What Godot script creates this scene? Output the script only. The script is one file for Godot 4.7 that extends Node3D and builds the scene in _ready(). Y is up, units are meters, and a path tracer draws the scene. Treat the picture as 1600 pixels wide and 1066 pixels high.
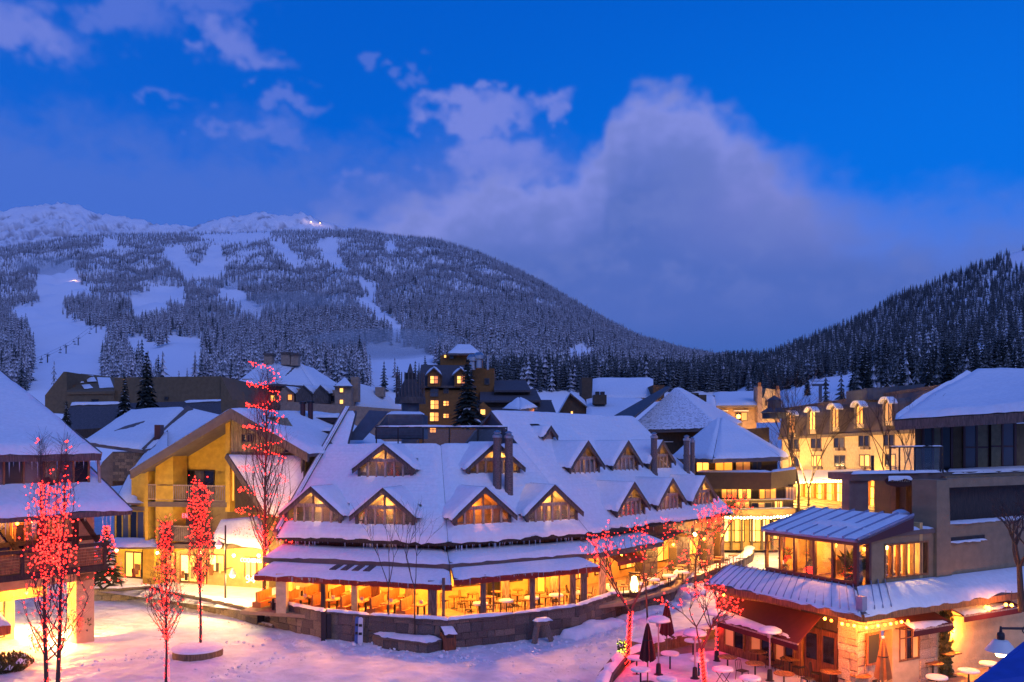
extends Node3D
# A snowy alpine village square at dusk. Units are metres; the viewer stands 11.1 m above the square, looking along -z.
const F := 1350.0
const EYE := 11.1
const UP := Vector3.UP
var M := {}
var used := {}
var rng := RandomNumberGenerator.new()
var noise := FastNoiseLite.new()
var noise2 := FastNoiseLite.new()
var flush_mats := {}

# ---------- places: the eye looks level, so a bearing and a depth (or a height) give a point
func at(px: float, py: float, z: float) -> Vector3:
	return Vector3((px - 800.0) * z / F, EYE - (py - 693.0) * z / F, -z)
func gp(px: float, py: float, h := 0.0) -> Vector3:
	return at(px, py, F * (EYE - h) / (py - 693.0))
func hp(px: float, z: float, h: float) -> Vector3:
	return Vector3((px - 800.0) * z / F, h, -z)
func frame(a: Vector3, b: Vector3) -> Transform3D:
	var u := Vector3(b.x - a.x, 0, b.z - a.z).normalized()
	return Transform3D(Basis(u, UP, u.cross(UP)), a)
func hit(t: Transform3D, px: float, py: float, zoff := 0.0) -> Vector3:
	var d := Vector3((px - 800.0) / F, -(py - 693.0) / F, -1.0)
	var o := Vector3(0, EYE, 0)
	var n := t.basis.z
	var p := t.origin + n * zoff
	return t.affine_inverse() * (o + d * ((p - o).dot(n) / d.dot(n)))

# ---------- mesh gathering
class MB:
	var v := PackedVector3Array()
	var n := PackedVector3Array()
	var c := PackedColorArray()
	var uv := PackedVector2Array()
	var col := Color(1, 1, 1)
	var t := Transform3D.IDENTITY
	func tri(a: Vector3, b: Vector3, d: Vector3) -> void:
		a = t * a; b = t * b; d = t * d
		var nn := (d - a).cross(b - a).normalized()
		v.append(a); v.append(b); v.append(d)
		for i in 3:
			n.append(nn); c.append(col); uv.append(Vector2.ZERO)
	func tri3(a: Vector3, b: Vector3, d: Vector3, ca: Color, cb: Color, cd: Color) -> void:
		tri(a, b, d)
		var k := c.size()
		c[k - 3] = ca; c[k - 2] = cb; c[k - 1] = cd
	func quad(a: Vector3, b: Vector3, d: Vector3, e: Vector3) -> void:
		tri(a, b, d); tri(a, d, e)
	func quv(a: Vector3, b: Vector3, d: Vector3, e: Vector3, u0: float, v0: float, u1: float, v1: float) -> void:
		quad(a, b, d, e)
		var k := uv.size()
		var q := [Vector2(u0, v0), Vector2(u1, v0), Vector2(u1, v1), Vector2(u0, v0), Vector2(u1, v1), Vector2(u0, v1)]
		for i in 6:
			uv[k - 6 + i] = q[i]
	func hexa(p: Array) -> void:   # 8 corners: bottom 0-3, top 4-7, both anticlockwise from above
		quad(p[0], p[1], p[2], p[3]); quad(p[7], p[6], p[5], p[4])
		for i in 4:
			var j := (i + 1) % 4
			quad(p[j], p[i], p[i + 4], p[j + 4])
	func box(ce: Vector3, s: Vector3, b := Basis.IDENTITY) -> void:
		var h := s / 2
		var p := []
		for y in [-h.y, h.y]:
			for q in [[-1, 1], [1, 1], [1, -1], [-1, -1]]:
				p.append(ce + b * Vector3(q[0] * h.x, y, q[1] * h.z))
		hexa(p)
	func bar(x0: float, y0: float, z0: float, x1: float, y1: float, z1: float) -> void:
		box(Vector3((x0 + x1) / 2, (y0 + y1) / 2, (z0 + z1) / 2), Vector3(absf(x1 - x0), absf(y1 - y0), absf(z1 - z0)))
	func beam(a: Vector3, b: Vector3, w: float, h: float, upv := Vector3.UP) -> void:
		var d := (b - a)
		var y := d.normalized()
		var x := y.cross(upv).normalized()
		if x.length() < 0.5:
			x = Vector3.RIGHT
		var z := x.cross(y).normalized()
		box((a + b) / 2, Vector3(w, d.length(), h), Basis(x, y, z))
	func cham(ce: Vector3, s: Vector3, k: float, b := Basis.IDENTITY) -> void:   # a box with bevelled front edges (towards +z)
		var h := s / 2
		var q := [[-1, -1], [1, -1], [1, 1], [-1, 1]]
		var bk := []; var ft := []; var tp := []
		for e in q:
			bk.append(ce + b * Vector3(e[0] * h.x, e[1] * h.y, -h.z))
			ft.append(ce + b * Vector3(e[0] * h.x, e[1] * h.y, h.z - k))
			tp.append(ce + b * Vector3(e[0] * (h.x - k), e[1] * (h.y - k), h.z))
		quad(bk[0], bk[1], bk[2], bk[3]); quad(tp[3], tp[2], tp[1], tp[0])
		for i in 4:
			var j := (i + 1) % 4
			quad(bk[j], bk[i], ft[i], ft[j]); quad(ft[j], ft[i], tp[i], tp[j])
	func poly(pts: Array, ex: Vector3) -> void:   # a convex outline pushed along ex
		var k := pts.size()
		for i in range(1, k - 1):
			tri(pts[0], pts[i + 1], pts[i])
			tri(pts[0] + ex, pts[i] + ex, pts[i + 1] + ex)
		for i in k:
			var j := (i + 1) % k
			quad(pts[i], pts[j], pts[j] + ex, pts[i] + ex)
	func ring(a: Vector3, b: Vector3, r0: float, r1: float, k := 6, cap := false) -> void:
		var y := (b - a).normalized()
		var x := y.cross(Vector3(0.31, 0.2, 0.93)).normalized()
		if absf(y.dot(Vector3(0.31, 0.2, 0.93).normalized())) > 0.95:
			x = y.cross(Vector3.RIGHT).normalized()
		var z := x.cross(y)
		for i in k:
			var p := TAU * i / k
			var q := TAU * (i + 1) / k
			var e := x * cos(p) + z * sin(p)
			var f := x * cos(q) + z * sin(q)
			if r1 < 0.0005:
				tri(a + f * r0, b, a + e * r0)
			else:
				quad(a + f * r0, b + f * r1, b + e * r1, a + e * r0)
			var ns := n.size()
			var tb := t.basis
			if r1 < 0.0005:
				n[ns - 3] = tb * f; n[ns - 2] = tb * (e + f).normalized(); n[ns - 1] = tb * e
			else:
				var q6 := [f, f, e, f, e, e]
				for j in 6:
					n[ns - 6 + j] = tb * q6[j]
			if cap:
				tri(b, b + e * r1, b + f * r1); tri(a, a + f * r0, a + e * r0)
	func lathe(o: Vector3, prof: Array, k := 12) -> void:   # prof: Vector2(radius, height)
		for i in prof.size() - 1:
			var a: Vector2 = prof[i]
			var b: Vector2 = prof[i + 1]
			var sl := Vector2(b.y - a.y, a.x - b.x).normalized()
			for j in k:
				var p := TAU * j / k
				var q := TAU * (j + 1) / k
				var e := Vector3(cos(p), 0, sin(p))
				var f := Vector3(cos(q), 0, sin(q))
				quad(o + f * a.x + Vector3.UP * a.y, o + f * b.x + Vector3.UP * b.y, o + e * b.x + Vector3.UP * b.y, o + e * a.x + Vector3.UP * a.y)
				var ns := n.size()
				var en := e * sl.x + Vector3.UP * sl.y
				var fn := f * sl.x + Vector3.UP * sl.y
				var q6 := [fn, fn, en, fn, en, en]
				for m in 6:
					n[ns - 6 + m] = t.basis * q6[m]
	func mesh() -> ArrayMesh:
		var a := []
		a.resize(Mesh.ARRAY_MAX)
		a[Mesh.ARRAY_VERTEX] = v; a[Mesh.ARRAY_NORMAL] = n; a[Mesh.ARRAY_COLOR] = c; a[Mesh.ARRAY_TEX_UV] = uv
		var m := ArrayMesh.new()
		m.add_surface_from_arrays(Mesh.PRIMITIVE_TRIANGLES, a)
		return m

# ---------- objects
func numbered(parent: Node, called: String) -> String:
	var key := "%d/%s" % [parent.get_instance_id(), called]
	var k: int = used.get(key, 0)
	used[key] = k + 1
	return called if k == 0 else "%s_%03d" % [called, k]
func put(parent: Node, called: String, mesh: Mesh, m: Material, t := Transform3D.IDENTITY) -> MeshInstance3D:
	var o := MeshInstance3D.new()
	o.name = numbered(parent, called)
	o.mesh = mesh
	o.material_override = m
	o.transform = t
	parent.add_child(o, true)
	return o
func obj(parent: Node, called: String, b: MB, m: Material, t := Transform3D.IDENTITY) -> MeshInstance3D:
	return put(parent, called, b.mesh(), m, t)
func node(parent: Node, called: String, t := Transform3D.IDENTITY) -> Node3D:
	var o := Node3D.new()
	o.name = numbered(parent, called)
	o.transform = t
	parent.add_child(o, true)
	return o
func tag(o: Node, label: String, category: String, group := "") -> Node:
	o.set_meta("label", label); o.set_meta("category", category)
	if group != "":
		o.set_meta("group", group)
	return o
func thing(called: String, label: String, category: String, t := Transform3D.IDENTITY, group := "") -> Node3D:
	var o := node(self, called, t)
	tag(o, label, category, group)
	return o
func struct(o: Node) -> Node:
	o.set_meta("kind", "structure")
	return o
func stuff(o: Node) -> Node:
	o.set_meta("kind", "stuff")
	return o
func dup(o: Node3D, t: Transform3D, label := "", group := "") -> Node3D:
	var r: Node3D = o.duplicate()
	var base := String(o.name)
	var re := RegEx.create_from_string("_[0-9]{3}$")
	base = re.sub(base, "")
	r.name = numbered(self, base)
	r.transform = t
	add_child(r, true)
	if label != "":
		r.set_meta("label", label)
	if group != "":
		r.set_meta("group", group)
	return r
func multi(parent: Node, called: String, mesh: Mesh, m: Material, ts: Array, cols: Array = []) -> MultiMeshInstance3D:
	var mm := MultiMesh.new()
	mm.transform_format = MultiMesh.TRANSFORM_3D
	mm.use_colors = cols.size() > 0
	mm.mesh = mesh
	mm.instance_count = ts.size()
	for i in ts.size():
		mm.set_instance_transform(i, ts[i])
		if cols.size() > 0:
			mm.set_instance_color(i, cols[i])
	var o := MultiMeshInstance3D.new()
	o.name = numbered(parent, called)
	o.multimesh = mm
	o.material_override = m
	parent.add_child(o, true)
	stuff(o)
	return o
func lamp(p: Vector3, e: float, c := Color(1.0, 0.62, 0.24), size := 0.12, parent: Node = self) -> OmniLight3D:
	var l := OmniLight3D.new()
	l.name = numbered(parent, "lamp_light")
	l.position = p
	l.light_energy = e
	l.light_color = c
	l.light_size = size
	l.omni_range = 60.0
	l.omni_attenuation = 2.0
	l.shadow_enabled = true
	parent.add_child(l, true)
	return l

# ---------- materials
func lin(r: float, g: float, b: float) -> Color:
	return Color(r, g, b).linear_to_srgb()
func noise_tex(freq: float, seed_: int, oct := 4, normal := 0.0, lo := 0.0, hi := 1.0) -> Texture2D:
	var f := FastNoiseLite.new()
	f.noise_type = FastNoiseLite.TYPE_SIMPLEX_SMOOTH
	f.seed = seed_
	f.frequency = freq
	f.fractal_octaves = oct
	var im := f.get_seamless_image(256, 256)
	im.convert(Image.FORMAT_RGBA8)
	if normal > 0.0:
		im.bump_map_to_normal_map(normal)
	else:
		for y in 256:
			for x in 256:
				var k := lo + (hi - lo) * im.get_pixel(x, y).r
				im.set_pixel(x, y, Color(k, k, k))
	return ImageTexture.create_from_image(im)
func mat(called: String, c: Color, rough := 0.8, metal := 0.0) -> StandardMaterial3D:
	var m := StandardMaterial3D.new()
	m.resource_name = called
	m.albedo_color = c
	m.roughness = rough
	m.metallic = metal
	M[called] = m
	return m
func textured(m: StandardMaterial3D, alb: Texture2D, scale: Vector3, nrm: Texture2D = null, ns := 1.0, world := true) -> StandardMaterial3D:
	m.albedo_texture = alb
	m.uv1_triplanar = true
	m.uv1_world_triplanar = world
	m.uv1_scale = scale
	if nrm:
		m.normal_enabled = true
		m.normal_texture = nrm
		m.normal_scale = ns
	return m
func glow(called: String, c: Color, e: float, alb := Color(0.8, 0.7, 0.5)) -> StandardMaterial3D:
	var m := mat(called, alb, 0.5)
	m.emission_enabled = true
	m.emission = c
	m.emission_energy_multiplier = e
	return m

var snow_holes: Array = []
func in_hole(p: Vector3) -> bool:
	for h in snow_holes:
		var q: Vector3 = h[0] * p
		if absf(q.x) < h[1] and q.z < -0.06 and q.z > -1.3 and q.y > -0.5 and q.y < 2.5:
			return true
	return false
# ---------- snow: a lumpy blanket on a four-cornered patch (a, b along the lower edge, d, e along the upper)
func snow_mesh(a: Vector3, b: Vector3, d: Vector3, e: Vector3, th := 0.25, step := 0.35, lump := 0.5, over := 0.12, courses := 0.0, rag := 0.2) -> ArrayMesh:
	var nu := clampi(int(maxf(a.distance_to(b), e.distance_to(d)) / step), 3, 110)
	var nv := clampi(int(maxf(a.distance_to(e), b.distance_to(d)) / step), 3, 80)
	if courses > 0.0:
		nv = clampi(int(maxf(a.distance_to(e), b.distance_to(d)) / (courses / 3.0)), 3, 130)
	var nn := (b - a).cross(e - a)
	if nn.length() < 0.01:
		nn = (d - a).cross(e - a)
	nn = nn.normalized()
	if nn.y < 0:
		nn = -nn
	var dn := ((a + b) / 2 - (d + e) / 2).normalized()
	var pts := []
	var lenv := maxf(0.5, ((a + b) / 2).distance_to((d + e) / 2))
	for j in nv + 1:
		var row := PackedVector3Array()
		var vv := float(j) / nv
		for i in nu + 1:
			var u := float(i) / nu
			var p := a.lerp(b, u).lerp(e.lerp(d, u), vv)
			var wide := a.lerp(e, vv).distance_to(b.lerp(d, vv))
			var ed := minf(minf(u, 1 - u) * wide, minf(vv, 1 - vv) * lenv)
			var k := noise.get_noise_3d(p.x * 3.0, p.y * 3.0, p.z * 3.0)
			var k2 := noise2.get_noise_3d(p.x * 12.0, p.y * 12.0, p.z * 12.0)
			var round_ := sqrt(clampf((ed + 0.02) / 0.22, 0.0, 1.0))
			var tt := th * (1.0 + lump * k + 0.12 * k2) * round_
			if courses > 0.0:
				var fr := fposmod(vv * lenv / courses, 1.0)
				tt += (0.5 - fr) * 0.07 * (0.7 + 0.9 * k) * round_
			if ed < 0.001:
				tt = -0.02
			var q := p + nn * tt
			if j == 0:
				q += dn * (over + rag * (k2 + k)) + nn * (th * 0.1)
			elif j == 1:
				q += dn * (over + rag * (k2 + k)) * 0.8
			row.append(q)
		pts.append(row)
	var V := PackedVector3Array(); var N := PackedVector3Array(); var I := PackedInt32Array(); var UV := PackedVector2Array()
	for j in nv + 1:
		for i in nu + 1:
			V.append(pts[j][i])
			var gx: Vector3 = pts[j][mini(i + 1, nu)] - pts[j][maxi(i - 1, 0)]
			var gy: Vector3 = pts[mini(j + 1, nv)][i] - pts[maxi(j - 1, 0)][i]
			var m := gx.cross(gy).normalized()
			if m.dot(nn) < 0:
				m = -m
			if m.length() < 0.5:
				m = nn
			N.append(m)
			UV.append(Vector2(float(i) / nu, float(j) / nv))
	var flip := (b - a).cross(e - a).dot(nn) > 0
	if (b - a).length() < 0.01:
		flip = (d - a).cross(e - a).dot(nn) > 0
	for j in nv:
		for i in nu:
			var k := j * (nu + 1) + i
			if snow_holes.size() > 0 and in_hole((V[k] + V[k + nu + 2]) / 2.0):
				continue
			if flip:
				I.append_array([k, k + nu + 1, k + 1, k + 1, k + nu + 1, k + nu + 2])
			else:
				I.append_array([k, k + 1, k + nu + 1, k + 1, k + nu + 2, k + nu + 1])
	var arr := []
	arr.resize(Mesh.ARRAY_MAX)
	arr[Mesh.ARRAY_VERTEX] = V; arr[Mesh.ARRAY_NORMAL] = N; arr[Mesh.ARRAY_INDEX] = I; arr[Mesh.ARRAY_TEX_UV] = UV
	var me := ArrayMesh.new()
	me.add_surface_from_arrays(Mesh.PRIMITIVE_TRIANGLES, arr)
	return me
func snow(parent: Node, a: Vector3, b: Vector3, d: Vector3, e: Vector3, th := 0.25, step := 0.35, lump := 0.5, over := 0.12, courses := 0.0, called := "snow") -> MeshInstance3D:
	return put(parent, called, snow_mesh(a, b, d, e, th, step, lump, over, courses), M.snow)
# a roof plane: a slab under a,b (eave) d,e (ridge), and its snow
func roof(parent: Node, a: Vector3, b: Vector3, d: Vector3, e: Vector3, m: Material, th := 0.25, slab := 0.16, courses := 0.0, called := "roof") -> void:
	var nn := (b - a).cross(e - a)
	if nn.length() < 0.01:
		nn = (d - a).cross(e - a)
	nn = nn.normalized()
	if nn.y < 0:
		nn = -nn
	var s := MB.new()
	s.poly([a, b, d, e], -nn * slab)
	var r := obj(parent, called, s, m)
	if th > 0:
		snow(r, a + nn * 0.01, b + nn * 0.01, d + nn * 0.01, e + nn * 0.01, th, 0.4, 0.5, 0.1, courses)
# a window set on a facade frame: frame bars, panes and sill, pane materials picked by turn
func window(parent: Node, x0: float, y0: float, x1: float, y1: float, cols: int, rows: int, fm: Material, panes: Array, w := 0.07, z := 0.0, called := "window", deep := 0.07) -> Node3D:
	var o := node(parent, called)
	var f := MB.new()
	f.bar(x0 - w, y0 - w, z - 0.02, x0, y1 + w, z + deep)
	f.bar(x1, y0 - w, z - 0.02, x1 + w, y1 + w, z + deep)
	f.bar(x0, y1, z - 0.02, x1, y1 + w, z + deep)
	f.bar(x0, y0 - w, z - 0.02, x1, y0, z + deep)
	for i in range(1, cols):
		var x := lerpf(x0, x1, float(i) / cols)
		f.bar(x - w * 0.4, y0, z - 0.02, x + w * 0.4, y1, z + deep * 0.8)
	for j in range(1, rows):
		var y := lerpf(y0, y1, float(j) / rows)
		f.bar(x0, y - w * 0.35, z - 0.02, x1, y + w * 0.35, z + deep * 0.72)
	obj(o, "frame", f, fm)
	for i in cols:
		var p := MB.new()
		p.bar(lerpf(x0, x1, float(i) / cols), y0, z - 0.03, lerpf(x0, x1, float(i + 1) / cols), y1, z + 0.012)
		obj(o, "pane", p, M[panes[i % panes.size()]])
	return o
# the same as two meshes added to an existing part
func bars(parent: Node, called: String, list: Array, m: Material) -> void:
	for q in list:
		var b := MB.new()
		b.bar(q[0], q[1], q[2], q[3], q[4], q[5])
		obj(parent, called, b, m)

func _ready() -> void:
	rng.seed = 4711
	noise.seed = 5; noise.frequency = 0.06; noise.fractal_octaves = 3
	noise2.seed = 9; noise2.frequency = 0.12; noise2.fractal_octaves = 2
	var cam := Camera3D.new()
	cam.name = "camera"
	cam.position = Vector3(0, EYE, 0)
	cam.near = 0.1
	cam.far = 12000.0
	cam.set_frustum(0.1 * 1066.0 / F, Vector2(0, 0.1 * 160.0 / F), 0.1, 12000.0)
	add_child(cam)
	cam.current = true
	var env := Environment.new()
	env.background_mode = Environment.BG_SKY
	env.tonemap_mode = Environment.TONE_MAPPER_LINEAR
	env.tonemap_exposure = 1.15
	env.fog_enabled = true
	env.fog_density = 0.00002
	env.fog_light_color = Color(0.62, 0.78, 1.0)
	env.volumetric_fog_enabled = true
	env.volumetric_fog_density = 0.0
	env.sdfgi_enabled = true
	env.ssao_enabled = true
	env.ssil_enabled = true
	var sky := Sky.new()
	var sm := PanoramaSkyMaterial.new()
	sm.panorama = sky_picture()
	sm.energy_multiplier = 1.0
	sky.sky_material = sm
	env.sky = sky
	env.sky_rotation = Vector3(0, PI, 0)
	var we := WorldEnvironment.new()
	we.name = "world_environment"
	we.environment = env
	add_child(we)
	var sun := DirectionalLight3D.new()
	sun.name = "dawn_light"
	sun.light_color = Color(0.76, 0.78, 1.0)
	sun.light_energy = 0.19
	sun.light_angular_distance = 25.0
	sun.shadow_enabled = true
	sun.sky_mode = DirectionalLight3D.SKY_MODE_LIGHT_ONLY
	sun.rotation_degrees = Vector3(-38, 32, 0)
	add_child(sun)
	materials()
	terrain()
	forests()
	village()

# ---------- the sky: deep blue, lavender cloud bank, small clouds; worked out by direction
var cl := FastNoiseLite.new()
func blob(x: float, y: float, cx: float, cy: float, rx: float, ry: float) -> float:
	var dx := (x - cx) / rx
	var dy := (y - cy) / ry
	return clampf(1.0 - sqrt(dx * dx + dy * dy), 0.0, 1.0)
func smooth(a: float, b: float, x: float) -> float:
	var t := clampf((x - a) / (b - a), 0.0, 1.0)
	return t * t * (3 - 2 * t)
func sky_color(az: float, el: float) -> Color:   # radians, az to the right of the view
	# x, y: degrees on the dome, measured as tangents near the view
	var x := az / deg_to_rad(1.0)
	var y := el / deg_to_rad(1.0)
	var h := clampf(y / 90.0, 0.0, 1.0)
	var side := 0.5 + 0.5 * cos(az - 0.5)          # a little brighter to the right
	var back := 0.5 - 0.5 * cos(az - 0.15)          # the dawn side, behind the viewer
	var c := Vector3(0.0, 0.125, 0.64).lerp(Vector3(0.0, 0.09, 0.52), smooth(8, 32, y))
	c = c.lerp(Vector3(0.0, 0.165, 0.76), 0.7 * side * side * smooth(34, 12, y) * smooth(-20, 30, x))
	c = c.lerp(Vector3(0.01, 0.07, 0.40), smooth(35, 85, y))
	c = c.lerp(Vector3(0.34, 0.42, 0.88), back * back * smooth(70, 5, y) * 0.9)
	# wisps of warp shared by all clouds
	var w1 := cl.get_noise_2d(x * 9.0, y * 14.0)
	var w2 := cl.get_noise_2d(x * 26.0 + 500, y * 40.0)
	var w3 := cl.get_noise_2d(x * 70.0 + 900, y * 100.0)
	var n := w1 * 0.55 + w2 * 0.3 + w3 * 0.14
	# small clouds, their outlines pulled about by the warp
	var k := 0.0
	var wx := x + 2.4 * w1 + 1.2 * w2 + 0.25 * w3
	var wy := y + 1.3 * cl.get_noise_2d(x * 11.0 + 300, y * 17.0 + 50) + 0.6 * cl.get_noise_2d(x * 30.0 + 90, y * 42.0) + 0.12 * w3
	for q in SMALL:
		var bl := blob(wx, wy, q[0], q[1], q[2] * 1.45, q[3] * 1.5)
		if bl > 0.0:
			k = maxf(k, q[4] * smooth(0.02, 0.7, bl + (n - 0.02) * 0.9 * minf(1.0, bl * 3.0)))
	c = c.lerp(Vector3(0.19, 0.235, 0.66), k * 0.85)
	# a scatter of like clouds everywhere else on the dome
	if absf(x) > 36 or y > 30:
		var m := cl.get_noise_2d(x * 3.0 + 40, y * 8.0 + 70)
		c = c.lerp(Vector3(0.20, 0.24, 0.62), 0.6 * smooth(0.18, 0.5, m + n * 0.35) * smooth(80, 30, y))
	# thin veil over the left ridge
	var veil := smooth(20.5, 15.5, y + n * 3.0) * (1.0 - smooth(-6, 14, x)) 
	c = c.lerp(Vector3(0.075, 0.155, 0.56), veil * 0.75)
	# the large bank: its top edge against x
	var top := 13.0
	for i in BANK.size() - 1:
		if x >= BANK[i][0] and x < BANK[i + 1][0]:
			top = lerpf(BANK[i][1], BANK[i + 1][1], smooth(0, 1, (x - BANK[i][0]) / (BANK[i + 1][0] - BANK[i][0])))
	if x < BANK[0][0] or x >= BANK[BANK.size() - 1][0]:
		top = 12.0
	var soft := 1.5 + 5.0 * smooth(13, 22, x) + 1.5 * smooth(-6, -16, x)
	var d := top - y + (w1 * 0.6 + w2 * 0.3) * 2.2 + 0.12 * w3
	var bank := smooth(-0.4, soft, d)
	var deep := smooth(0.5, 6.5, d)
	var bc := Vector3(0.225, 0.265, 0.67).lerp(Vector3(0.085, 0.145, 0.46), deep)
	bc = bc.lerp(Vector3(0.04, 0.115, 0.41), smooth(9.5, 3.5, y) * 0.9)
	bc = bc.lerp(Vector3(0.24, 0.25, 0.60), 0.55 * blob(x, y, 18.0, 15.0, 11, 4.5))
	bc = bc.lerp(Vector3(0.15, 0.20, 0.52), 0.5 * smooth(0.0, 0.6, n + 0.2) * smooth(6, 12, y))
	bank *= smooth(-19, -7, x + n * 4.0) * 0.93
	bank *= 1.0 - 0.15 * smooth(18, 30, x) * smooth(9, 13, y)
	c = c.lerp(bc, clampf(bank, 0, 1))
	return Color(c.x, c.y, c.z)
const SMALL := [
	[-24.2, 24.8, 2.8, 1.5, 0.45], [-21.0, 26.0, 4.6, 0.8, 0.4], [-29.6, 22.4, 3.0, 1.3, 0.8], [-30.8, 22.8, 2.2, 1.2, 0.7], [-18.3, 23.8, 2.4, 1.25, 0.75], [-16.6, 23.2, 1.9, 0.7, 0.7], [-20.2, 23.6, 1.4, 0.5, 0.6],
	[-17.0, 19.4, 2.6, 1.0, 0.55], [-15.2, 18.9, 1.9, 0.6, 0.45], [-14.4, 21.0, 2.3, 0.5, 0.5], [-13.4, 21.0, 1.4, 0.5, 0.4], [-2.6, 20.8, 3.2, 1.15, 1.0], [-1.0, 20.8, 2.2, 0.9, 0.95], [-1.1, 22.6, 0.9, 0.35, 0.8], [2.1, 21.4, 1.5, 0.7, 0.9], [3.0, 20.6, 1.0, 0.6, 0.8],
	[-8.5, 23.8, 0.7, 0.5, 0.35], [-6.2, 22.9, 0.8, 0.4, 0.35], [-22.0, 20.4, 1.2, 0.3, 0.35], [-0.8, 17.9, 4.4, 1.7, 1.0], [0.6, 17.5, 3.6, 1.7, 0.9], [-6.2, 15.8, 4.4, 1.2, 0.75], [-9.0, 14.6, 3.4, 0.8, 0.6], [-20.5, 24.6, 1.3, 0.8, 0.4],
]
const BANK := [[-20, 13.5], [-14, 14.4], [-9, 15.0], [-6, 15.8], [-3, 17.2], [0, 18.0], [3.2, 17.6], [5.8, 18.9], [6.8, 21.2], [8, 22.4], [12.3, 22.0], [14.5, 20.2], [18, 18.6], [20, 17.4], [24, 16.0], [28, 15.4], [34, 15.0], [45, 14.0]]
func sky_picture() -> Texture2D:
	cl.seed = 21
	cl.frequency = 0.02
	cl.fractal_octaves = 4
	var base := Image.create(512, 256, false, Image.FORMAT_RGBF)
	for j in 256:
		var el := (0.5 - (j + 0.5) / 256.0) * PI
		for i in 512:
			var az := ((i + 0.5) / 512.0 - 0.5) * TAU
			base.set_pixel(i, j, sky_color(az, maxf(el, 0.0)))
	var W := 2560
	base.resize(W, W / 2, Image.INTERPOLATE_CUBIC)
	var i0 := W / 2 - 262
	for j in range(W / 4 - 212, W / 4 + 4):
		var el := (0.5 - (j + 0.5) / (W / 2.0)) * PI
		for i in range(i0, i0 + 524):
			var az := ((i + 0.5) / W - 0.5) * TAU
			base.set_pixel(i, j, sky_color(az, maxf(el, 0.0)))
	return ImageTexture.create_from_image(base)

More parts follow.
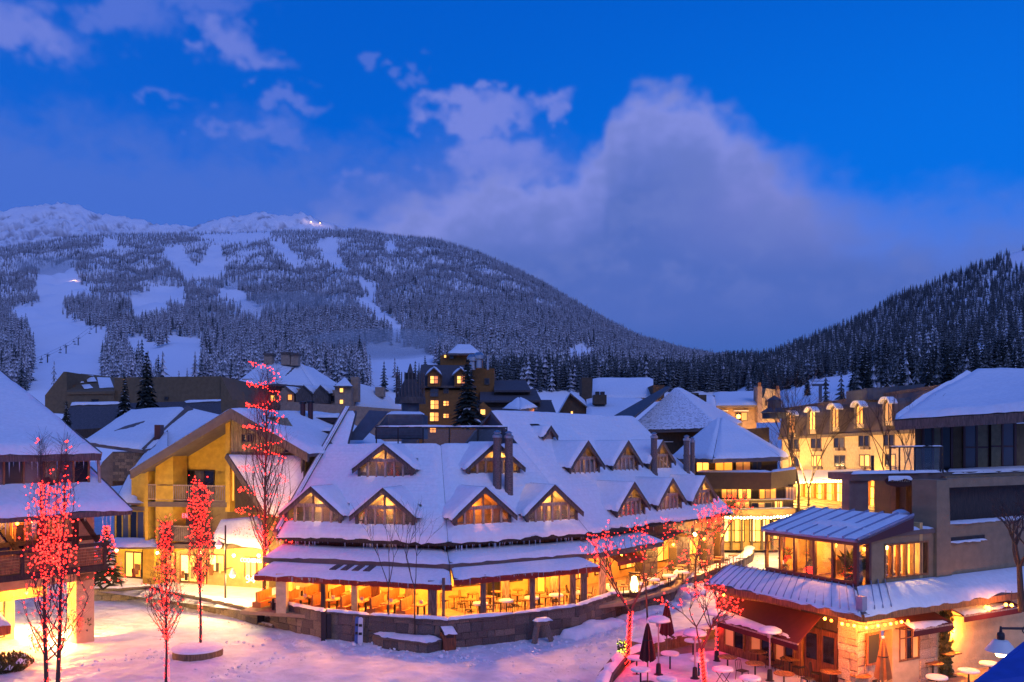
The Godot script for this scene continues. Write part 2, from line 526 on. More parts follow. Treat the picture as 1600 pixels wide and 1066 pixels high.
func materials() -> void:
	var soft := noise_tex(0.02, 1, 4, 0.0, 0.86, 1.03)
	var fine := noise_tex(0.06, 2, 5, 0.0, 0.6, 1.1)
	var bump := noise_tex(0.03, 3, 5, 6.0)
	var grit := noise_tex(0.09, 4, 4, 5.0)
	M.t_soft = soft; M.t_fine = fine; M.t_bump = bump; M.t_grit = grit
	var grain := Image.create(256, 256, false, Image.FORMAT_RGBA8)
	var gn := FastNoiseLite.new()
	gn.seed = 12; gn.frequency = 0.02; gn.fractal_octaves = 4
	for y in 256:
		for x in 256:
			var k := 0.8 + 0.45 * gn.get_noise_2d(x * 6.0, y * 0.5)
			grain.set_pixel(x, y, Color(k, k, k))
	var gt := ImageTexture.create_from_image(grain)
	M.t_grain = gt
	var sn := textured(mat("snow", lin(0.84, 0.86, 0.90), 0.75), noise_tex(0.03, 8, 3, 0.0, 0.93, 1.0), Vector3(0.4, 0.4, 0.4), bump, 0.35)
	sn.subsurf_scatter_enabled = false
	textured(mat("ground_snow", lin(0.82, 0.84, 0.88), 0.7), noise_tex(0.02, 18, 4, 0.0, 0.86, 1.0), Vector3(0.12, 0.12, 0.12), bump, 0.5)
	var fi := Image.create(256, 256, false, Image.FORMAT_RGBA8)
	var fr := RandomNumberGenerator.new()
	fr.seed = 61
	fi.fill(Color(0.93, 0.94, 0.97))
	for row in 32:   # frosted shingle courses: bare dark edges between drifts
		var x := 0
		while x < 256:
			var w := fr.randi_range(3, 12)
			if fr.randf() < 0.52:
				fi.fill_rect(Rect2i(x, row * 8, w, 1 + int(fr.randf() < 0.35)), Color(0.30, 0.27, 0.29))
			x += w
			if fr.randf() < 0.35:
				fi.fill_rect(Rect2i(x, row * 8, 1, fr.randi_range(2, 7)), Color(0.45, 0.42, 0.45))
	var fm := mat("frosted_shingle", Color(0.95, 0.95, 0.95), 0.85)
	fm.albedo_texture = ImageTexture.create_from_image(fi)
	fm.uv1_scale = Vector3(1.6, 1.0, 1.0)
	mat("alpine_snow", Color(1, 1, 1), 0.9).vertex_color_use_as_albedo = true
	mat("needles", Color(1, 1, 1), 0.9).vertex_color_use_as_albedo = true
	for q in [["dark_wood", 0.05, 0.032, 0.022], ["timber", 0.17, 0.13, 0.115], ["grey_board", 0.14, 0.11, 0.105], ["trim_wood", 0.60, 0.45, 0.34], ["orange_wood", 0.36, 0.15, 0.05], ["red_wood", 0.22, 0.075, 0.03], ["beige_wood", 0.42, 0.33, 0.18], ["table_wood", 0.42, 0.19, 0.06], ["bark", 0.07, 0.05, 0.04], ["plank", 0.30, 0.18, 0.09]]:
		textured(mat(q[0], lin(q[1], q[2], q[3]), 0.7), gt, Vector3(0.5, 0.5, 0.5), grit, 0.3)
	for q in [["yellow_wall", 0.62, 0.40, 0.045], ["tan_wall", 0.50, 0.37, 0.22], ["cream_wall", 0.62, 0.47, 0.25], ["hotel_wall", 0.58, 0.46, 0.29], ["olive_wall", 0.25, 0.19, 0.115], ["brown_wall", 0.085, 0.055, 0.032], ["ochre_wall", 0.24, 0.105, 0.025], ["pink_wall", 0.36, 0.25, 0.18], ["warm_wall", 0.58, 0.40, 0.16], ["grey_wall", 0.08, 0.072, 0.08], ["stucco_brown", 0.17, 0.115, 0.06], ["blue_grey", 0.075, 0.095, 0.125], ["shingle", 0.14, 0.12, 0.125], ["mansard", 0.16, 0.125, 0.11], ["fascia", 0.14, 0.11, 0.10], ["concrete", 0.16, 0.14, 0.13], ["floor_stone", 0.34, 0.24, 0.15]]:
		textured(mat(q[0], lin(q[1], q[2], q[3]), 0.85), soft, Vector3(0.35, 0.35, 0.35), grit, 0.25)
	for i in 5:
		var s := [[0.20, 0.16, 0.135], [0.145, 0.115, 0.10], [0.25, 0.195, 0.155], [0.17, 0.145, 0.13], [0.115, 0.10, 0.095]][i] as Array
		textured(mat("stone%d" % i, lin(s[0], s[1], s[2]), 0.9), fine, Vector3(0.9, 0.9, 0.9), bump, 0.8)
		var p := [[0.62, 0.47, 0.30], [0.54, 0.40, 0.25], [0.66, 0.53, 0.37], [0.50, 0.36, 0.23], [0.58, 0.45, 0.32]][i] as Array
		textured(mat("pale%d" % i, lin(p[0], p[1], p[2]), 0.9), fine, Vector3(0.9, 0.9, 0.9), bump, 0.6)
	textured(mat("mortar", lin(0.07, 0.06, 0.055), 0.95), fine, Vector3(1, 1, 1))
	textured(mat("pale_mortar", lin(0.30, 0.22, 0.14), 0.95), fine, Vector3(1, 1, 1))
	textured(mat("red_cloth", lin(0.20, 0.022, 0.018), 0.9), soft, Vector3(0.6, 0.6, 0.6))
	textured(mat("dark_red_cloth", lin(0.10, 0.012, 0.014), 0.92), soft, Vector3(0.6, 0.6, 0.6))
	textured(mat("tan_cloth", lin(0.30, 0.13, 0.05), 0.92), soft, Vector3(0.6, 0.6, 0.6))
	textured(mat("leaf", lin(0.06, 0.09, 0.02), 0.8), fine, Vector3(0.8, 0.8, 0.8))
	textured(mat("ivy_leaf", lin(0.13, 0.11, 0.02), 0.8), fine, Vector3(0.8, 0.8, 0.8))
	mat("dark_metal", lin(0.025, 0.022, 0.025), 0.45, 0.3)
	mat("steel", lin(0.42, 0.42, 0.44), 0.32, 0.9)
	textured(mat("flue", lin(0.22, 0.16, 0.15), 0.6, 0.3), fine, Vector3(0.5, 0.5, 0.5))
	textured(mat("blue_metal", lin(0.26, 0.30, 0.46), 0.5, 0.2), soft, Vector3(0.3, 0.3, 0.3))
	mat("maroon_metal", lin(0.07, 0.02, 0.02), 0.4, 0.1)
	textured(mat("screen_metal", lin(0.12, 0.125, 0.15), 0.5, 0.4), soft, Vector3(0.25, 0.25, 0.25))
	textured(mat("blue_cloth", lin(0.02, 0.075, 0.42), 0.75), soft, Vector3(0.4, 0.4, 0.4))
	mat("dark_pane", lin(0.012, 0.013, 0.02), 0.12)
	mat("grey_pane", lin(0.08, 0.085, 0.11), 0.2)
	textured(mat("curtain", lin(0.40, 0.35, 0.22), 0.9), soft, Vector3(0.5, 0.5, 0.5))
	M.curtain.backlight_enabled = true
	M.curtain.backlight = Color(0.9, 0.75, 0.5)
	textured(mat("room_wall", lin(0.30, 0.22, 0.13), 0.9), soft, Vector3(0.5, 0.5, 0.5))
	var g := mat("glass", Color(0.2, 0.22, 0.25, 0.06), 0.03)
	g.transparency = BaseMaterial3D.TRANSPARENCY_ALPHA
	var ic := mat("icicle", Color(0.85, 0.92, 1.0, 0.45), 0.1)
	ic.transparency = BaseMaterial3D.TRANSPARENCY_ALPHA
	glow("lit_a", Color(1.0, 0.60, 0.13), 1.25)
	glow("lit_b", Color(1.0, 0.50, 0.10), 0.75)
	glow("lit_c", Color(1.0, 0.72, 0.28), 1.9)
	glow("lit_d", Color(0.9, 0.45, 0.12), 0.30)
	glow("lit_white", Color(1.0, 0.80, 0.46), 2.6)
	glow("bulb_warm", Color(1.0, 0.62, 0.18), 18.0)
	glow("bulb_white", Color(1.0, 0.85, 0.55), 14.0)
	glow("bulb_orange", Color(1.0, 0.42, 0.06), 10.0)
	glow("bulb_red", Color(1.0, 0.16, 0.13), 8.0, Color(0.5, 0.05, 0.04))
	glow("bulb_red_far", Color(1.0, 0.12, 0.08), 4.0, Color(0.5, 0.05, 0.04))
	glow("slope_light", Color(1.0, 0.75, 0.45), 6.0)
	glow("sign_white", Color(1.0, 0.90, 0.75), 3.0)
	glow("sign_pink", Color(1.0, 0.25, 0.45), 2.5)
	mat("sign_board", lin(0.05, 0.012, 0.01), 0.6)
	mat("letter", lin(0.5, 0.4, 0.3), 0.6)
	mat("white_paint", lin(0.7, 0.68, 0.64), 0.5)
	mat("black_board", lin(0.02, 0.03, 0.022), 0.8)
	mat("orange_seat", lin(0.42, 0.15, 0.04), 0.7)
	mat("paper", lin(0.8, 0.78, 0.72), 0.8)
	mat("ski_blue", lin(0.06, 0.12, 0.35), 0.4)
	mat("ski_white", lin(0.6, 0.6, 0.65), 0.4)
	mat("pot", lin(0.05, 0.035, 0.03), 0.7)

# ---------- the land
const RIDGE := [[-900, 300], [-500, 320], [-250, 318], [-60, 338], [0, 330], [40, 322], [100, 317], [125, 322], [150, 334], [175, 336], [200, 340], [225, 344], [250, 352], [275, 350], [300, 355], [330, 345], [370, 338], [395, 333], [410, 329], [430, 336], [450, 338], [470, 332], [485, 338], [500, 345], [530, 352], [560, 362], [620, 380], [760, 440], [900, 500]]
const CREST := [[-900, 339], [-500, 359], [-200, 381], [0, 387], [60, 379], [110, 370], [200, 366], [300, 365], [400, 362], [500, 360], [560, 359], [610, 367], [680, 374], [740, 392], [800, 418], [850, 444], [900, 474], [950, 504], [1000, 530], [1060, 549], [1120, 562], [1200, 580], [1400, 600], [2400, 640]]
const HILL := [[900, 645], [1000, 615], [1060, 590], [1100, 574], [1140, 564], [1200, 561], [1260, 537], [1320, 513], [1360, 492], [1400, 466], [1450, 447], [1500, 427], [1550, 407], [1600, 390], [1700, 355], [1900, 290], [2200, 230], [2600, 190]]
const RUNS := [
	[[9, 479], [57, 475], [100, 479], [98, 492], [144, 510], [168, 519], [160, 545], [149, 585], [48, 585], [57, 545], [44, 505], [26, 488]],
	[[60, 422], [100, 411], [127, 431], [122, 444], [162, 449], [105, 456], [90, 480], [62, 480], [56, 450]],
	[[254, 387], [284, 383], [293, 400], [302, 414], [315, 411], [324, 387], [345, 381], [350, 405], [354, 418], [324, 431], [289, 431], [271, 409], [258, 400]],
	[[306, 368], [345, 365], [425, 361], [420, 370], [380, 378], [330, 374]],
	[[420, 376], [437, 374], [450, 387], [474, 409], [464, 414], [442, 392]],
	[[496, 374], [527, 370], [529, 405], [547, 422], [536, 420], [507, 403]],
	[[547, 420], [560, 430], [590, 452], [584, 464], [570, 445]],
	[[556, 470], [582, 460], [586, 477], [634, 512], [621, 519], [595, 492]],
	[[569, 538], [612, 538], [647, 549], [687, 554], [683, 566], [577, 572]],
	[[337, 453], [372, 440], [376, 457], [407, 479], [411, 488], [376, 475]],
	[[270, 527], [319, 530], [304, 576], [280, 582], [240, 562], [190, 528], [210, 523], [250, 543]],
	[[245, 453], [289, 449], [287, 475], [271, 466], [210, 494], [203, 462], [227, 457]],
	[[160, 372], [185, 374], [182, 384], [158, 384]],
	[[882, 546], [905, 538], [932, 545], [925, 553], [890, 555]],
	[[600, 378], [618, 380], [616, 392], [606, 388]],
]
const HILL_RUNS := [[[1170, 632], [1215, 612], [1345, 578], [1375, 570], [1352, 640], [1220, 655]], [[1575, 398], [1640, 380], [1640, 412], [1580, 420]], [[1528, 540], [1540, 535], [1536, 580], [1524, 580]], [[1462, 560], [1472, 560], [1474, 600], [1464, 600]]]
func along(list: Array, x: float) -> float:
	for i in list.size() - 1:
		if x < list[i + 1][0] or i == list.size() - 2:
			return lerpf(list[i][1], list[i + 1][1], clampf((x - list[i][0]) / float(list[i + 1][0] - list[i][0]), 0, 1))
	return list[0][1]
func packed(list: Array) -> Array:
	var r := []
	for p in list:
		var a := PackedVector2Array()
		for q in p:
			a.append(Vector2(q[0], q[1]))
		r.append(a)
	return r
func in_any(list: Array, p: Vector2) -> bool:
	for a in list:
		if Geometry2D.is_point_in_polygon(p, a):
			return true
	return false
# the forested mountain: bearing x, way up s (0 foot, 1 crest)
func mountain(x: float, s: float) -> Vector3:
	var zc := lerpf(3600.0, 1900.0, smooth(500, 1150, x))
	var zb := 620.0
	var yc := along(CREST, x)
	var z := lerpf(zb, zc, s)
	var y := lerpf(612.0, yc, pow(s, 0.62))
	var p := at(x, y, z)
	var nz := noise.get_noise_2d(p.x * 0.06, p.z * 0.06) * 0.02 + noise.get_noise_2d(p.x * 0.3, p.z * 0.3) * 0.004
	p.y += nz * z * smooth(0.0, 0.2, s) * smooth(1.0, 0.75, s)
	return p
func hill(x: float, s: float) -> Vector3:
	var zc := lerpf(1000.0, 1500.0, smooth(1150, 1600, x))
	var zb := lerpf(640.0, 230.0, smooth(1120, 1330, x))
	var z := lerpf(zb, zc, s)
	var y := lerpf(lerpf(612.0, 652.0, smooth(1120, 1330, x)), along(HILL, x), pow(s, 0.55))
	var p := at(x, y, z)
	p.y += noise.get_noise_2d(p.x * 0.2, p.z * 0.2) * 0.006 * z * smooth(0.0, 0.2, s) * smooth(1.0, 0.75, s)
	return p
func sheet(fn: Callable, x0: float, x1: float, nx: int, ny: int, coloured: Callable) -> ArrayMesh:
	var st := SurfaceTool.new()
	st.begin(Mesh.PRIMITIVE_TRIANGLES)
	st.set_smooth_group(0)
	for j in ny + 1:
		for i in nx + 1:
			var x := lerpf(x0, x1, float(i) / nx)
			var s := float(j - 2) / (ny - 4)
			var p: Vector3 = fn.call(x, clampf(s, 0.0, 1.0))
			if s < 0.0:
				p.z += -s * (ny - 4) * 45.0
				p.y = p.y * (1.0 + s * (ny - 4) / 2.0) - 0.5
			if s > 1.0:
				p.z -= 400.0 * (s - 1.0) * (ny - 4); p.y -= 250.0 * (s - 1.0) * (ny - 4)
			st.set_color(coloured.call(p, x, s))
			st.add_vertex(p)
	for j in ny:
		for i in nx:
			var k := j * (nx + 1) + i
			st.add_index(k); st.add_index(k + nx + 1); st.add_index(k + 1)
			st.add_index(k + 1); st.add_index(k + nx + 1); st.add_index(k + nx + 2)
	st.generate_normals()
	return st.commit()
func alp(x: float, s: float) -> Vector3:
	var z := lerpf(3500.0, 4700.0, s)
	var y := lerpf(maxf(400.0, along(RIDGE, x) + 30.0), along(RIDGE, x), pow(s, 0.75))
	var p := at(x, y, z)
	var r := noise.get_noise_2d(p.x * 0.10, p.z * 0.05)
	p.y += (absf(r) * -0.022 + absf(noise.get_noise_2d(p.x * 0.35 + 77, p.z * 0.2)) * -0.008) * z * smooth(1.02, 0.7, s) + 0.0028 * z * noise2.get_noise_2d(p.x * 0.35, 3.0) + 0.0016 * z * noise2.get_noise_2d(p.x * 1.1, 40.0)
	return p
func terrain() -> void:
	var white := Color(0.88, 0.88, 0.91)
	struct(put(self, "mountain", sheet(alp, -900, 600, 300, 46, func(p: Vector3, x: float, s: float) -> Color:
		var k := smooth(0.12, 0.42, absf(noise.get_noise_2d(p.x * 0.10, p.z * 0.05)) + 0.5 * noise2.get_noise_2d(p.x * 0.16, p.y * 0.1) - 0.25 * smooth(0.5, 1.0, s))
		return white.lerp(Color(0.22, 0.19, 0.20), 0.75 * k)), M.alpine_snow))
	struct(put(self, "mountain", sheet(mountain, -900, 1900, 240, 62, func(p: Vector3, _x: float, _s: float) -> Color: return white), M.alpine_snow))
	struct(put(self, "hill", sheet(hill, 900, 2600, 150, 52, func(p: Vector3, _x: float, _s: float) -> Color: return white), M.alpine_snow))
	# the wide ground under everything
	var g := MB.new()
	g.quad(Vector3(-9000, -0.15, 400), Vector3(-9000, -0.15, -9000), Vector3(9000, -0.15, -9000), Vector3(9000, -0.15, 400))
	struct(obj(self, "ground", g, M.ground_snow))

func fir_mesh(seed_: int, tiers: int, k: int, snowy: float) -> ArrayMesh:   # one unit tall: tiers of separate drooping boughs round a core
	var r := RandomNumberGenerator.new()
	r.seed = seed_
	var b := MB.new()
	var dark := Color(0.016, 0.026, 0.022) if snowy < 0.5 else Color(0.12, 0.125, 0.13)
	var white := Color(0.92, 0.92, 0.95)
	for i in tiers:
		var f := (i + 0.15) / tiers
		var y0 := 0.06 + 0.92 * f
		var up := 0.92 * 1.15 / tiers
		var rad := 0.185 * pow(1.0 - f, 0.85) + 0.008
		var ph := r.randf() * TAU
		for j in k:
			var a := ph + TAU * (j + r.randf_range(-0.3, 0.3)) / k
			var q := rad * r.randf_range(0.55, 1.25)
			var wd := r.randf_range(0.32, 0.62) * TAU / k * 1.25
			var root := Vector3(0, y0 + up * r.randf_range(0.5, 0.8), 0)
			var tip := Vector3(cos(a) * q, y0 - rad * r.randf_range(0.05, 0.4), sin(a) * q)
			var ml := Vector3(cos(a - wd) * q * 0.62, y0 + up * 0.1 - rad * 0.15, sin(a - wd) * q * 0.62)
			var mr := Vector3(cos(a + wd) * q * 0.62, y0 + up * 0.1 - rad * 0.15, sin(a + wd) * q * 0.62)
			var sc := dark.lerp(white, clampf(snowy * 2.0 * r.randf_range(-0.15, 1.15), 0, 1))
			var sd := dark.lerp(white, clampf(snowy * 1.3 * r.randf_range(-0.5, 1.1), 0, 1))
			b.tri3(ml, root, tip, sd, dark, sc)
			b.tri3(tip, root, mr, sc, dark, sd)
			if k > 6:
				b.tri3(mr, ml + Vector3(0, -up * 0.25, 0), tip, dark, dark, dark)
	b.col = dark
	b.ring(Vector3(0, 0.06, 0), Vector3(0, 0.97, 0), 0.05, 0.0, 4)
	b.col = Color(0.03, 0.022, 0.016)
	b.ring(Vector3.ZERO, Vector3(0, 0.15, 0), 0.018, 0.016, 4)
	b.col = dark
	b.ring(Vector3(0, 0.9, 0), Vector3(0, 1.0, 0), 0.01, 0.0, 3)
	return b.mesh()

func forests() -> void:
	var runs := packed(RUNS)
	var hruns := packed(HILL_RUNS)
	var r := RandomNumberGenerator.new()
	r.seed = 77
	var kinds := []
	for i in 4:
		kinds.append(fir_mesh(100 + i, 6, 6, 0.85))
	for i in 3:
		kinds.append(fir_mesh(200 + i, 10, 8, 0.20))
	var ts := [[], [], [], [], [], [], []]
	var cs := [[], [], [], [], [], [], []]
	var n := 0
	# walk up the mountain in even steps on the ground
	var s := 0.0
	while s < 1.0:
		var z := mountain(500, s).z * -1.0
		var gap := 6.2 + 2.8 * s
		var dx := gap * F / z
		var x := -420.0
		while x < 1320:
			var xx := x + r.randf_range(-0.5, 0.5) * dx
			var ss := clampf(s + r.randf_range(-0.5, 0.5) * gap / 2700.0, 0, 1)
			x += dx * r.randf_range(0.6, 1.4)
			var p := mountain(xx, ss)
			var q := Vector2(800.0 + p.x / -p.z * F, 693.0 - (p.y - EYE) / -p.z * F)
			var q2 := q + Vector2(noise.get_noise_2d(q.x * 2.5, q.y * 3.5), noise.get_noise_2d(q.x * 3.0 + 300, q.y * 3.0)) * 6.0
			if q.y > 640 or in_any(runs, q2) or in_any(runs, q2 - Vector2(0, 9.0 * F / -p.z)) or (r.randf() < 0.9 and in_any(runs, q2 - Vector2(0, 17.0 * F / -p.z))):
				continue
			var thin := noise2.get_noise_2d(q.x * 0.5, q.y * 0.9)
			if r.randf() < 0.12 * smooth(0.15, 0.4, thin):
				continue
			if r.randf() < 0.35 * smooth(340, 330, along(CREST, xx)) or (q.x < 560 and q.y < along(CREST, xx) + 6 and r.randf() < 0.3):
				continue
			var h := r.randf_range(12.0, 23.0) * (1.0 - 0.3 * ss)
			if r.randf() < 0.06:
				h *= 1.3
			var k := r.randi() % 4
			var lower := smooth(575, 600, q.y) * smooth(530, 600, q.x)
			if r.randf() < lower * 0.85 or r.randf() < 0.06:
				k = 4 + r.randi() % 3
			ts[k].append(Transform3D(Basis(UP, r.randf() * TAU).scaled(Vector3(h * r.randf_range(0.85, 1.25), h, h)), p - Vector3(0, 0.5, 0)))
			var tone := r.randf_range(0.8, 1.15)
			var frost := lerpf(0.9, 1.0, r.randf())
			cs[k].append(Color(tone, tone * frost, tone * frost) if k < 4 else Color(tone, tone, tone))
			n += 1
		s += gap / 2700.0
	# the dark hill on the right
	s = 0.0
	while s < 1.0:
		var z := -hill(1350, s).z
		var gap := 5.0 + 2.5 * s
		var dx := gap * F / z
		var x := 880.0
		while x < 1900:
			var xx := x + r.randf_range(-0.5, 0.5) * dx
			x += dx * r.randf_range(0.6, 1.4)
			var p := hill(xx, clampf(s + r.randf_range(-0.5, 0.5) * gap / 1000.0, 0, 1))
			var q := Vector2(800.0 + p.x / -p.z * F, 693.0 - (p.y - EYE) / -p.z * F)
			if in_any(hruns, q + Vector2(noise.get_noise_2d(q.x * 2.0, q.y * 2.0), noise.get_noise_2d(q.x * 2.0 + 50, q.y * 2.0)) * 6.0):
				continue
			if r.randf() < 0.45 * smooth(0.1, 0.35, noise2.get_noise_2d(q.x * 0.6, q.y * 0.6)):
				continue
			var h := r.randf_range(8.0, 16.0)
			var k := 4 + r.randi() % 3
			if r.randf() < 0.22:
				k = r.randi() % 4
			ts[k].append(Transform3D(Basis(UP, r.randf() * TAU).scaled(Vector3(h * r.randf_range(0.85, 1.2), h, h)), p - Vector3(0, 0.5, 0)))
			var tone := r.randf_range(0.6, 1.1)
			cs[k].append(Color(tone, tone, tone))
			n += 1
		s += gap / 1000.0
	for k in 7:
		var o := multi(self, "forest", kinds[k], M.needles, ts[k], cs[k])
		tag(o, "snow dusted conifer wood covering the mountain slopes behind the village" if k < 4 else "dark conifer wood on the shaded hill and at the valley foot", "forest")
	print("trees ", n)

# ---------- shared builders of the village
func W3(p: Vector2, h: float) -> Vector3:
	return Vector3(p.x, h, -p.y)
func inward(a: Vector2, b: Vector2) -> Vector2:   # away from the viewer
	var d := (b - a).normalized()
	return Vector2(-d.y, d.x)
func corner(p: Vector2, n1: Vector2, n2: Vector2, w: float) -> Vector2:
	return p + (n1 + n2) / (1.0 + n1.dot(n2)) * w
func on_slope(px: float, py: float, p: Vector2, n: Vector2, h: float, t: float) -> Vector3:
	var dx := (px - 800.0) / F
	var s := (EYE - h + t * p.dot(n)) / ((py - 693.0) / F + t * (dx * n.x + n.y))
	return at(px, py, s)
var stone_shapes: Array = []
func stones_ready() -> void:
	var r := RandomNumberGenerator.new()
	r.seed = 31
	for i in 8:
		var b := MB.new()
		var q := []
		for e in [[-1, -1], [0.1, -1], [1, -1], [1, 0.9], [0, 1], [-1, 1]]:
			q.append(Vector2(e[0] * 0.5 + r.randf_range(-0.07, 0.07), e[1] * 0.5 + r.randf_range(-0.07, 0.07)))
		var c := Vector3(r.randf_range(-0.1, 0.1), r.randf_range(-0.1, 0.1), 0.5 + r.randf_range(0, 0.2))
		for j in 6:
			var m := (j + 1) % 6
			var a := Vector3(q[j].x, q[j].y, 0)
			var d := Vector3(q[m].x, q[m].y, 0)
			var a2 := Vector3(q[j].x * 0.84, q[j].y * 0.84, 0.42 + 0.1 * sin(j * 2.1 + i))
			var d2 := Vector3(q[m].x * 0.84, q[m].y * 0.84, 0.42 + 0.1 * sin(m * 2.1 + i))
			b.quad(d, a, a2, d2)
			b.tri(d2, a2, c)
		stone_shapes.append(b.mesh())
# stones set on the face z=0 of a frame, x0..x1, y0..y1
func stone_face(parent: Node, fr: Transform3D, x0: float, x1: float, y0: float, y1: float, size: float, set_: String, r: RandomNumberGenerator, limit := 300) -> void:
	var y := y0
	while y < y1 - 0.05:
		var hh := minf(size * r.randf_range(0.55, 0.95), y1 - y)
		if y1 - y - hh < 0.12:
			hh = y1 - y
		var x := x0
		while x < x1 - 0.04:
			var ww := minf(size * r.randf_range(0.7, 1.7), x1 - x)
			if x1 - x - ww < 0.15:
				ww = x1 - x
			if parent.get_child_count() < limit:
				put(parent, "stone", stone_shapes[r.randi() % 8], M["%s%d" % [set_, r.randi() % 5]], fr * Transform3D(Basis.from_scale(Vector3(ww * 1.0, hh * 1.0, 0.09 * r.randf_range(0.7, 1.3))), Vector3(x + ww / 2, y + hh / 2, 0.0)))
			x += ww
		y += hh
func stone_wall(called: String, label: String, pts: Array, h: float, thick: float, size: float, seed_: int, limit := 300, snowy := 0.14) -> Node3D:
	var r := RandomNumberGenerator.new()
	r.seed = seed_
	var o := thing(called, label, "wall")
	var core := MB.new()
	var cap := MB.new()
	for i in pts.size() - 1:
		var fr := frame(pts[i], pts[i + 1])
		var L: float = Vector2(pts[i].x, pts[i].z).distance_to(Vector2(pts[i + 1].x, pts[i + 1].z))
		core.t = fr; cap.t = fr
		core.bar(0, -0.1, -thick, L, h, 0)
		cap.bar(-0.04, h, -thick - 0.06, L + 0.04, h + 0.09, 0.12)
		stone_face(o, fr, 0, L, 0, h, size, "stone", r, limit)
	obj(o, "core", core, M.mortar)
	var cp := obj(o, "cap", cap, M.stone1)
	for i in pts.size() - 1:
		var fr := frame(pts[i], pts[i + 1])
		var L: float = Vector2(pts[i].x, pts[i].z).distance_to(Vector2(pts[i + 1].x, pts[i + 1].z))
		snow(cp, fr * Vector3(-0.04, h + 0.09, 0.08), fr * Vector3(L + 0.04, h + 0.09, 0.08), fr * Vector3(L + 0.04, h + 0.09, -thick), fr * Vector3(-0.04, h + 0.09, -thick), snowy, 0.25, 0.9, 0.0)
	return o
func icicles(parent: Node, a: Vector3, b: Vector3, n: int, lmax: float, r: RandomNumberGenerator) -> void:
	var m := MB.new()
	for i in n:
		var p := a.lerp(b, r.randf())
		var l := lmax * pow(r.randf(), 2.0) + 0.08
		m.ring(p, p - UP * l, 0.018 + 0.02 * l, 0.0, 4)
	stuff(obj(parent, "icicles", m, M.icicle))

const T_ROOF := 0.839
const H_EAVE := 5.32
var PA1 := Vector2(-14.7, 53.8)
var PAB := Vector2(-3.76, 50.7)
var PBC := Vector2(4.99, 56.1)
var PC2 := Vector2(18.6, 72.9)
var NA := Vector2.ZERO
var NB := Vector2.ZERO
var NC := Vector2.ZERO
func slope_h(w: float) -> float:
	return H_EAVE + T_ROOF * w

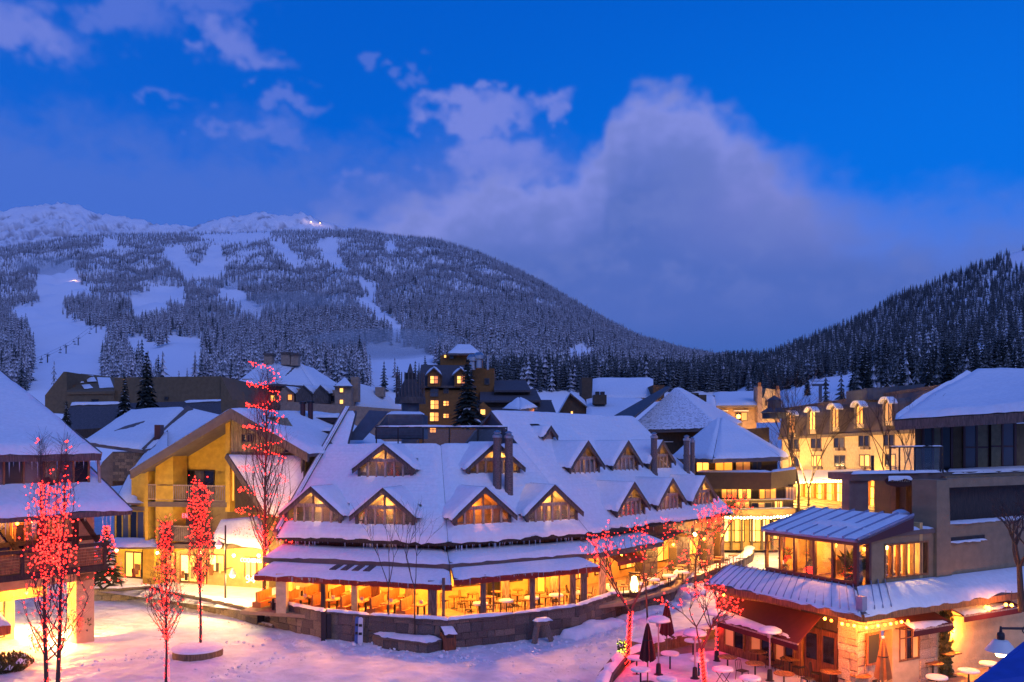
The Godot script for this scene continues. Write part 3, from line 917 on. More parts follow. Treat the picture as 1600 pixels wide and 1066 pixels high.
func dormer(root: Node3D, p: Vector3, n: Vector2, a: float, hw: float, hp_: float, lit: int, called := "dormer") -> void:
	# p: middle of the front's foot on the roof; n: inward direction of that roof side
	var zax := Vector3(-n.x, 0, n.y)
	var fr := Transform3D(Basis(UP.cross(zax), UP, zax), p - UP * 0.05)
	var o := node(root, called, fr)
	var t := T_ROOF
	var rise := (hp_ - hw) / a
	var r := RandomNumberGenerator.new()
	r.seed = int(p.x * 100) + 9000
	# cheeks
	for s in [-1.0, 1.0]:
		var c := MB.new()
		c.poly([Vector3(s * a, 0, 0), Vector3(s * a, hw, 0), Vector3(s * a, hw, -hw / t - 0.4)], Vector3(-s * 0.12, 0, 0))
		obj(o, "cheek", c, M.grey_board)
		# roof side with snow
		var ov := 0.28
		var e := Vector3(s * (a + ov), hw - rise * ov, 0.32)
		var k := Vector3(0, hp_, 0.32)
		var kb := Vector3(0, hp_, -hp_ / t - 0.3)
		var eb := Vector3(s * (a + ov), hw - rise * ov, -(hw - rise * ov) / t - 0.3)
		var nn := Vector3(s * rise, 1, 0).normalized()
		var rs := MB.new()
		rs.poly([e, k, kb, eb], -nn * 0.12)
		var slab := obj(o, "roof_side", rs, M.grey_board)
		snow(o, e + nn * 0.01, eb + nn * 0.01, kb + nn * 0.01, k + nn * 0.01, 0.17, 0.3, 0.5, 0.05)
		# barge board along the gable
		var bb := MB.new()
		var bw := 0.34
		bb.poly([e + Vector3(0, -0.02, 0), k + Vector3(0, -0.02, 0), k + Vector3(0, -bw * 1.15, 0), e + Vector3(-s * 0.02, -bw * 0.9, 0)], Vector3(0, 0, -0.10))
		obj(o, "barge_board", bb, M.timber)
		# corner post
		var cp := MB.new()
		cp.bar(s * a, 0, -0.12, s * (a - 0.2), hw - 0.06, 0.03)
		obj(o, "corner_post", cp, M.timber)
	var beam_y := hw + 0.33
	var bx := a - (beam_y - hw) / rise - 0.05
	var tie := MB.new()
	tie.bar(-bx - 0.1, beam_y, -0.1, bx + 0.1, beam_y + 0.13, 0.06)
	obj(o, "tie_beam", tie, M.trim_wood)
	var sill := MB.new()
	sill.bar(-a - 0.05, -0.06, -0.1, a + 0.05, 0.06, 0.10)
	var so := obj(o, "sill", sill, M.timber)
	var ss := MB.new()
	put(o, "snow", snow_mesh(Vector3(-a, 0.06, 0.14), Vector3(a, 0.06, 0.14), Vector3(a, 0.06, 0.0), Vector3(-a, 0.06, 0.0), 0.07, 0.2, 0.6, 0.02), M.snow)
	# four casements, two side lights, two lights in the gable
	var cx := a * 0.64
	var fm := MB.new()
	for i in 5:
		var x := lerpf(-cx, cx, i / 4.0)
		var hw2 := 0.075 if i % 2 == 0 else 0.055
		fm.bar(x - hw2, 0.06, -0.08, x + hw2, beam_y, 0.03)
	for i in 4:
		var xa := lerpf(-cx, cx, i / 4.0)
		var xb := lerpf(-cx, cx, (i + 1) / 4.0)
		fm.bar(xa + 0.06, 0.06, -0.06, xb - 0.06, 0.15, 0.01)
		fm.bar(xa + 0.06, beam_y - 0.09, -0.06, xb - 0.06, beam_y, 0.01)
	obj(o, "casement_frame", fm, M.trim_wood)
	for s in [-1.0, 1.0]:
		bars(o, "side_bar", [[s * cx, 0.52 * hw, -0.06, s * (a - 0.2), 0.52 * hw + 0.07, 0.012]], M.timber)
		var sm := MB.new()
		sm.beam(Vector3(s * (cx), beam_y - 0.02, -0.03), Vector3(s * (a - 0.15), hw - 0.02, -0.03), 0.08, 0.1, Vector3(0, 0, 1))
		obj(o, "brace", sm, M.timber)
	bars(o, "mullion", [[-0.05, beam_y, -0.08, 0.05, hp_ - 0.3, 0.02]], M.timber)
	for i in 4:
		var g := MB.new()
		g.bar(lerpf(-cx, cx, i / 4.0) + 0.06, 0.15, -0.045, lerpf(-cx, cx, (i + 1) / 4.0) - 0.06, beam_y - 0.09, -0.03)
		obj(o, "pane", g, M.glass)
	for s in [-1.0, 1.0]:
		var g := MB.new()
		g.poly([Vector3(s * cx, 0.06, -0.045), Vector3(s * (a - 0.2), 0.06, -0.045), Vector3(s * (a - 0.2), hw - 0.02, -0.045), Vector3(s * cx, beam_y, -0.045)], Vector3(0, 0, 0.012))
		obj(o, "pane", g, M.glass)
		var g2 := MB.new()
		g2.poly([Vector3(0, beam_y + 0.13, -0.045), Vector3(s * (bx - 0.15), beam_y + 0.13, -0.045), Vector3(0, hp_ - 0.36, -0.045)], Vector3(0, 0, 0.012))
		obj(o, "pane", g2, M.glass)
	# the room behind
	var room := MB.new()
	var dp := -1.05
	room.poly([Vector3(-a + 0.12, 0, dp), Vector3(a - 0.12, 0, dp), Vector3(a - 0.12, hw - 0.1, dp), Vector3(0, hp_ - 0.15, dp), Vector3(-a + 0.12, hw - 0.1, dp)], Vector3(0, 0, -0.1))
	for s in [-1.0, 1.0]:
		room.bar(s * (a - 0.12), 0.0, dp, s * (a - 0.17), hw - 0.1, -0.13)
		room.quad(Vector3(s * (a - 0.14), hw - 0.1, dp), Vector3(s * (a - 0.14), hw - 0.1, -0.12), Vector3(0, hp_ - 0.16, -0.12), Vector3(0, hp_ - 0.16, dp))
	obj(o, "room", room, M.room_wall)
	# curtains in soft folds
	for i in 4:
		if r.randf() < 0.3:
			continue
		var xa := lerpf(-cx, cx, i / 4.0) + 0.03
		var wd := cx / 2.0 * (1.0 if lit != 1 else r.randf_range(0.35, 0.9))
		if lit == 2 and i in [1]:
			continue
		var cu := MB.new()
		var k := 10
		for j in k:
			var x0 := xa + wd * j / k
			var x1 := xa + wd * (j + 1) / k
			cu.quad(Vector3(x0, 0.1, -0.16 - 0.05 * (j % 2)), Vector3(x1, 0.1, -0.16 - 0.05 * ((j + 1) % 2)), Vector3(x1, beam_y, -0.16 - 0.05 * ((j + 1) % 2)), Vector3(x0, beam_y, -0.16 - 0.05 * (j % 2)))
		obj(o, "curtain", cu, M.curtain)
	if a > 1.0:
		lamp(Vector3(r.randf_range(-0.7, 0.7), hw + 0.45, -0.62), [1.1, 3.0, 3.4, 2.6][lit], Color(1.0, 0.74, 0.40) if lit != 2 else Color(1.0, 0.55, 0.16), 0.1, o)

func flue(root: Node, label: String, foot: Vector3, h: float, rad: float) -> void:
	var o := thing("chimney_flue", label, "chimney", Transform3D(Basis.IDENTITY, foot), "round metal flues on the chalet roof")
	var b := MB.new()
	b.lathe(Vector3.ZERO, [Vector2(rad * 1.25, -0.6), Vector2(rad * 1.25, 0.1), Vector2(rad * 1.08, 0.25), Vector2(rad * 1.08, h * 0.5), Vector2(rad * 1.18, h * 0.5), Vector2(rad * 1.18, h * 0.54), Vector2(rad, h * 0.54), Vector2(rad, h - 0.25)], 12)
	obj(o, "pipe", b, M.flue)
	var c := MB.new()
	c.lathe(Vector3.ZERO, [Vector2(rad * 0.9, h - 0.25), Vector2(rad * 1.2, h - 0.25), Vector2(rad * 1.2, h - 0.1), Vector2(rad * 0.7, h), Vector2(rad * 0.7, h + 0.08), Vector2(rad * 1.0, h + 0.1), Vector2(rad * 0.3, h + 0.22), Vector2(0.0, h + 0.23)], 12)
	obj(o, "cap", c, M.steel)

func chalet() -> void:
	NA = inward(PA1, PAB); NB = inward(PAB, PBC); NC = inward(PBC, PC2)
	var r := RandomNumberGenerator.new()
	r.seed = 6
	var root := thing("chalet_restaurant", "large snow roofed chalet restaurant with two rows of gabled dormers beside the square", "building")
	var wt := 6.77
	var wr := 9.75
	var uA := (PAB - PA1).normalized()
	var uC := (PC2 - PBC).normalized()
	var ab_t := corner(PAB, NA, NB, wt)
	var bc_t := corner(PBC, NB, NC, wt)
	var r1 := corner(PBC, NB, NC, wr)
	var r2 := PC2 + NC * wr
	var a_t := PA1 + NA * wt
	var a_r := PA1 + NA * wr
	var ht := slope_h(wt)
	var hr := slope_h(wr)
	var dl := []
	for q in [[489, 825, 1], [601, 829, 1]]:
		dl.append([on_slope(q[0], q[1], PA1, NA, H_EAVE, T_ROOF), NA, 1.95, 1.1, 2.66, q[2], "dormer"])
	dl.append([on_slope(602, 752, PA1, NA, H_EAVE, T_ROOF), NA, 1.95, 1.05, 2.5, 0, "dormer"])
	for q in [[755, 829, 2], [863, 822, 1]]:
		dl.append([on_slope(q[0], q[1], PBC, NB, H_EAVE, T_ROOF), NB, 2.0, 1.1, 2.72, q[2], "dormer"])
	dl.append([on_slope(772, 750, PBC, NB, H_EAVE, T_ROOF), NB, 2.0, 1.05, 2.6, 3, "dormer"])
	for q in [[986, 812], [1046, 802], [1097, 795]]:
		dl.append([on_slope(q[0], q[1], PBC, NC, H_EAVE, T_ROOF), NC, 1.95, 1.1, 2.75, 3, "dormer"])
	for q in [[914, 745], [977, 741], [1031, 737]]:
		dl.append([on_slope(q[0], q[1], PBC, NC, H_EAVE, T_ROOF), NC, 1.95, 1.05, 2.7, 0, "dormer"])
	dl.append([on_slope(856, 691, PBC, NC, H_EAVE, T_ROOF), NC, 0.62, 0.75, 1.3, 0, "attic_dormer"])   # the attic vent dormer
	for q in dl:
		var zax := Vector3(-q[1].x, 0, q[1].y)
		snow_holes.append([Transform3D(Basis(UP.cross(zax), UP, zax), q[0]).affine_inverse(), q[2] - 0.22])
	roof(root, W3(PA1, H_EAVE), W3(PAB, H_EAVE), W3(ab_t, ht), W3(a_t, ht), M.shingle, 0.26, 0.22, 0.3)
	roof(root, W3(PAB, H_EAVE), W3(PBC, H_EAVE), W3(bc_t, ht), W3(ab_t, ht), M.shingle, 0.26, 0.22, 0.3)
	roof(root, W3(PBC, H_EAVE), W3(PC2, H_EAVE), W3(r2, hr), W3(r1, hr), M.shingle, 0.22, 0.22, 0.3)
	roof(root, W3(a_t, ht), W3(a_t + uA * 1.5, ht), W3(a_r + uA * 0.7, hr), W3(a_r, hr), M.shingle, 0.12, 0.25)
	snow_holes.clear()
	# raised snowy verge along the left gable end
	var vg := MB.new()
	vg.beam(W3(PA1, H_EAVE) + Vector3(-0.05, 0.15, 0), W3(a_r, hr) + Vector3(-0.05, 0.15, 0), 0.3, 0.35)
	var vo := obj(root, "verge", vg, M.fascia)
	var vx := Vector3(0.15, 0, 0)
	snow(vo, W3(PA1, H_EAVE + 0.34) - vx, W3(PA1, H_EAVE + 0.34) + vx, W3(a_r, hr + 0.34) + vx, W3(a_r, hr + 0.34) - vx, 0.12, 0.2, 0.5, 0.0)
	# rear slopes and inner walls, so that the roof is a closed body
	var back := MB.new()
	var rb1 := r1 + NC * 9.0
	var rb2 := r2 + NC * 9.0
	back.poly([W3(r1, hr), W3(r2, hr), W3(rb2, H_EAVE), W3(rb1, H_EAVE)], Vector3(0, -0.2, 0))
	obj(root, "rear_roof", back, M.shingle)
	var ge := MB.new()
	ge.poly([W3(PC2 - uC * 0.3 + NC * 0.3, H_EAVE - 0.1), W3(r2 - uC * 0.3, hr - 0.3), W3(rb2 - uC * 0.3, H_EAVE)], W3(-uC * 0.2, 0) )
	obj(root, "gable_wall", ge, M.grey_board)
	var dk := MB.new()
	dk.poly([W3(bc_t, ht - 0.3), W3(r1, hr - 0.05), at(728, 690, 67)], Vector3(0.02, 0, -0.3))
	obj(root, "terrace_gable", dk, M.screen_metal)
	var deck := MB.new()
	deck.poly([W3(a_t, ht - 0.25), W3(ab_t, ht - 0.25), W3(bc_t, ht - 0.25), W3(r1 + Vector2(-1, 4), ht - 0.25), W3(a_r + NA * 5.0, ht - 0.25)], Vector3(0, -0.2, 0))
	obj(root, "terrace_deck", deck, M.blue_grey)
	# metal screen, stair house and glass railing of the roof terrace
	var sc := MB.new()
	sc.poly([at(541, 688, 61.5), at(577, 641, 64), at(607, 643, 64), at(566, 688, 61.5)], Vector3(0, 0, -0.2))
	obj(root, "roof_screen", sc, M.screen_metal)
	var sh := MB.new()
	sh.poly([at(586, 686, 61), at(586, 672, 61), at(605, 648, 61.8), at(662, 648, 61.8), at(662, 686, 61)], Vector3(0, 0, -3.0))
	var sho := obj(root, "stair_house", sh, M.blue_grey)
	var fr := frame(at(586, 686, 60.95), at(662, 686, 60.95))
	for i in 9:
		var b := MB.new()
		b.t = fr
		b.bar(0.9 if i > 4 else 0.05, 0.05 + i * 0.19, 0, 3.38, 0.22 + i * 0.19, 0.04)
		obj(sho, "siding_board", b, M.blue_grey)
	snow(sho, at(603, 648, 61.7), at(663, 648, 61.7), at(663, 646, 64), at(605, 646, 64), 0.14, 0.3)
	var rail := node(root, "terrace_railing")
	var rz := 59.9
	var tb := MB.new()
	tb.bar(at(586, 668, rz).x, at(0, 668, rz).y - 0.05, -rz - 0.05, at(793, 668, rz).x, at(0, 668, rz).y + 0.05, -rz + 0.07)
	obj(rail, "top_rail", tb, M.dark_metal)
	snow(rail, at(586, 667, rz - 0.06), at(793, 667, rz - 0.06), at(793, 667, rz + 0.1), at(586, 667, rz + 0.1), 0.1, 0.2, 0.6, 0.0)
	for x in [588, 622, 661, 702, 746, 784, 792]:
		var b := MB.new()
		b.bar(at(x - 1, 0, rz).x, ht - 0.3, -rz - 0.03, at(x + 1, 0, rz).x, at(0, 668, rz).y, -rz + 0.03)
		obj(rail, "post", b, M.dark_metal)
	for q in [[663, 701], [704, 745], [748, 783]]:
		var b := MB.new()
		b.bar(at(q[0], 0, rz).x, ht - 0.05, -rz - 0.01, at(q[1], 0, rz).x, at(0, 671, rz).y, -rz + 0.01)
		obj(rail, "glass_panel", b, M.glass)
	for q in dl:
		dormer(root, q[0], q[1], q[2], q[3], q[4], q[5], q[6])
	# flues
	var flues := [[777, 770, 678, "left of the two tall metal flues on the chalet roof"], [795, 777, 679, "right of the two tall metal flues on the chalet roof"], [1022, 743, 680, "metal flue in front of the last upper dormer"], [1073, 742, 684, "thicker of the two flues near the chalet roof end"], [1082, 742, 687, "thinner of the two flues near the chalet roof end"]]
	for q in flues:
		var f := on_slope(q[0], q[1], PBC, NB if q[0] < 900 else NC, H_EAVE, T_ROOF)
		flue(root, q[3], f, (q[1] - q[2]) * -f.z / F, 0.26 if q[0] != 1082 else 0.2)
	# eaves: fascia, clerestory of upright boards, icicles
	var e0 := [PA1, PAB, PBC, PC2]
	var ns := [NA, NA, NB, NB, NC, NC]
	var band := [PA1 + NA * 0.9, corner(PAB, NA, NB, 0.9), corner(PBC, NB, NC, 0.9), PC2 + NC * 0.9]
	for i in 3:
		var f := frame(W3(band[i], 4.4), W3(band[i + 1], 4.4))
		var L: float = band[i].distance_to(band[i + 1])
		var bk := MB.new()
		bk.t = f
		bk.bar(0, -0.3, -0.2, L, 1.5, -0.02)
		var x := 0.02
		while x < L - 0.1:
			bk.bar(x, -0.1, -0.02, minf(x + 0.26, L), 1.45, 0.02 + 0.03 * r.randf())
			x += 0.28
		obj(root, "board_band", bk, M.dark_wood)
		var fa := MB.new()
		fa.beam(W3(e0[i], H_EAVE - 0.12), W3(e0[i + 1], H_EAVE - 0.12), 0.1, 0.26)
		fa.quad(W3(e0[i], H_EAVE - 0.2), W3(e0[i + 1], H_EAVE - 0.2), W3(band[i + 1], H_EAVE + 0.2), W3(band[i], H_EAVE + 0.2))
		obj(root, "eave_board", fa, M.dark_wood)
		icicles(root, W3(e0[i], H_EAVE - 0.2), W3(e0[i + 1], H_EAVE - 0.2), 60, 0.7, r)
	# ledge roof below it
	var cl_ := PBC + uC * 7.4
	var lf := [PA1 + NA * -1.3 - uA * 0.1, corner(PAB, NA, NB, -1.3), corner(PBC, NB, NC, -1.3), cl_ + NC * -1.3]
	var lb := [PA1 + NA * 0.88 - uA * 0.1, corner(PAB, NA, NB, 0.88), corner(PBC, NB, NC, 0.88), cl_ + NC * 0.88]
	for i in 3:
		roof(root, W3(lf[i], 4.22), W3(lf[i + 1], 4.22), W3(lb[i + 1], 4.72), W3(lb[i], 4.72), M.fascia, 0.16, 0.12, 0.0, "ledge_roof")
		var fa := MB.new()
		fa.beam(W3(lf[i], 4.02), W3(lf[i + 1], 4.02), 0.12, 0.38)
		obj(root, "ledge_fascia", fa, M.fascia)
	# awnings over the terrace
	var af := [PA1 + NA * -3.1 + uA * 0.4, corner(PAB, NA, NB, -3.1), corner(PBC, NB, NC, -3.1)]
	var ab := [PA1 + NA * -1.15 + uA * 0.5, corner(PAB, NA, NB, -1.15), corner(PBC, NB, NC, -1.15)]
	var bf: Vector2 = af[1].lerp(af[2], 0.84)
	var bb: Vector2 = ab[1].lerp(ab[2], 0.84)
	var uB := (PBC - PAB).normalized()
	roof(root, W3(af[0], 3.42), W3(af[1], 3.36), W3(ab[1], 3.95), W3(ab[0], 3.95), M.maroon_metal, 0.09, 0.06, 0.0, "awning")
	roof(root, W3(af[1] + uB * 0.1, 3.62), W3(bf, 3.62), W3(bb, 4.0), W3(ab[1] + uB * 0.1, 4.0), M.maroon_metal, 0.09, 0.06, 0.0, "awning")
	for q in [[0.37, 0.8], [0.43, 0.82], [0.49, 0.78], [0.55, 0.8]]:   # bare panes where the snow has slid off
		var lo := W3(af[0].lerp(af[1], q[0]), 3.52).lerp(W3(ab[0].lerp(ab[1], q[0]), 4.05), 0.42)
		var hi := W3(af[0].lerp(af[1], q[0] + 0.02), 3.52).lerp(W3(ab[0].lerp(ab[1], q[0] + 0.02), 4.05), q[1])
		var wv := W3(uA * 0.42, 0)
		var b := MB.new()
		b.poly([lo, lo + wv, hi + wv, hi], Vector3(0, 0.04, 0))
		obj(root, "bare_pane", b, M.timber)
	for q in [[af[0], af[1], 3.38, 3.32, M.red_cloth], [af[1] + uB * 0.1, bf, 3.58, 3.58, M.red_cloth]]:
		var b := MB.new()
		var K := 40
		for i in K:   # a scalloped cloth edge
			var p0 := W3(q[0].lerp(q[1], float(i) / K), lerpf(q[2], q[3], float(i) / K))
			var p1 := W3(q[0].lerp(q[1], (i + 1.0) / K), lerpf(q[2], q[3], (i + 1.0) / K))
			var off := Vector3(0, 0, 0.03 * sin(i * 1.3))
			b.quad(p0 + off - UP * (0.30 + 0.03 * (i % 2)), p1 - off - UP * (0.30 + 0.03 * ((i + 1) % 2)), p1, p0)
		obj(root, "valance", b, q[4])
		icicles(root, W3(q[0], q[2]), W3(q[1], q[3]), 40, 0.35, r)
	# posts under the awnings
	var pl0: Vector2 = PA1 + NA * -2.75
	for q in [[441, 0.30, M.cream_wall], [505, 0.12, M.dark_metal], [554, 0.17, M.warm_wall], [676, 0.24, M.timber]]:
		var p := _along(PA1 + NA * -2.75, uA, q[0])
		var b := MB.new()
		b.bar(p.x - q[1], 1.2, -p.y - q[1], p.x + q[1], 3.5, -p.y + q[1])
		obj(root, "post", b, q[2])
	for q in [[693, 0.08], [755, 0.16], [771, 0.05], [832, 0.17], [874, 0.05], [895, 0.17], [912, 0.2]]:
		var p := _along(corner(PAB, NA, NB, -2.75), uB, q[0])
		var b := MB.new()
		b.bar(p.x - q[1], 1.2, -p.y - q[1], p.x + q[1], 3.7, -p.y + q[1])
		obj(root, "post", b, M.timber)
	for q in [[505, -0.4, M.orange_wood], [587, -0.4, M.red_wood], [452, 0.3, M.cream_wall], [640, 0.0, M.timber]]:
		var p := _along(PA1 + NA * q[1], uA, q[0])
		var b := MB.new()
		b.bar(p.x - 0.24, 1.2, -p.y - 0.24, p.x + 0.24, 4.1, -p.y + 0.24)
		obj(root, "column", b, q[2])
	for px in [790, 865, 941]:
		var p := _along(corner(PAB, NA, NB, -0.6), uB, px)
		var b := MB.new()
		b.bar(p.x - 0.22, 1.2, -p.y - 0.22, p.x + 0.22, 4.1, -p.y + 0.22)
		obj(root, "column", b, M.trim_wood)
	# the room at the back: walls with windows and doors, ceiling, floor
	var iw := [PA1 + NA * 2.6 - uA * 1.0, corner(PAB, NA, NB, 2.6), corner(PBC, NB, NC, 2.6), PC2 + NC * 2.6]
	var ifr := [PA1 + NA * -3.0 - uA * 0.6, corner(PAB, NA, NB, -3.0), corner(PBC, NB, NC, -3.0), PBC + uC * 6.0 + NC * -3.0]
	for i in 3:
		var f := frame(W3(iw[i], 1.2), W3(iw[i + 1], 1.2))
		var L: float = iw[i].distance_to(iw[i + 1])
		var b := MB.new()
		b.t = f
		b.bar(0, -0.2, -0.25, L, 3.6, 0)
		var wo := obj(root, "inner_wall", b, M.warm_wall)
		var ce := MB.new()
		ce.quad(W3(lf[i], 4.15), W3(lf[i + 1], 4.15), W3(iw[i + 1], 4.3), W3(iw[i], 4.3))
		obj(root, "ceiling", ce, M.plank)
		var pr := RandomNumberGenerator.new()
		pr.seed = 70 + i
		for k in int(L / 1.3):   # pictures, mirrors and shelves on the walls
			var px := 0.6 + 1.3 * k + pr.randf_range(-0.2, 0.2)
			var pn := node(wo, "picture", f)
			bars(pn, "frame", [[px, 2.62, 0.003, px + 0.55, 3.05, 0.05]], M.dark_wood)
			bars(pn, "print", [[px + 0.06, 2.68, 0.045, px + 0.49, 2.99, 0.06]], [M.red_cloth, M.cream_wall, M.blue_grey, M.leaf][k % 4])
		for k in int(L / 2.4):
			var bmn := MB.new()
			bmn.t = f
			bmn.bar(0.8 + 2.4 * k, 2.72, -0.1, 1.0 + 2.4 * k, 2.95, 3.2)
			obj(root, "ceiling_beam", bmn, M.dark_wood)
		if i == 0:
			bars(wo, "panel", [[0.4, 0.0, 0.002, L - 0.3, 0.95, 0.05]], M.orange_wood)
			for q in [[1.6, 2.6], [4.6, 6.9], [7.6, 8.6], [9.4, 11.2]]:
				window_in(wo, f, q[0], 1.0, q[1], 2.5, 2, M.dark_wood, ["lit_d", "dark_pane", "lit_b"])
		elif i == 1:
			for q in [[0.4, 2.6], [4.3, 5.6]]:
				window_in(wo, f, q[0], 1.0, q[1], 2.3, 3, M.dark_wood, ["lit_d", "dark_pane"])
			window_in(wo, f, 3.0, 0.02, 3.9, 2.3, 1, M.dark_wood, ["dark_pane"])
			window_in(wo, f, 6.2, 0.02, 7.4, 2.4, 2, M.timber, ["lit_b", "lit_a"])
		else:
			for q in [[1.5, 3.2], [4.2, 5.6], [7.5, 10], [12, 15], [17, 20]]:
				window_in(wo, f, q[0], 0.6, q[1], 2.6, 3, M.dark_wood, ["lit_b", "lit_c", "lit_a"])
	var fl := MB.new()
	fl.poly([W3(ifr[0], 1.2), W3(ifr[1], 1.2), W3(iw[1], 1.2), W3(iw[0], 1.2)], Vector3(0, -0.2, 0))
	fl.poly([W3(ifr[1], 1.2), W3(ifr[2], 1.2), W3(iw[2], 1.2), W3(iw[1], 1.2)], Vector3(0, -0.2, 0))
	fl.poly([W3(ifr[2], 1.2), W3(ifr[3], 1.2), W3(PC2 + NC * 2.6, 1.2), W3(iw[2], 1.2)], Vector3(0, -0.2, 0))
	obj(root, "terrace_floor", fl, M.floor_stone)
	# arcade of the right wing: stone piers, arches, lit soffit
	var cf := frame(W3(PBC + NC * 0.75 + uC * 0.0, 1.2), W3(PC2 + NC * 0.75, 1.2))
	var LC := PBC.distance_to(PC2)
	var so := MB.new()
	so.t = cf
	so.quad(Vector3(7.0, 3.95, -0.1), Vector3(LC, 3.95, -0.1), Vector3(LC, 3.95, 1.0), Vector3(7.0, 3.95, 1.0))
	so.bar(0, 3.1, -0.15, LC, 4.0, 0.06)
	obj(root, "arcade_beam", so, M.plank)
	var rs := RandomNumberGenerator.new()
	rs.seed = 88
	for q in [[8.2, 10.2], [13.2, 15.4], [18.4, 19.6], [20.9, LC]]:
		var b := MB.new()
		b.t = cf
		b.bar(q[0], -1.2, -0.7, q[1], 3.15, 0)
		var pier := obj(root, "stone_pier", b, M.mortar)
		stone_face(pier, cf, q[0], q[1], -1.2, 3.1, 0.6, "stone", rs, 60)
	for q in [[10.2, 13.2], [15.4, 18.4]]:   # arch rings
		var b := MB.new()
		b.t = cf
		for k in 8:
			var a0 := PI * k / 8.0
			var a1 := PI * (k + 1) / 8.0
			var cx: float = (q[0] + q[1]) / 2
			var hw: float = (q[1] - q[0]) / 2
			b.poly([Vector3(cx - cos(a0) * hw, 1.8 + sin(a0) * 0.95, -0.6), Vector3(cx - cos(a1) * hw, 1.8 + sin(a1) * 0.95, -0.6), Vector3(cx - cos(a1) * hw, 3.15, -0.6), Vector3(cx - cos(a0) * hw, 3.15, -0.6)], Vector3(0, 0, 0.6))
		obj(root, "stone_arch", b, M.stone0)
	# hanging lamps
	var li := 0
	for q in [[PA1 + NA * -1.0 + uA * 1.2, 3.3], [PA1 + NA * 0.6 + uA * 3.6, 3.3], [PA1 + NA * -1.0 + uA * 6.0, 3.2], [PA1 + NA * 0.6 + uA * 8.4, 3.3], [PA1 + NA * -1.2 + uA * 10.3, 3.1], [PAB + NB * -0.9 + uB * 1.8, 3.5], [PAB + NB * 0.5 + uB * 4.2, 3.5], [PAB + NB * -1.0 + uB * 6.3, 3.5], [PAB + NB * 0.6 + uB * 9.0, 3.4], [PBC + NC * -0.6 + uC * 3.0, 3.4], [PBC + NC * -0.3 + uC * 6.2, 3.6], [PBC + NC * 0.2 + uC * 11.7, 3.3], [PBC + NC * 0.2 + uC * 16.8, 3.3], [PBC + NC * 0.2 + uC * 20.2, 3.3]]:
		var p := W3(q[0], q[1] + 0.15)
		pendant(p, "bulb_warm", 26.0, "glowing pendant lamp, %s from the left under the chalet terrace roof" % ORD14[li], "terrace pendant lamps")
		li += 1
	# a bright wall lantern between the arches
	for q in [[PBC + NC * 0.55 + uC * 10.0, 4.0, "nearer"], [PBC + NC * 0.4 + uC * 15.6, 3.9, "farther"]]:
		pendant(W3(q[0], q[1]), "bulb_white", 20.0, "%s bright round lantern on the arcade of the chalet wing" % q[2], "arcade lanterns", 0.17)
	# red awning right of the corner
	var ra := MB.new()
	var rp0 := PBC + uC * 1.6 + NC * -1.2
	var rp1 := PBC + uC * 5.0 + NC * -1.2
	ra.quad(W3(rp0, 3.3), W3(rp1, 3.3), W3(rp1 + NC * 0.9, 3.75), W3(rp0 + NC * 0.9, 3.75))
	ra.quad(W3(rp0, 3.05), W3(rp1, 3.05), W3(rp1, 3.3), W3(rp0, 3.3))
	obj(root, "red_awning", ra, M.red_cloth)

const ORD14 := ["first", "second", "third", "fourth", "fifth", "sixth", "seventh", "eighth", "ninth", "tenth", "eleventh", "twelfth", "thirteenth", "last"]
func _along(p: Vector2, u: Vector2, px: float) -> Vector2:   # the point of the line p + s u at bearing px
	var k := (px - 800.0) / F
	var s := (k * p.y - p.x) / (u.x - k * u.y)
	return p + u * s
func window_in(parent: Node, f: Transform3D, x0: float, y0: float, x1: float, y1: float, cols: int, fm: Material, names: Array) -> void:
	var o := node(parent, "window", f)
	var b := MB.new()
	b.bar(x0 - 0.08, y0 - 0.08, 0.002, x0, y1 + 0.08, 0.08)
	b.bar(x1, y0 - 0.08, 0.002, x1 + 0.08, y1 + 0.08, 0.08)
	b.bar(x0, y1, 0.002, x1, y1 + 0.08, 0.08)
	b.bar(x0, y0 - 0.08, 0.002, x1, y0, 0.08)
	for i in range(1, cols):
		var x := lerpf(x0, x1, float(i) / cols)
		b.bar(x - 0.03, y0, 0.002, x + 0.03, y1, 0.07)
	for i in cols:
		var x0_ := lerpf(x0, x1, float(i) / cols)
		b.bar(x0_, lerpf(y0, y1, 0.66), 0.002, lerpf(x0, x1, (i + 1.0) / cols), lerpf(y0, y1, 0.66) + 0.04, 0.06)
	obj(o, "frame", b, fm)
	for i in cols:
		var p := MB.new()
		p.bar(lerpf(x0, x1, float(i) / cols), y0, 0.003, lerpf(x0, x1, (i + 1.0) / cols), y1, 0.02)
		obj(o, "pane", p, M[names[i % names.size()]])
var pendant_meshes := []
func pendant(p: Vector3, m: String, e: float, label: String, group: String, rad := 0.10) -> Node3D:
	if pendant_meshes.is_empty():
		var b := MB.new()
		b.lathe(Vector3.ZERO, [Vector2(0.0, -1.0), Vector2(0.6, -0.8), Vector2(1.0, 0.0), Vector2(0.6, 0.8), Vector2(0.0, 1.0)], 8)
		pendant_meshes.append(b.mesh())
		var c := MB.new()
		c.ring(Vector3(0, 0.09, 0), Vector3(0, 0.6, 0), 0.012, 0.012, 4)
		c.lathe(Vector3.ZERO, [Vector2(0.06, 0.07), Vector2(0.05, 0.16), Vector2(0.0, 0.17)], 8)
		pendant_meshes.append(c.mesh())
	var o := thing("pendant_lamp", label, "lamp", Transform3D(Basis.IDENTITY, p), group)
	put(o, "bulb", pendant_meshes[0], M[m], Transform3D(Basis.from_scale(Vector3.ONE * rad)))
	put(o, "cord", pendant_meshes[1], M.dark_metal)
	lamp(Vector3.ZERO, e, Color(1.0, 0.60, 0.20) if m == "bulb_warm" else Color(1.0, 0.78, 0.42), rad, o)
	return o

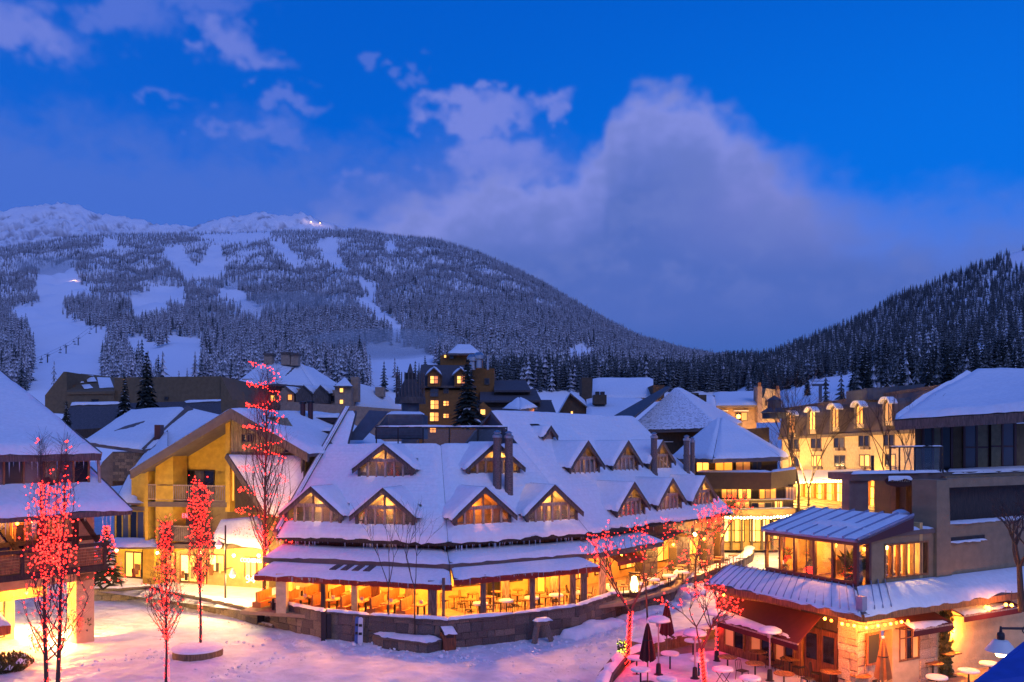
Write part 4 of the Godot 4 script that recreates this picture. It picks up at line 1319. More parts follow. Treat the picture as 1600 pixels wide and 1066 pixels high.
# ---------- the square, its walls and what stands on it
func square() -> void:
	# snowy paving: a fine sheet with trodden paths
	var paths := [[gp(140, 1040), gp(420, 1000), gp(760, 1040), gp(960, 985), gp(1120, 905), gp(1175, 868)], [gp(330, 1066), gp(395, 1040), gp(500, 1020)], [gp(870, 1090), gp(930, 1010), gp(1060, 940)]]
	var nx := 320
	var ny := 270
	var V := PackedVector3Array(); var N := PackedVector3Array(); var I := PackedInt32Array()
	var hs := PackedFloat32Array()
	for j in ny + 1:
		for i in nx + 1:
			var x := -36.0 + 72.0 * i / nx
			var z := -34.0 - 66.0 * pow(float(j) / ny, 1.35)
			var h := 0.05 * noise.get_noise_2d(x * 5, z * 5) + 0.03 * noise2.get_noise_2d(x * 9, z * 9) + 0.015 * noise2.get_noise_2d(x * 31, z * 31)
			var d := 99.0
			for p in paths:
				for k in p.size() - 1:
					var a := Vector2(p[k].x, p[k].z)
					var b := Vector2(p[k + 1].x, p[k + 1].z)
					d = minf(d, Geometry2D.get_closest_point_to_segment(Vector2(x, z), a, b).distance_to(Vector2(x, z)))
			var tr := smooth(2.6, 0.8, d + 0.8 * noise2.get_noise_2d(x * 3, z * 3))
			h = 0.06 + h * (1.0 + 0.5 * tr) - 0.06 * tr + tr * 0.07 * noise2.get_noise_2d(x * 26, z * 26) + 0.02 * noise2.get_noise_2d(x * 17 + 9, z * 17)
			hs.append(h)
			V.append(Vector3(x, h, z))
	for j in ny + 1:
		for i in nx + 1:
			var k := j * (nx + 1) + i
			var gx := V[j * (nx + 1) + mini(i + 1, nx)] - V[j * (nx + 1) + maxi(i - 1, 0)]
			var gz := V[mini(j + 1, ny) * (nx + 1) + i] - V[maxi(j - 1, 0) * (nx + 1) + i]
			N.append(gx.cross(gz).normalized() * (1.0 if gx.cross(gz).y > 0 else -1.0))
			if i < nx and j < ny:
				I.append_array([k, k + nx + 1, k + 1, k + 1, k + nx + 1, k + nx + 2])
	var arr := []
	arr.resize(Mesh.ARRAY_MAX)
	arr[Mesh.ARRAY_VERTEX] = V; arr[Mesh.ARRAY_NORMAL] = N; arr[Mesh.ARRAY_INDEX] = I
	var me := ArrayMesh.new()
	me.add_surface_from_arrays(Mesh.PRIMITIVE_TRIANGLES, arr)
	struct(put(self, "pavement", me, M.ground_snow))
	# crumbs of trodden and cleared snow
	var lump := MB.new()
	lump.lathe(Vector3.ZERO, [Vector2(0, -0.5), Vector2(0.9, -0.1), Vector2(1.0, 0.2), Vector2(0.6, 0.6), Vector2(0, 0.75)], 6)
	var cr := RandomNumberGenerator.new()
	cr.seed = 123
	var ct := []
	for p in paths + [[gp(505, 1004), gp(575, 1011), gp(700, 1020), gp(805, 1009), gp(905, 994), gp(962, 971)], [gp(236, 939), gp(275, 950), gp(350, 966), gp(402, 981)]]:
		for k in p.size() - 1:
			var n := int(p[k].distance_to(p[k + 1]) * 14.0)
			for i in n:
				var q: Vector3 = p[k].lerp(p[k + 1], cr.randf()) + Vector3(cr.randfn(0, 0.9), 0, cr.randfn(0, 0.7))
				var sz := 0.02 + 0.07 * pow(cr.randf(), 3.0)
				ct.append(Transform3D(Basis.from_euler(Vector3(cr.randf(), cr.randf() * 6, cr.randf())).scaled(Vector3(sz * 1.3, sz, sz)), Vector3(q.x, 0.05 + sz * 0.3, q.z)))
	tag(multi(self, "snow_crumbs", lump.mesh(), M.snow, ct), "crumbs of trodden snow scattered over the square", "snow")
	# the chalet terrace wall and the walls either side
	stone_wall("terrace_wall", "long dark stone wall with snowy cap in front of the chalet terrace", [gp(422, 981), gp(505, 999), gp(575, 1006), gp(700, 1015), gp(805, 1004), gp(905, 989), gp(962, 966), gp(950, 952)], 1.5, 0.35, 0.62, 3)
	stone_wall("terrace_wall", "shorter stone wall with snowy cap below the bright patio heater", [gp(958, 963), gp(1000, 960), gp(1052, 938), gp(1060, 922)], 1.35, 0.3, 0.6, 4, 120)
	stone_wall("planter_wall", "curved stone planter wall beside the arcade of the chalet wing", [gp(1040, 930), gp(1075, 921), gp(1108, 908), gp(1150, 893), gp(1176, 878), gp(1178, 868)], 0.75, 0.9, 0.6, 5, 120)
	stone_wall("plaza_wall", "low stone wall in front of the yellow shop with snowy top", [gp(140, 941), gp(190, 940), gp(236, 936)], 0.85, 0.5, 0.5, 6, 90)
	stone_wall("plaza_wall", "low curved stone wall beside the street lamp and stone steps", [gp(236, 936), gp(275, 947), gp(350, 963), gp(402, 978)], 0.85, 0.5, 0.5, 7, 140)
	var up := thing("raised_walk", "raised snowy walk in front of the lit shops behind the low stone wall", "walkway")
	var rm := MB.new()
	rm.poly([gp(402, 976) + UP * 0.72, gp(350, 961) + UP * 0.72, gp(275, 945) + UP * 0.72, gp(236, 934) + UP * 0.72, gp(140, 939) + UP * 0.72, gp(60, 925) + UP * 0.72, hp(130, 75, 0.72), hp(470, 66, 0.72), hp(432, 53.5, 0.72)], Vector3(0, -0.7, 0))
	obj(up, "paving", rm, M.ground_snow)
	# steps between the two walls
	var st := thing("stone_steps", "short flight of snowy stone steps left of the chalet terrace", "steps")
	for i in 5:
		var a := gp(404, 978).lerp(gp(432, 958), i / 5.0)
		var b := gp(424, 983).lerp(gp(447, 962), i / 5.0)
		var m := MB.new()
		var f := frame(a, b)
		m.t = f
		m.bar(-0.1, -0.1, -0.5, a.distance_to(b) + 0.1, 0.2 + 0.2 * i, 0)
		var s := obj(st, "step", m, M.stone2)
		snow(s, f * Vector3(0, 0.2 + 0.2 * i, 0.0), f * Vector3(a.distance_to(b), 0.2 + 0.2 * i, 0.0), f * Vector3(a.distance_to(b), 0.2 + 0.2 * i, -0.34), f * Vector3(0, 0.2 + 0.2 * i, -0.34), 0.06, 0.12, 0.9, 0.0)
	# planters in front of the wall, the round stone seat of the lit tree, the little arched rack
	var pw := stone_wall("planter", "low wooden edged planter with bare saplings before the terrace wall", [gp(573, 1003), gp(600, 1014), gp(668, 1022), gp(690, 1017)], 0.5, 1.1, 0.5, 12, 60, 0.2)
	var rk := thing("stone_arch", "small snow capped stone arch standing against the terrace wall", "arch", frame(gp(828, 1005), gp(872, 999)))
	for q in [[0.1, 0.42, 0.0, 1.05], [1.25, 0.98, 0.0, 1.05]]:
		var m := MB.new()
		m.beam(Vector3(q[0], 0, 0.3), Vector3(q[1], 1.0, 0.1), 0.24, 0.28)
		obj(rk, "leg", m, M.stone2)
	bars(rk, "lintel", [[0.25, 0.98, -0.05, 1.15, 1.22, 0.28]], M.stone2)
	put(rk, "snow", snow_mesh(Vector3(0.2, 1.22, 0.3), Vector3(1.2, 1.22, 0.3), Vector3(1.2, 1.22, -0.08), Vector3(0.2, 1.22, -0.08), 0.14, 0.12), M.snow)
	var seat := thing("tree_planter", "low curved planter kerb round the foot of the red lit tree", "planter", Transform3D(Basis.IDENTITY, gp(309, 1026)))
	var sm := MB.new()
	sm.lathe(Vector3.ZERO, [Vector2(1.25, 0), Vector2(1.25, 0.42), Vector2(1.0, 0.42)], 28)
	obj(seat, "kerb", sm, M.plank)
	var sb := MB.new()
	sb.lathe(Vector3.ZERO, [Vector2(1.29, 0.40), Vector2(1.28, 0.50), Vector2(0.9, 0.60), Vector2(0.4, 0.63), Vector2(0.0, 0.64)], 28)
	obj(seat, "snow", sb, M.snow)
	# bin, skis and the dark post at the wall
	var bin := thing("litter_bin", "dark red brown litter bin with sloping top before the terrace wall", "bin", frame(gp(693, 1019), gp(712, 1017)))
	var bm := MB.new()
	bm.poly([Vector3(0, 0, 0), Vector3(0.72, 0, 0), Vector3(0.72, 0.95, 0), Vector3(0, 0.95, 0)], Vector3(0, 0, -0.55))
	obj(bin, "body", bm, M.red_wood)
	bm = MB.new()
	bm.poly([Vector3(-0.04, 0.95, 0.05), Vector3(0.76, 0.95, 0.05), Vector3(0.76, 1.2, -0.55), Vector3(-0.04, 1.2, -0.55)], Vector3(0, 0.06, 0))
	bm.bar(0.0, 0.95, -0.55, 0.72, 1.2, -0.5)
	obj(bin, "lid", bm, M.dark_metal)
	bars(bin, "opening", [[0.14, 0.7, 0.002, 0.58, 0.86, 0.02]], M.dark_metal)
	var bs := MB.new()
	put(bin, "snow", snow_mesh(Vector3(0, 1.03, 0.02), Vector3(0.72, 1.03, 0.02), Vector3(0.72, 1.27, -0.55), Vector3(0, 1.27, -0.55), 0.05, 0.12), M.snow)
	var gp0 := gp(507, 1001)
	var gt := thing("gate_post", "tall dark post with open metal gate leaf at the terrace wall", "gate", Transform3D(Basis.IDENTITY, gp0 + Vector3(0, 0, 0.15)))
	bars(gt, "post", [[-0.14, 0, -0.14, 0.14, 1.75, 0.14]], M.dark_metal)
	bars(gt, "gate_leaf", [[0.16, 0.15, -0.04, 0.42, 1.55, 0.04]], M.dark_metal)
	put(gt, "snow", snow_mesh(Vector3(-0.14, 1.75, 0.14), Vector3(0.14, 1.75, 0.14), Vector3(0.14, 1.75, -0.14), Vector3(-0.14, 1.75, -0.14), 0.08, 0.1), M.snow)
	for q in [[558, 1007, 0.10, "blue snowboard leaning on the terrace wall", M.ski_blue], [563, 1008, 0.06, "pale snowboard leaning beside the blue one on the wall", M.ski_white]]:
		var f := frame(gp(q[0], q[1]), gp(q[0] + 20, q[1]))
		var o := thing("snowboard", q[3], "snowboard", f.translated_local(Vector3(0, 0, 0.05)).rotated_local(Vector3(1, 0, 0), -0.12))
		var m := MB.new()
		var pts := []
		for k in 12:
			var a := TAU * k / 12
			pts.append(Vector3(cos(a) * 0.14, 0.78 + sin(a) * 0.14 + (0.6 if sin(a) > 0.01 else -0.6), 0))
		m.poly(pts, Vector3(0, 0, 0.03))
		obj(o, "deck", m, q[4])
		for y in [0.55, 1.0]:
			bars(o, "binding", [[-0.09, y, 0.03, 0.09, y + 0.14, 0.1]], M.dark_metal)
	# banks of cleared snow at the wall feet
	var k := 0
	for q in [[970, 968, 1048, 945, "long bank of cleared snow below the stone wall by the heater"], [1050, 925, 1110, 915, "bank of cleared snow below the planter of the chalet wing"], [880, 998, 960, 972, "ridge of cleared snow along the curved end of the terrace wall"], [1060, 935, 1170, 892, "trodden bank of snow beside the path to the lit shops"]]:
		var a := gp(q[0], q[1])
		var b := gp(q[2], q[3])
		var f := frame(a, b)
		var L := a.distance_to(b)
		var o := put(self, "snow_bank", snow_mesh(f * Vector3(0, 0, 0.8), f * Vector3(L, 0, 0.8), f * Vector3(L, 0.05, -0.3), f * Vector3(0, 0.05, -0.3), 0.32, 0.14, 1.3, 0.1), M.snow)
		tag(o, q[4], "snow bank")
		k += 1

# ---------- tables, chairs, parasols, heaters
func round_table(rad: float, h: float, top: Material, snowy: float) -> Node3D:
	var o := node(self, "cafe_table")
	var m := MB.new()
	m.lathe(Vector3.ZERO, [Vector2(0, h - 0.045), Vector2(rad - 0.02, h - 0.045), Vector2(rad, h - 0.03), Vector2(rad, h - 0.008), Vector2(rad - 0.015, h), Vector2(0, h)], 20)
	obj(o, "tabletop", m, top)
	m = MB.new()
	m.lathe(Vector3.ZERO, [Vector2(0.24, 0), Vector2(0.22, 0.03), Vector2(0.04, 0.05), Vector2(0.035, h - 0.05), Vector2(0.12, h - 0.045)], 10)
	obj(o, "pedestal", m, M.dark_metal)
	if snowy > 0:
		m = MB.new()
		m.lathe(Vector3.ZERO, [Vector2(rad * 0.98, h), Vector2(rad * 0.96, h + snowy * 0.7), Vector2(rad * 0.8, h + snowy), Vector2(0, h + snowy * 1.05)], 20)
		obj(o, "snow", m, M.snow)
	return o
func cross_table() -> Node3D:
	var o := node(self, "folding_table")
	var m := MB.new()
	m.lathe(Vector3.ZERO, [Vector2(0, 0.70), Vector2(0.43, 0.70), Vector2(0.44, 0.72), Vector2(0.43, 0.745), Vector2(0, 0.745)], 20)
	obj(o, "tabletop", m, M.white_paint)
	for s in [-1, 1]:
		for q in [-1, 1]:
			m = MB.new()
			m.ring(Vector3(-0.32 * q, 0, 0.2 * s), Vector3(0.28 * q, 0.70, 0.2 * s), 0.016, 0.016, 5)
			obj(o, "leg", m, M.dark_metal)
	m = MB.new()
	m.lathe(Vector3.ZERO, [Vector2(0.42, 0.745), Vector2(0.40, 0.785), Vector2(0.3, 0.80), Vector2(0, 0.805)], 20)
	obj(o, "snow", m, M.snow)
	return o
func bistro_chair(m_seat: Material) -> Node3D:
	var o := node(self, "bistro_chair")
	var m := MB.new()
	m.cham(Vector3(0, 0.445, 0), Vector3(0.40, 0.40, 0.035), 0.015, Basis(Vector3.RIGHT, -PI / 2))
	obj(o, "seat", m, m_seat)
	for s in [-1, 1]:
		m = MB.new()
		m.ring(Vector3(s * 0.2, 0, 0.2), Vector3(s * 0.17, 0.44, 0.16), 0.016, 0.016, 5)
		obj(o, "leg", m, M.dark_metal)
		m = MB.new()
		m.ring(Vector3(s * 0.2, 0, -0.21), Vector3(s * 0.17, 0.44, -0.18), 0.016, 0.016, 5)
		m.ring(Vector3(s * 0.17, 0.44, -0.18), Vector3(s * 0.17, 0.80, -0.24), 0.016, 0.014, 5)
		obj(o, "leg", m, M.dark_metal)
	m = MB.new()
	for k in 6:
		var a0 := PI * k / 6.0
		var a1 := PI * (k + 1) / 6.0
		m.ring(Vector3(cos(a0) * 0.17, 0.80 + sin(a0) * 0.09, -0.24), Vector3(cos(a1) * 0.17, 0.80 + sin(a1) * 0.09, -0.24), 0.014, 0.014, 5)
	obj(o, "back_hoop", m, M.dark_metal)
	for x in [-0.06, 0.06]:
		m = MB.new()
		m.ring(Vector3(x, 0.46, -0.18), Vector3(x, 0.87, -0.24), 0.011, 0.011, 4)
		obj(o, "back_bar", m, M.dark_metal)
	return o
func booth_bench() -> Node3D:
	var o := node(self, "booth_bench")
	bars(o, "seat", [[-0.28, 0.12, -0.8, 0.28, 0.45, 0.8]], M.orange_seat)
	bars(o, "backrest", [[-0.05, 0.45, -0.82, 0.05, 1.05, 0.82]], M.orange_wood)
	return o
func booth_table() -> Node3D:
	var o := node(self, "booth_table")
	bars(o, "tabletop", [[-0.38, 0.70, -0.72, 0.38, 0.75, 0.72]], M.table_wood)
	for s in [-1, 1]:
		bars(o, "leg", [[-0.05, 0, s * 0.5 - 0.05, 0.05, 0.70, s * 0.5 + 0.05]], M.dark_metal)
	bars(o, "menu_card", [[-0.1, 0.752, -0.02, 0.1, 0.95, 0.02]], M.paper)
	return o
func first_or_dup(proto: Array, make: Callable, t: Transform3D, label: String, cat: String, group: String) -> Node3D:
	if proto.is_empty():
		var o: Node3D = make.call()
		o.transform = t
		tag(o, label, cat, group)
		proto.append(o)
		return o
	var d := dup(proto[0], t, label, group)
	d.set_meta("category", cat)
	return d
func turned(p: Vector3, a: float) -> Transform3D:
	return Transform3D(Basis(UP, a), p)

const ORD := ["first", "second", "third", "fourth", "fifth", "sixth", "seventh", "eighth", "ninth", "tenth", "eleventh", "twelfth", "thirteenth"]
func terrace_furniture() -> void:
	var r := RandomNumberGenerator.new()
	r.seed = 14
	var uA := (PAB - PA1).normalized()
	var uB := (PBC - PAB).normalized()
	var uC := (PC2 - PBC).normalized()
	var ang := atan2(uA.y, uA.x)
	var pb := []
	var pt := []
	for row in 2:
		for i in 6:
			var q: Vector2 = PA1 + NA * (-1.7 + row * 2.4) + uA * (0.2 + 1.85 * i)
			if row == 1 and i > 4:
				continue
			first_or_dup(pb, booth_bench, turned(W3(q, 1.2), ang), "high backed orange booth bench, %s from the left, %s row under the awning" % [ORD[i], ["front", "back"][row]], "bench", "booth benches on the terrace")
			first_or_dup(pt, booth_table, turned(W3(q + uA * 0.92, 1.2), ang), "booth table with menu card, %s from the left, %s row under the awning" % [ORD[i], ["front", "back"][row]], "table", "booth tables on the terrace")
	var ptab := []
	var pch := []
	var plain_table := func() -> Node3D: return round_table(0.36, 0.74, M.table_wood, 0.0)
	var dark_chair := func() -> Node3D: return bistro_chair(M.dark_wood)
	for row in 3:
		for i in 6:
			var q: Vector2 = PAB + NB * (-2.1 + row * 1.5) + uB * (0.7 + 1.55 * i + 0.5 * (row % 2))
			if row == 2 and i > 3:
				continue
			q += Vector2(r.randf_range(-0.2, 0.2), r.randf_range(-0.15, 0.15))
			first_or_dup(ptab, plain_table, turned(W3(q, 1.2), r.randf() * TAU), "round wooden cafe table, %s from the left in the %s row of the terrace" % [ORD[i], ["front", "middle", "back"][row]], "table", "round tables on the chalet terrace")
			for k in 2:
				var a := r.randf_range(-0.5, 0.5) + PI * k
				var c := W3(q, 1.2) + Vector3(cos(a), 0, sin(a)) * 0.62
				first_or_dup(pch, dark_chair, turned(c, -a - PI / 2), "dark bistro chair %s of the %s table in the %s terrace row" % [["right", "left"][k], ORD[i], ["front", "middle", "back"][row]], "chair", "bistro chairs on the chalet terrace")
	for i in 13:
		var q: Vector2 = PBC + NC * (-2.0 + 1.5 * (i % 2)) + uC * (1.0 + 1.55 * i)
		if i > 4 and i % 2 == 0:
			q += NC * 1.0
		first_or_dup(ptab, plain_table, turned(W3(q, 1.2), r.randf() * TAU), "round wooden cafe table, %s from the corner along the chalet arcade" % ORD[i], "table", "round tables along the chalet arcade")
		for k in 2:
			var a := r.randf_range(-0.5, 0.5) + PI * k
			var c := W3(q, 1.2) + Vector3(cos(a), 0, sin(a)) * 0.62
			first_or_dup(pch, dark_chair, turned(c, -a - PI / 2), "dark bistro chair %s of the %s table along the chalet arcade" % [["right", "left"][k], ORD[i]], "chair", "bistro chairs along the chalet arcade")
	# snowy tables right behind the terrace wall
	var ps := []
	var snow_table := func() -> Node3D: return round_table(0.45, 0.75, M.white_paint, 0.09)
	for i in 9:
		var q: Vector2 = PAB + NB * -2.25 + uB * (0.9 + 1.75 * i) if i < 5 else PBC + NC * -2.3 + uC * (2.2 + 2.1 * (i - 5))
		first_or_dup(ps, snow_table, turned(W3(q, 1.2), 0), "snow covered round table, %s from the left behind the stone walls" % ORD[i], "table", "snow covered tables behind the terrace wall")
	# the bright heater behind the second wall
	var hp0 := hp(991, F * (EYE - 1.4) / (928.0 - 693.0), 1.2)
	var ht := thing("patio_fire", "glowing tall glass patio heater behind the stone wall", "heater", Transform3D(Basis.IDENTITY, hp0))
	bars(ht, "base", [[-0.3, 0, -0.3, 0.3, 0.35, 0.3]], M.dark_metal)
	var gm := MB.new()
	gm.lathe(Vector3(0, 0.35, 0), [Vector2(0, 0), Vector2(0.2, 0.0), Vector2(0.22, 0.5), Vector2(0.14, 0.95), Vector2(0, 1.0)], 10)
	obj(ht, "flame_glow", gm, M.bulb_white)
	for s in [-1, 1]:
		for t in [-1, 1]:
			bars(ht, "frame_bar", [[s * 0.28 - 0.02, 0.35, t * 0.28 - 0.02, s * 0.28 + 0.02, 1.5, t * 0.28 + 0.02]], M.dark_metal)
	bars(ht, "hood", [[-0.32, 1.5, -0.32, 0.32, 1.58, 0.32]], M.dark_metal)
	lamp(Vector3(0, 0.8, 0), 40.0, Color(1.0, 0.72, 0.3), 0.2, ht)

func parasol(label: String, p: Vector3, h: float, cloth: Material, group: String) -> void:   # a closed parasol
	var o := thing("closed_parasol", label, "parasol", Transform3D(Basis.IDENTITY, p), group)
	var m := MB.new()
	m.ring(Vector3.ZERO, Vector3(0, h, 0), 0.03, 0.03, 8)
	obj(o, "pole", m, M.plank)
	m = MB.new()
	m.lathe(Vector3.ZERO, [Vector2(0.3, 0), Vector2(0.3, 0.06), Vector2(0.05, 0.1)], 12)
	obj(o, "foot", m, M.dark_metal)
	m = MB.new()
	var K := 16
	var rows := [[h + 0.02, 0.03], [h - 0.18, 0.10], [h - 0.6, 0.19], [h - 1.05, 0.28], [h - 1.5, 0.36]]
	for i in rows.size() - 1:
		for j in K:
			var q := []
			for e in [[i, j], [i, j + 1], [i + 1, j + 1], [i + 1, j]]:
				var a: float = TAU * e[1] / K
				var rr: float = rows[e[0]][1] * (1.0 if int(e[1]) % 2 == 0 else 0.55)
				q.append(Vector3(cos(a) * rr, rows[e[0]][0] - (0.12 if int(e[1]) % 2 == 1 and e[0] == 4 else 0.0), sin(a) * rr))
			m.quad(q[0], q[1], q[2], q[3])
	var c := obj(o, "canopy", m, cloth)
	m = MB.new()
	m.lathe(Vector3(0, h, 0), [Vector2(0.05, 0), Vector2(0.06, 0.05), Vector2(0.0, 0.1)], 8)
	obj(o, "finial", m, M.snow)
	m = MB.new()
	m.lathe(Vector3(0, h - 0.72, 0), [Vector2(0.20, 0), Vector2(0.205, 0.05)], 12)
	obj(o, "strap", m, M.dark_metal)
func heater(label: String, p: Vector3, h: float, lit: bool) -> void:
	var o := thing("patio_heater", label, "heater", Transform3D(Basis.IDENTITY, p), "patio heaters with snow capped hoods")
	var m := MB.new()
	m.lathe(Vector3.ZERO, [Vector2(0.22, 0), Vector2(0.2, 0.06), Vector2(0.12, 0.1), Vector2(0.1, 0.5), Vector2(0.04, 0.55)], 12)
	obj(o, "tank_cover", m, M.dark_metal)
	m = MB.new()
	m.ring(Vector3(0, 0.5, 0), Vector3(0, h - 0.3, 0), 0.035, 0.035, 8)
	obj(o, "pole", m, M.steel)
	m = MB.new()
	m.lathe(Vector3(0, h - 0.32, 0), [Vector2(0.1, 0), Vector2(0.13, 0.24), Vector2(0.1, 0.25)], 12)
	obj(o, "burner", m, M.steel)
	m = MB.new()
	m.lathe(Vector3(0, h - 0.08, 0), [Vector2(0.52, 0), Vector2(0.5, 0.03), Vector2(0.2, 0.12), Vector2(0, 0.14)], 18)
	obj(o, "hood", m, M.steel)
	m = MB.new()
	m.lathe(Vector3(0, h - 0.05, 0), [Vector2(0.5, 0), Vector2(0.48, 0.08), Vector2(0.3, 0.17), Vector2(0, 0.21)], 18)
	obj(o, "snow", m, M.snow)

# ---------- helpers for buildings seen from afar
func P3(q: Array) -> Vector3:
	return at(q[0], q[1], q[2])
func slab_px(parent: Node, called: String, pts: Array, z: float, ex: Vector3, m: Material) -> MeshInstance3D:   # an upright convex outline at depth z, pushed back
	var a := []
	for p in pts:
		a.append(at(p[0], p[1], z))
	var b := MB.new()
	b.poly(a, ex)
	return obj(parent, called, b, m)
func face_px(parent: Node, called: String, pts: Array, m: Material, ex := Vector3(0, -0.25, 0)) -> MeshInstance3D:   # corners with depths of their own
	var a := []
	for p in pts:
		a.append(P3(p))
	var b := MB.new()
	b.poly(a, ex)
	return obj(parent, called, b, m)
func roof_px(parent: Node, pts: Array, m: Material, th := 0.2, called := "roof", slab := 0.2, step := 0.6, courses := 0.0) -> void:
	var a := []
	for p in pts:
		a.append(P3(p))
	var s := MB.new()
	s.poly(a, Vector3(0, -slab, 0))
	var r := obj(parent, called, s, m)
	if th > 0.0:
		snow(r, a[0] + UP * 0.01, a[1] + UP * 0.01, a[2] + UP * 0.01, a[3] + UP * 0.01, th, step, 0.5, 0.1, courses)
func win_px(parent: Node, x0: float, y0: float, x1: float, y1: float, z: float, pm: Array, fm: Material, cols := 2, rows := 2, w := 0.09) -> void:
	var a := at(x0, y1, z)
	var b := at(x1, y0, z)
	var o := window(parent, 0, 0, b.x - a.x, b.y - a.y, cols, rows, fm, pm, w)
	o.position = a
func win_fr(parent: Node, f: Transform3D, x0: float, y0: float, x1: float, y1: float, pm: Array, fm: Material, cols := 2, rows := 1, w := 0.08, zoff := 0.0) -> void:   # by bearings on a facade frame
	var xm := (x0 + x1) / 2
	var ym := (y0 + y1) / 2
	var xa := hit(f, x0, ym, zoff).x
	var xb := hit(f, x1, ym, zoff).x
	var yb := hit(f, xm, y1, zoff).y
	var yt := hit(f, xm, y0, zoff).y
	var o := window(parent, 0, 0, xb - xa, yt - yb, cols, rows, fm, pm, w)
	o.transform = f * Transform3D(Basis.IDENTITY, Vector3(xa, yb, zoff))
func box_fr(parent: Node, called: String, f: Transform3D, x0: float, y0: float, x1: float, y1: float, z0: float, z1: float, m: Material) -> MeshInstance3D:   # a box on a facade, by bearings, from z0 (back) to z1 (front)
	var xm := (x0 + x1) / 2
	var ym := (y0 + y1) / 2
	var b := MB.new()
	b.t = f
	b.bar(hit(f, x0, ym, z1).x, hit(f, xm, y1, z1).y, z0, hit(f, x1, ym, z1).x, hit(f, xm, y0, z1).y, z1)
	return obj(parent, called, b, m)
func poly_fr(parent: Node, called: String, f: Transform3D, pts: Array, z0: float, z1: float, m: Material) -> MeshInstance3D:
	var a := []
	for p in pts:
		var h := hit(f, p[0], p[1], z1)
		a.append(f * Vector3(h.x, h.y, z1))
	var b := MB.new()
	b.poly(a, f.basis.z * (z0 - z1))
	return obj(parent, called, b, m)

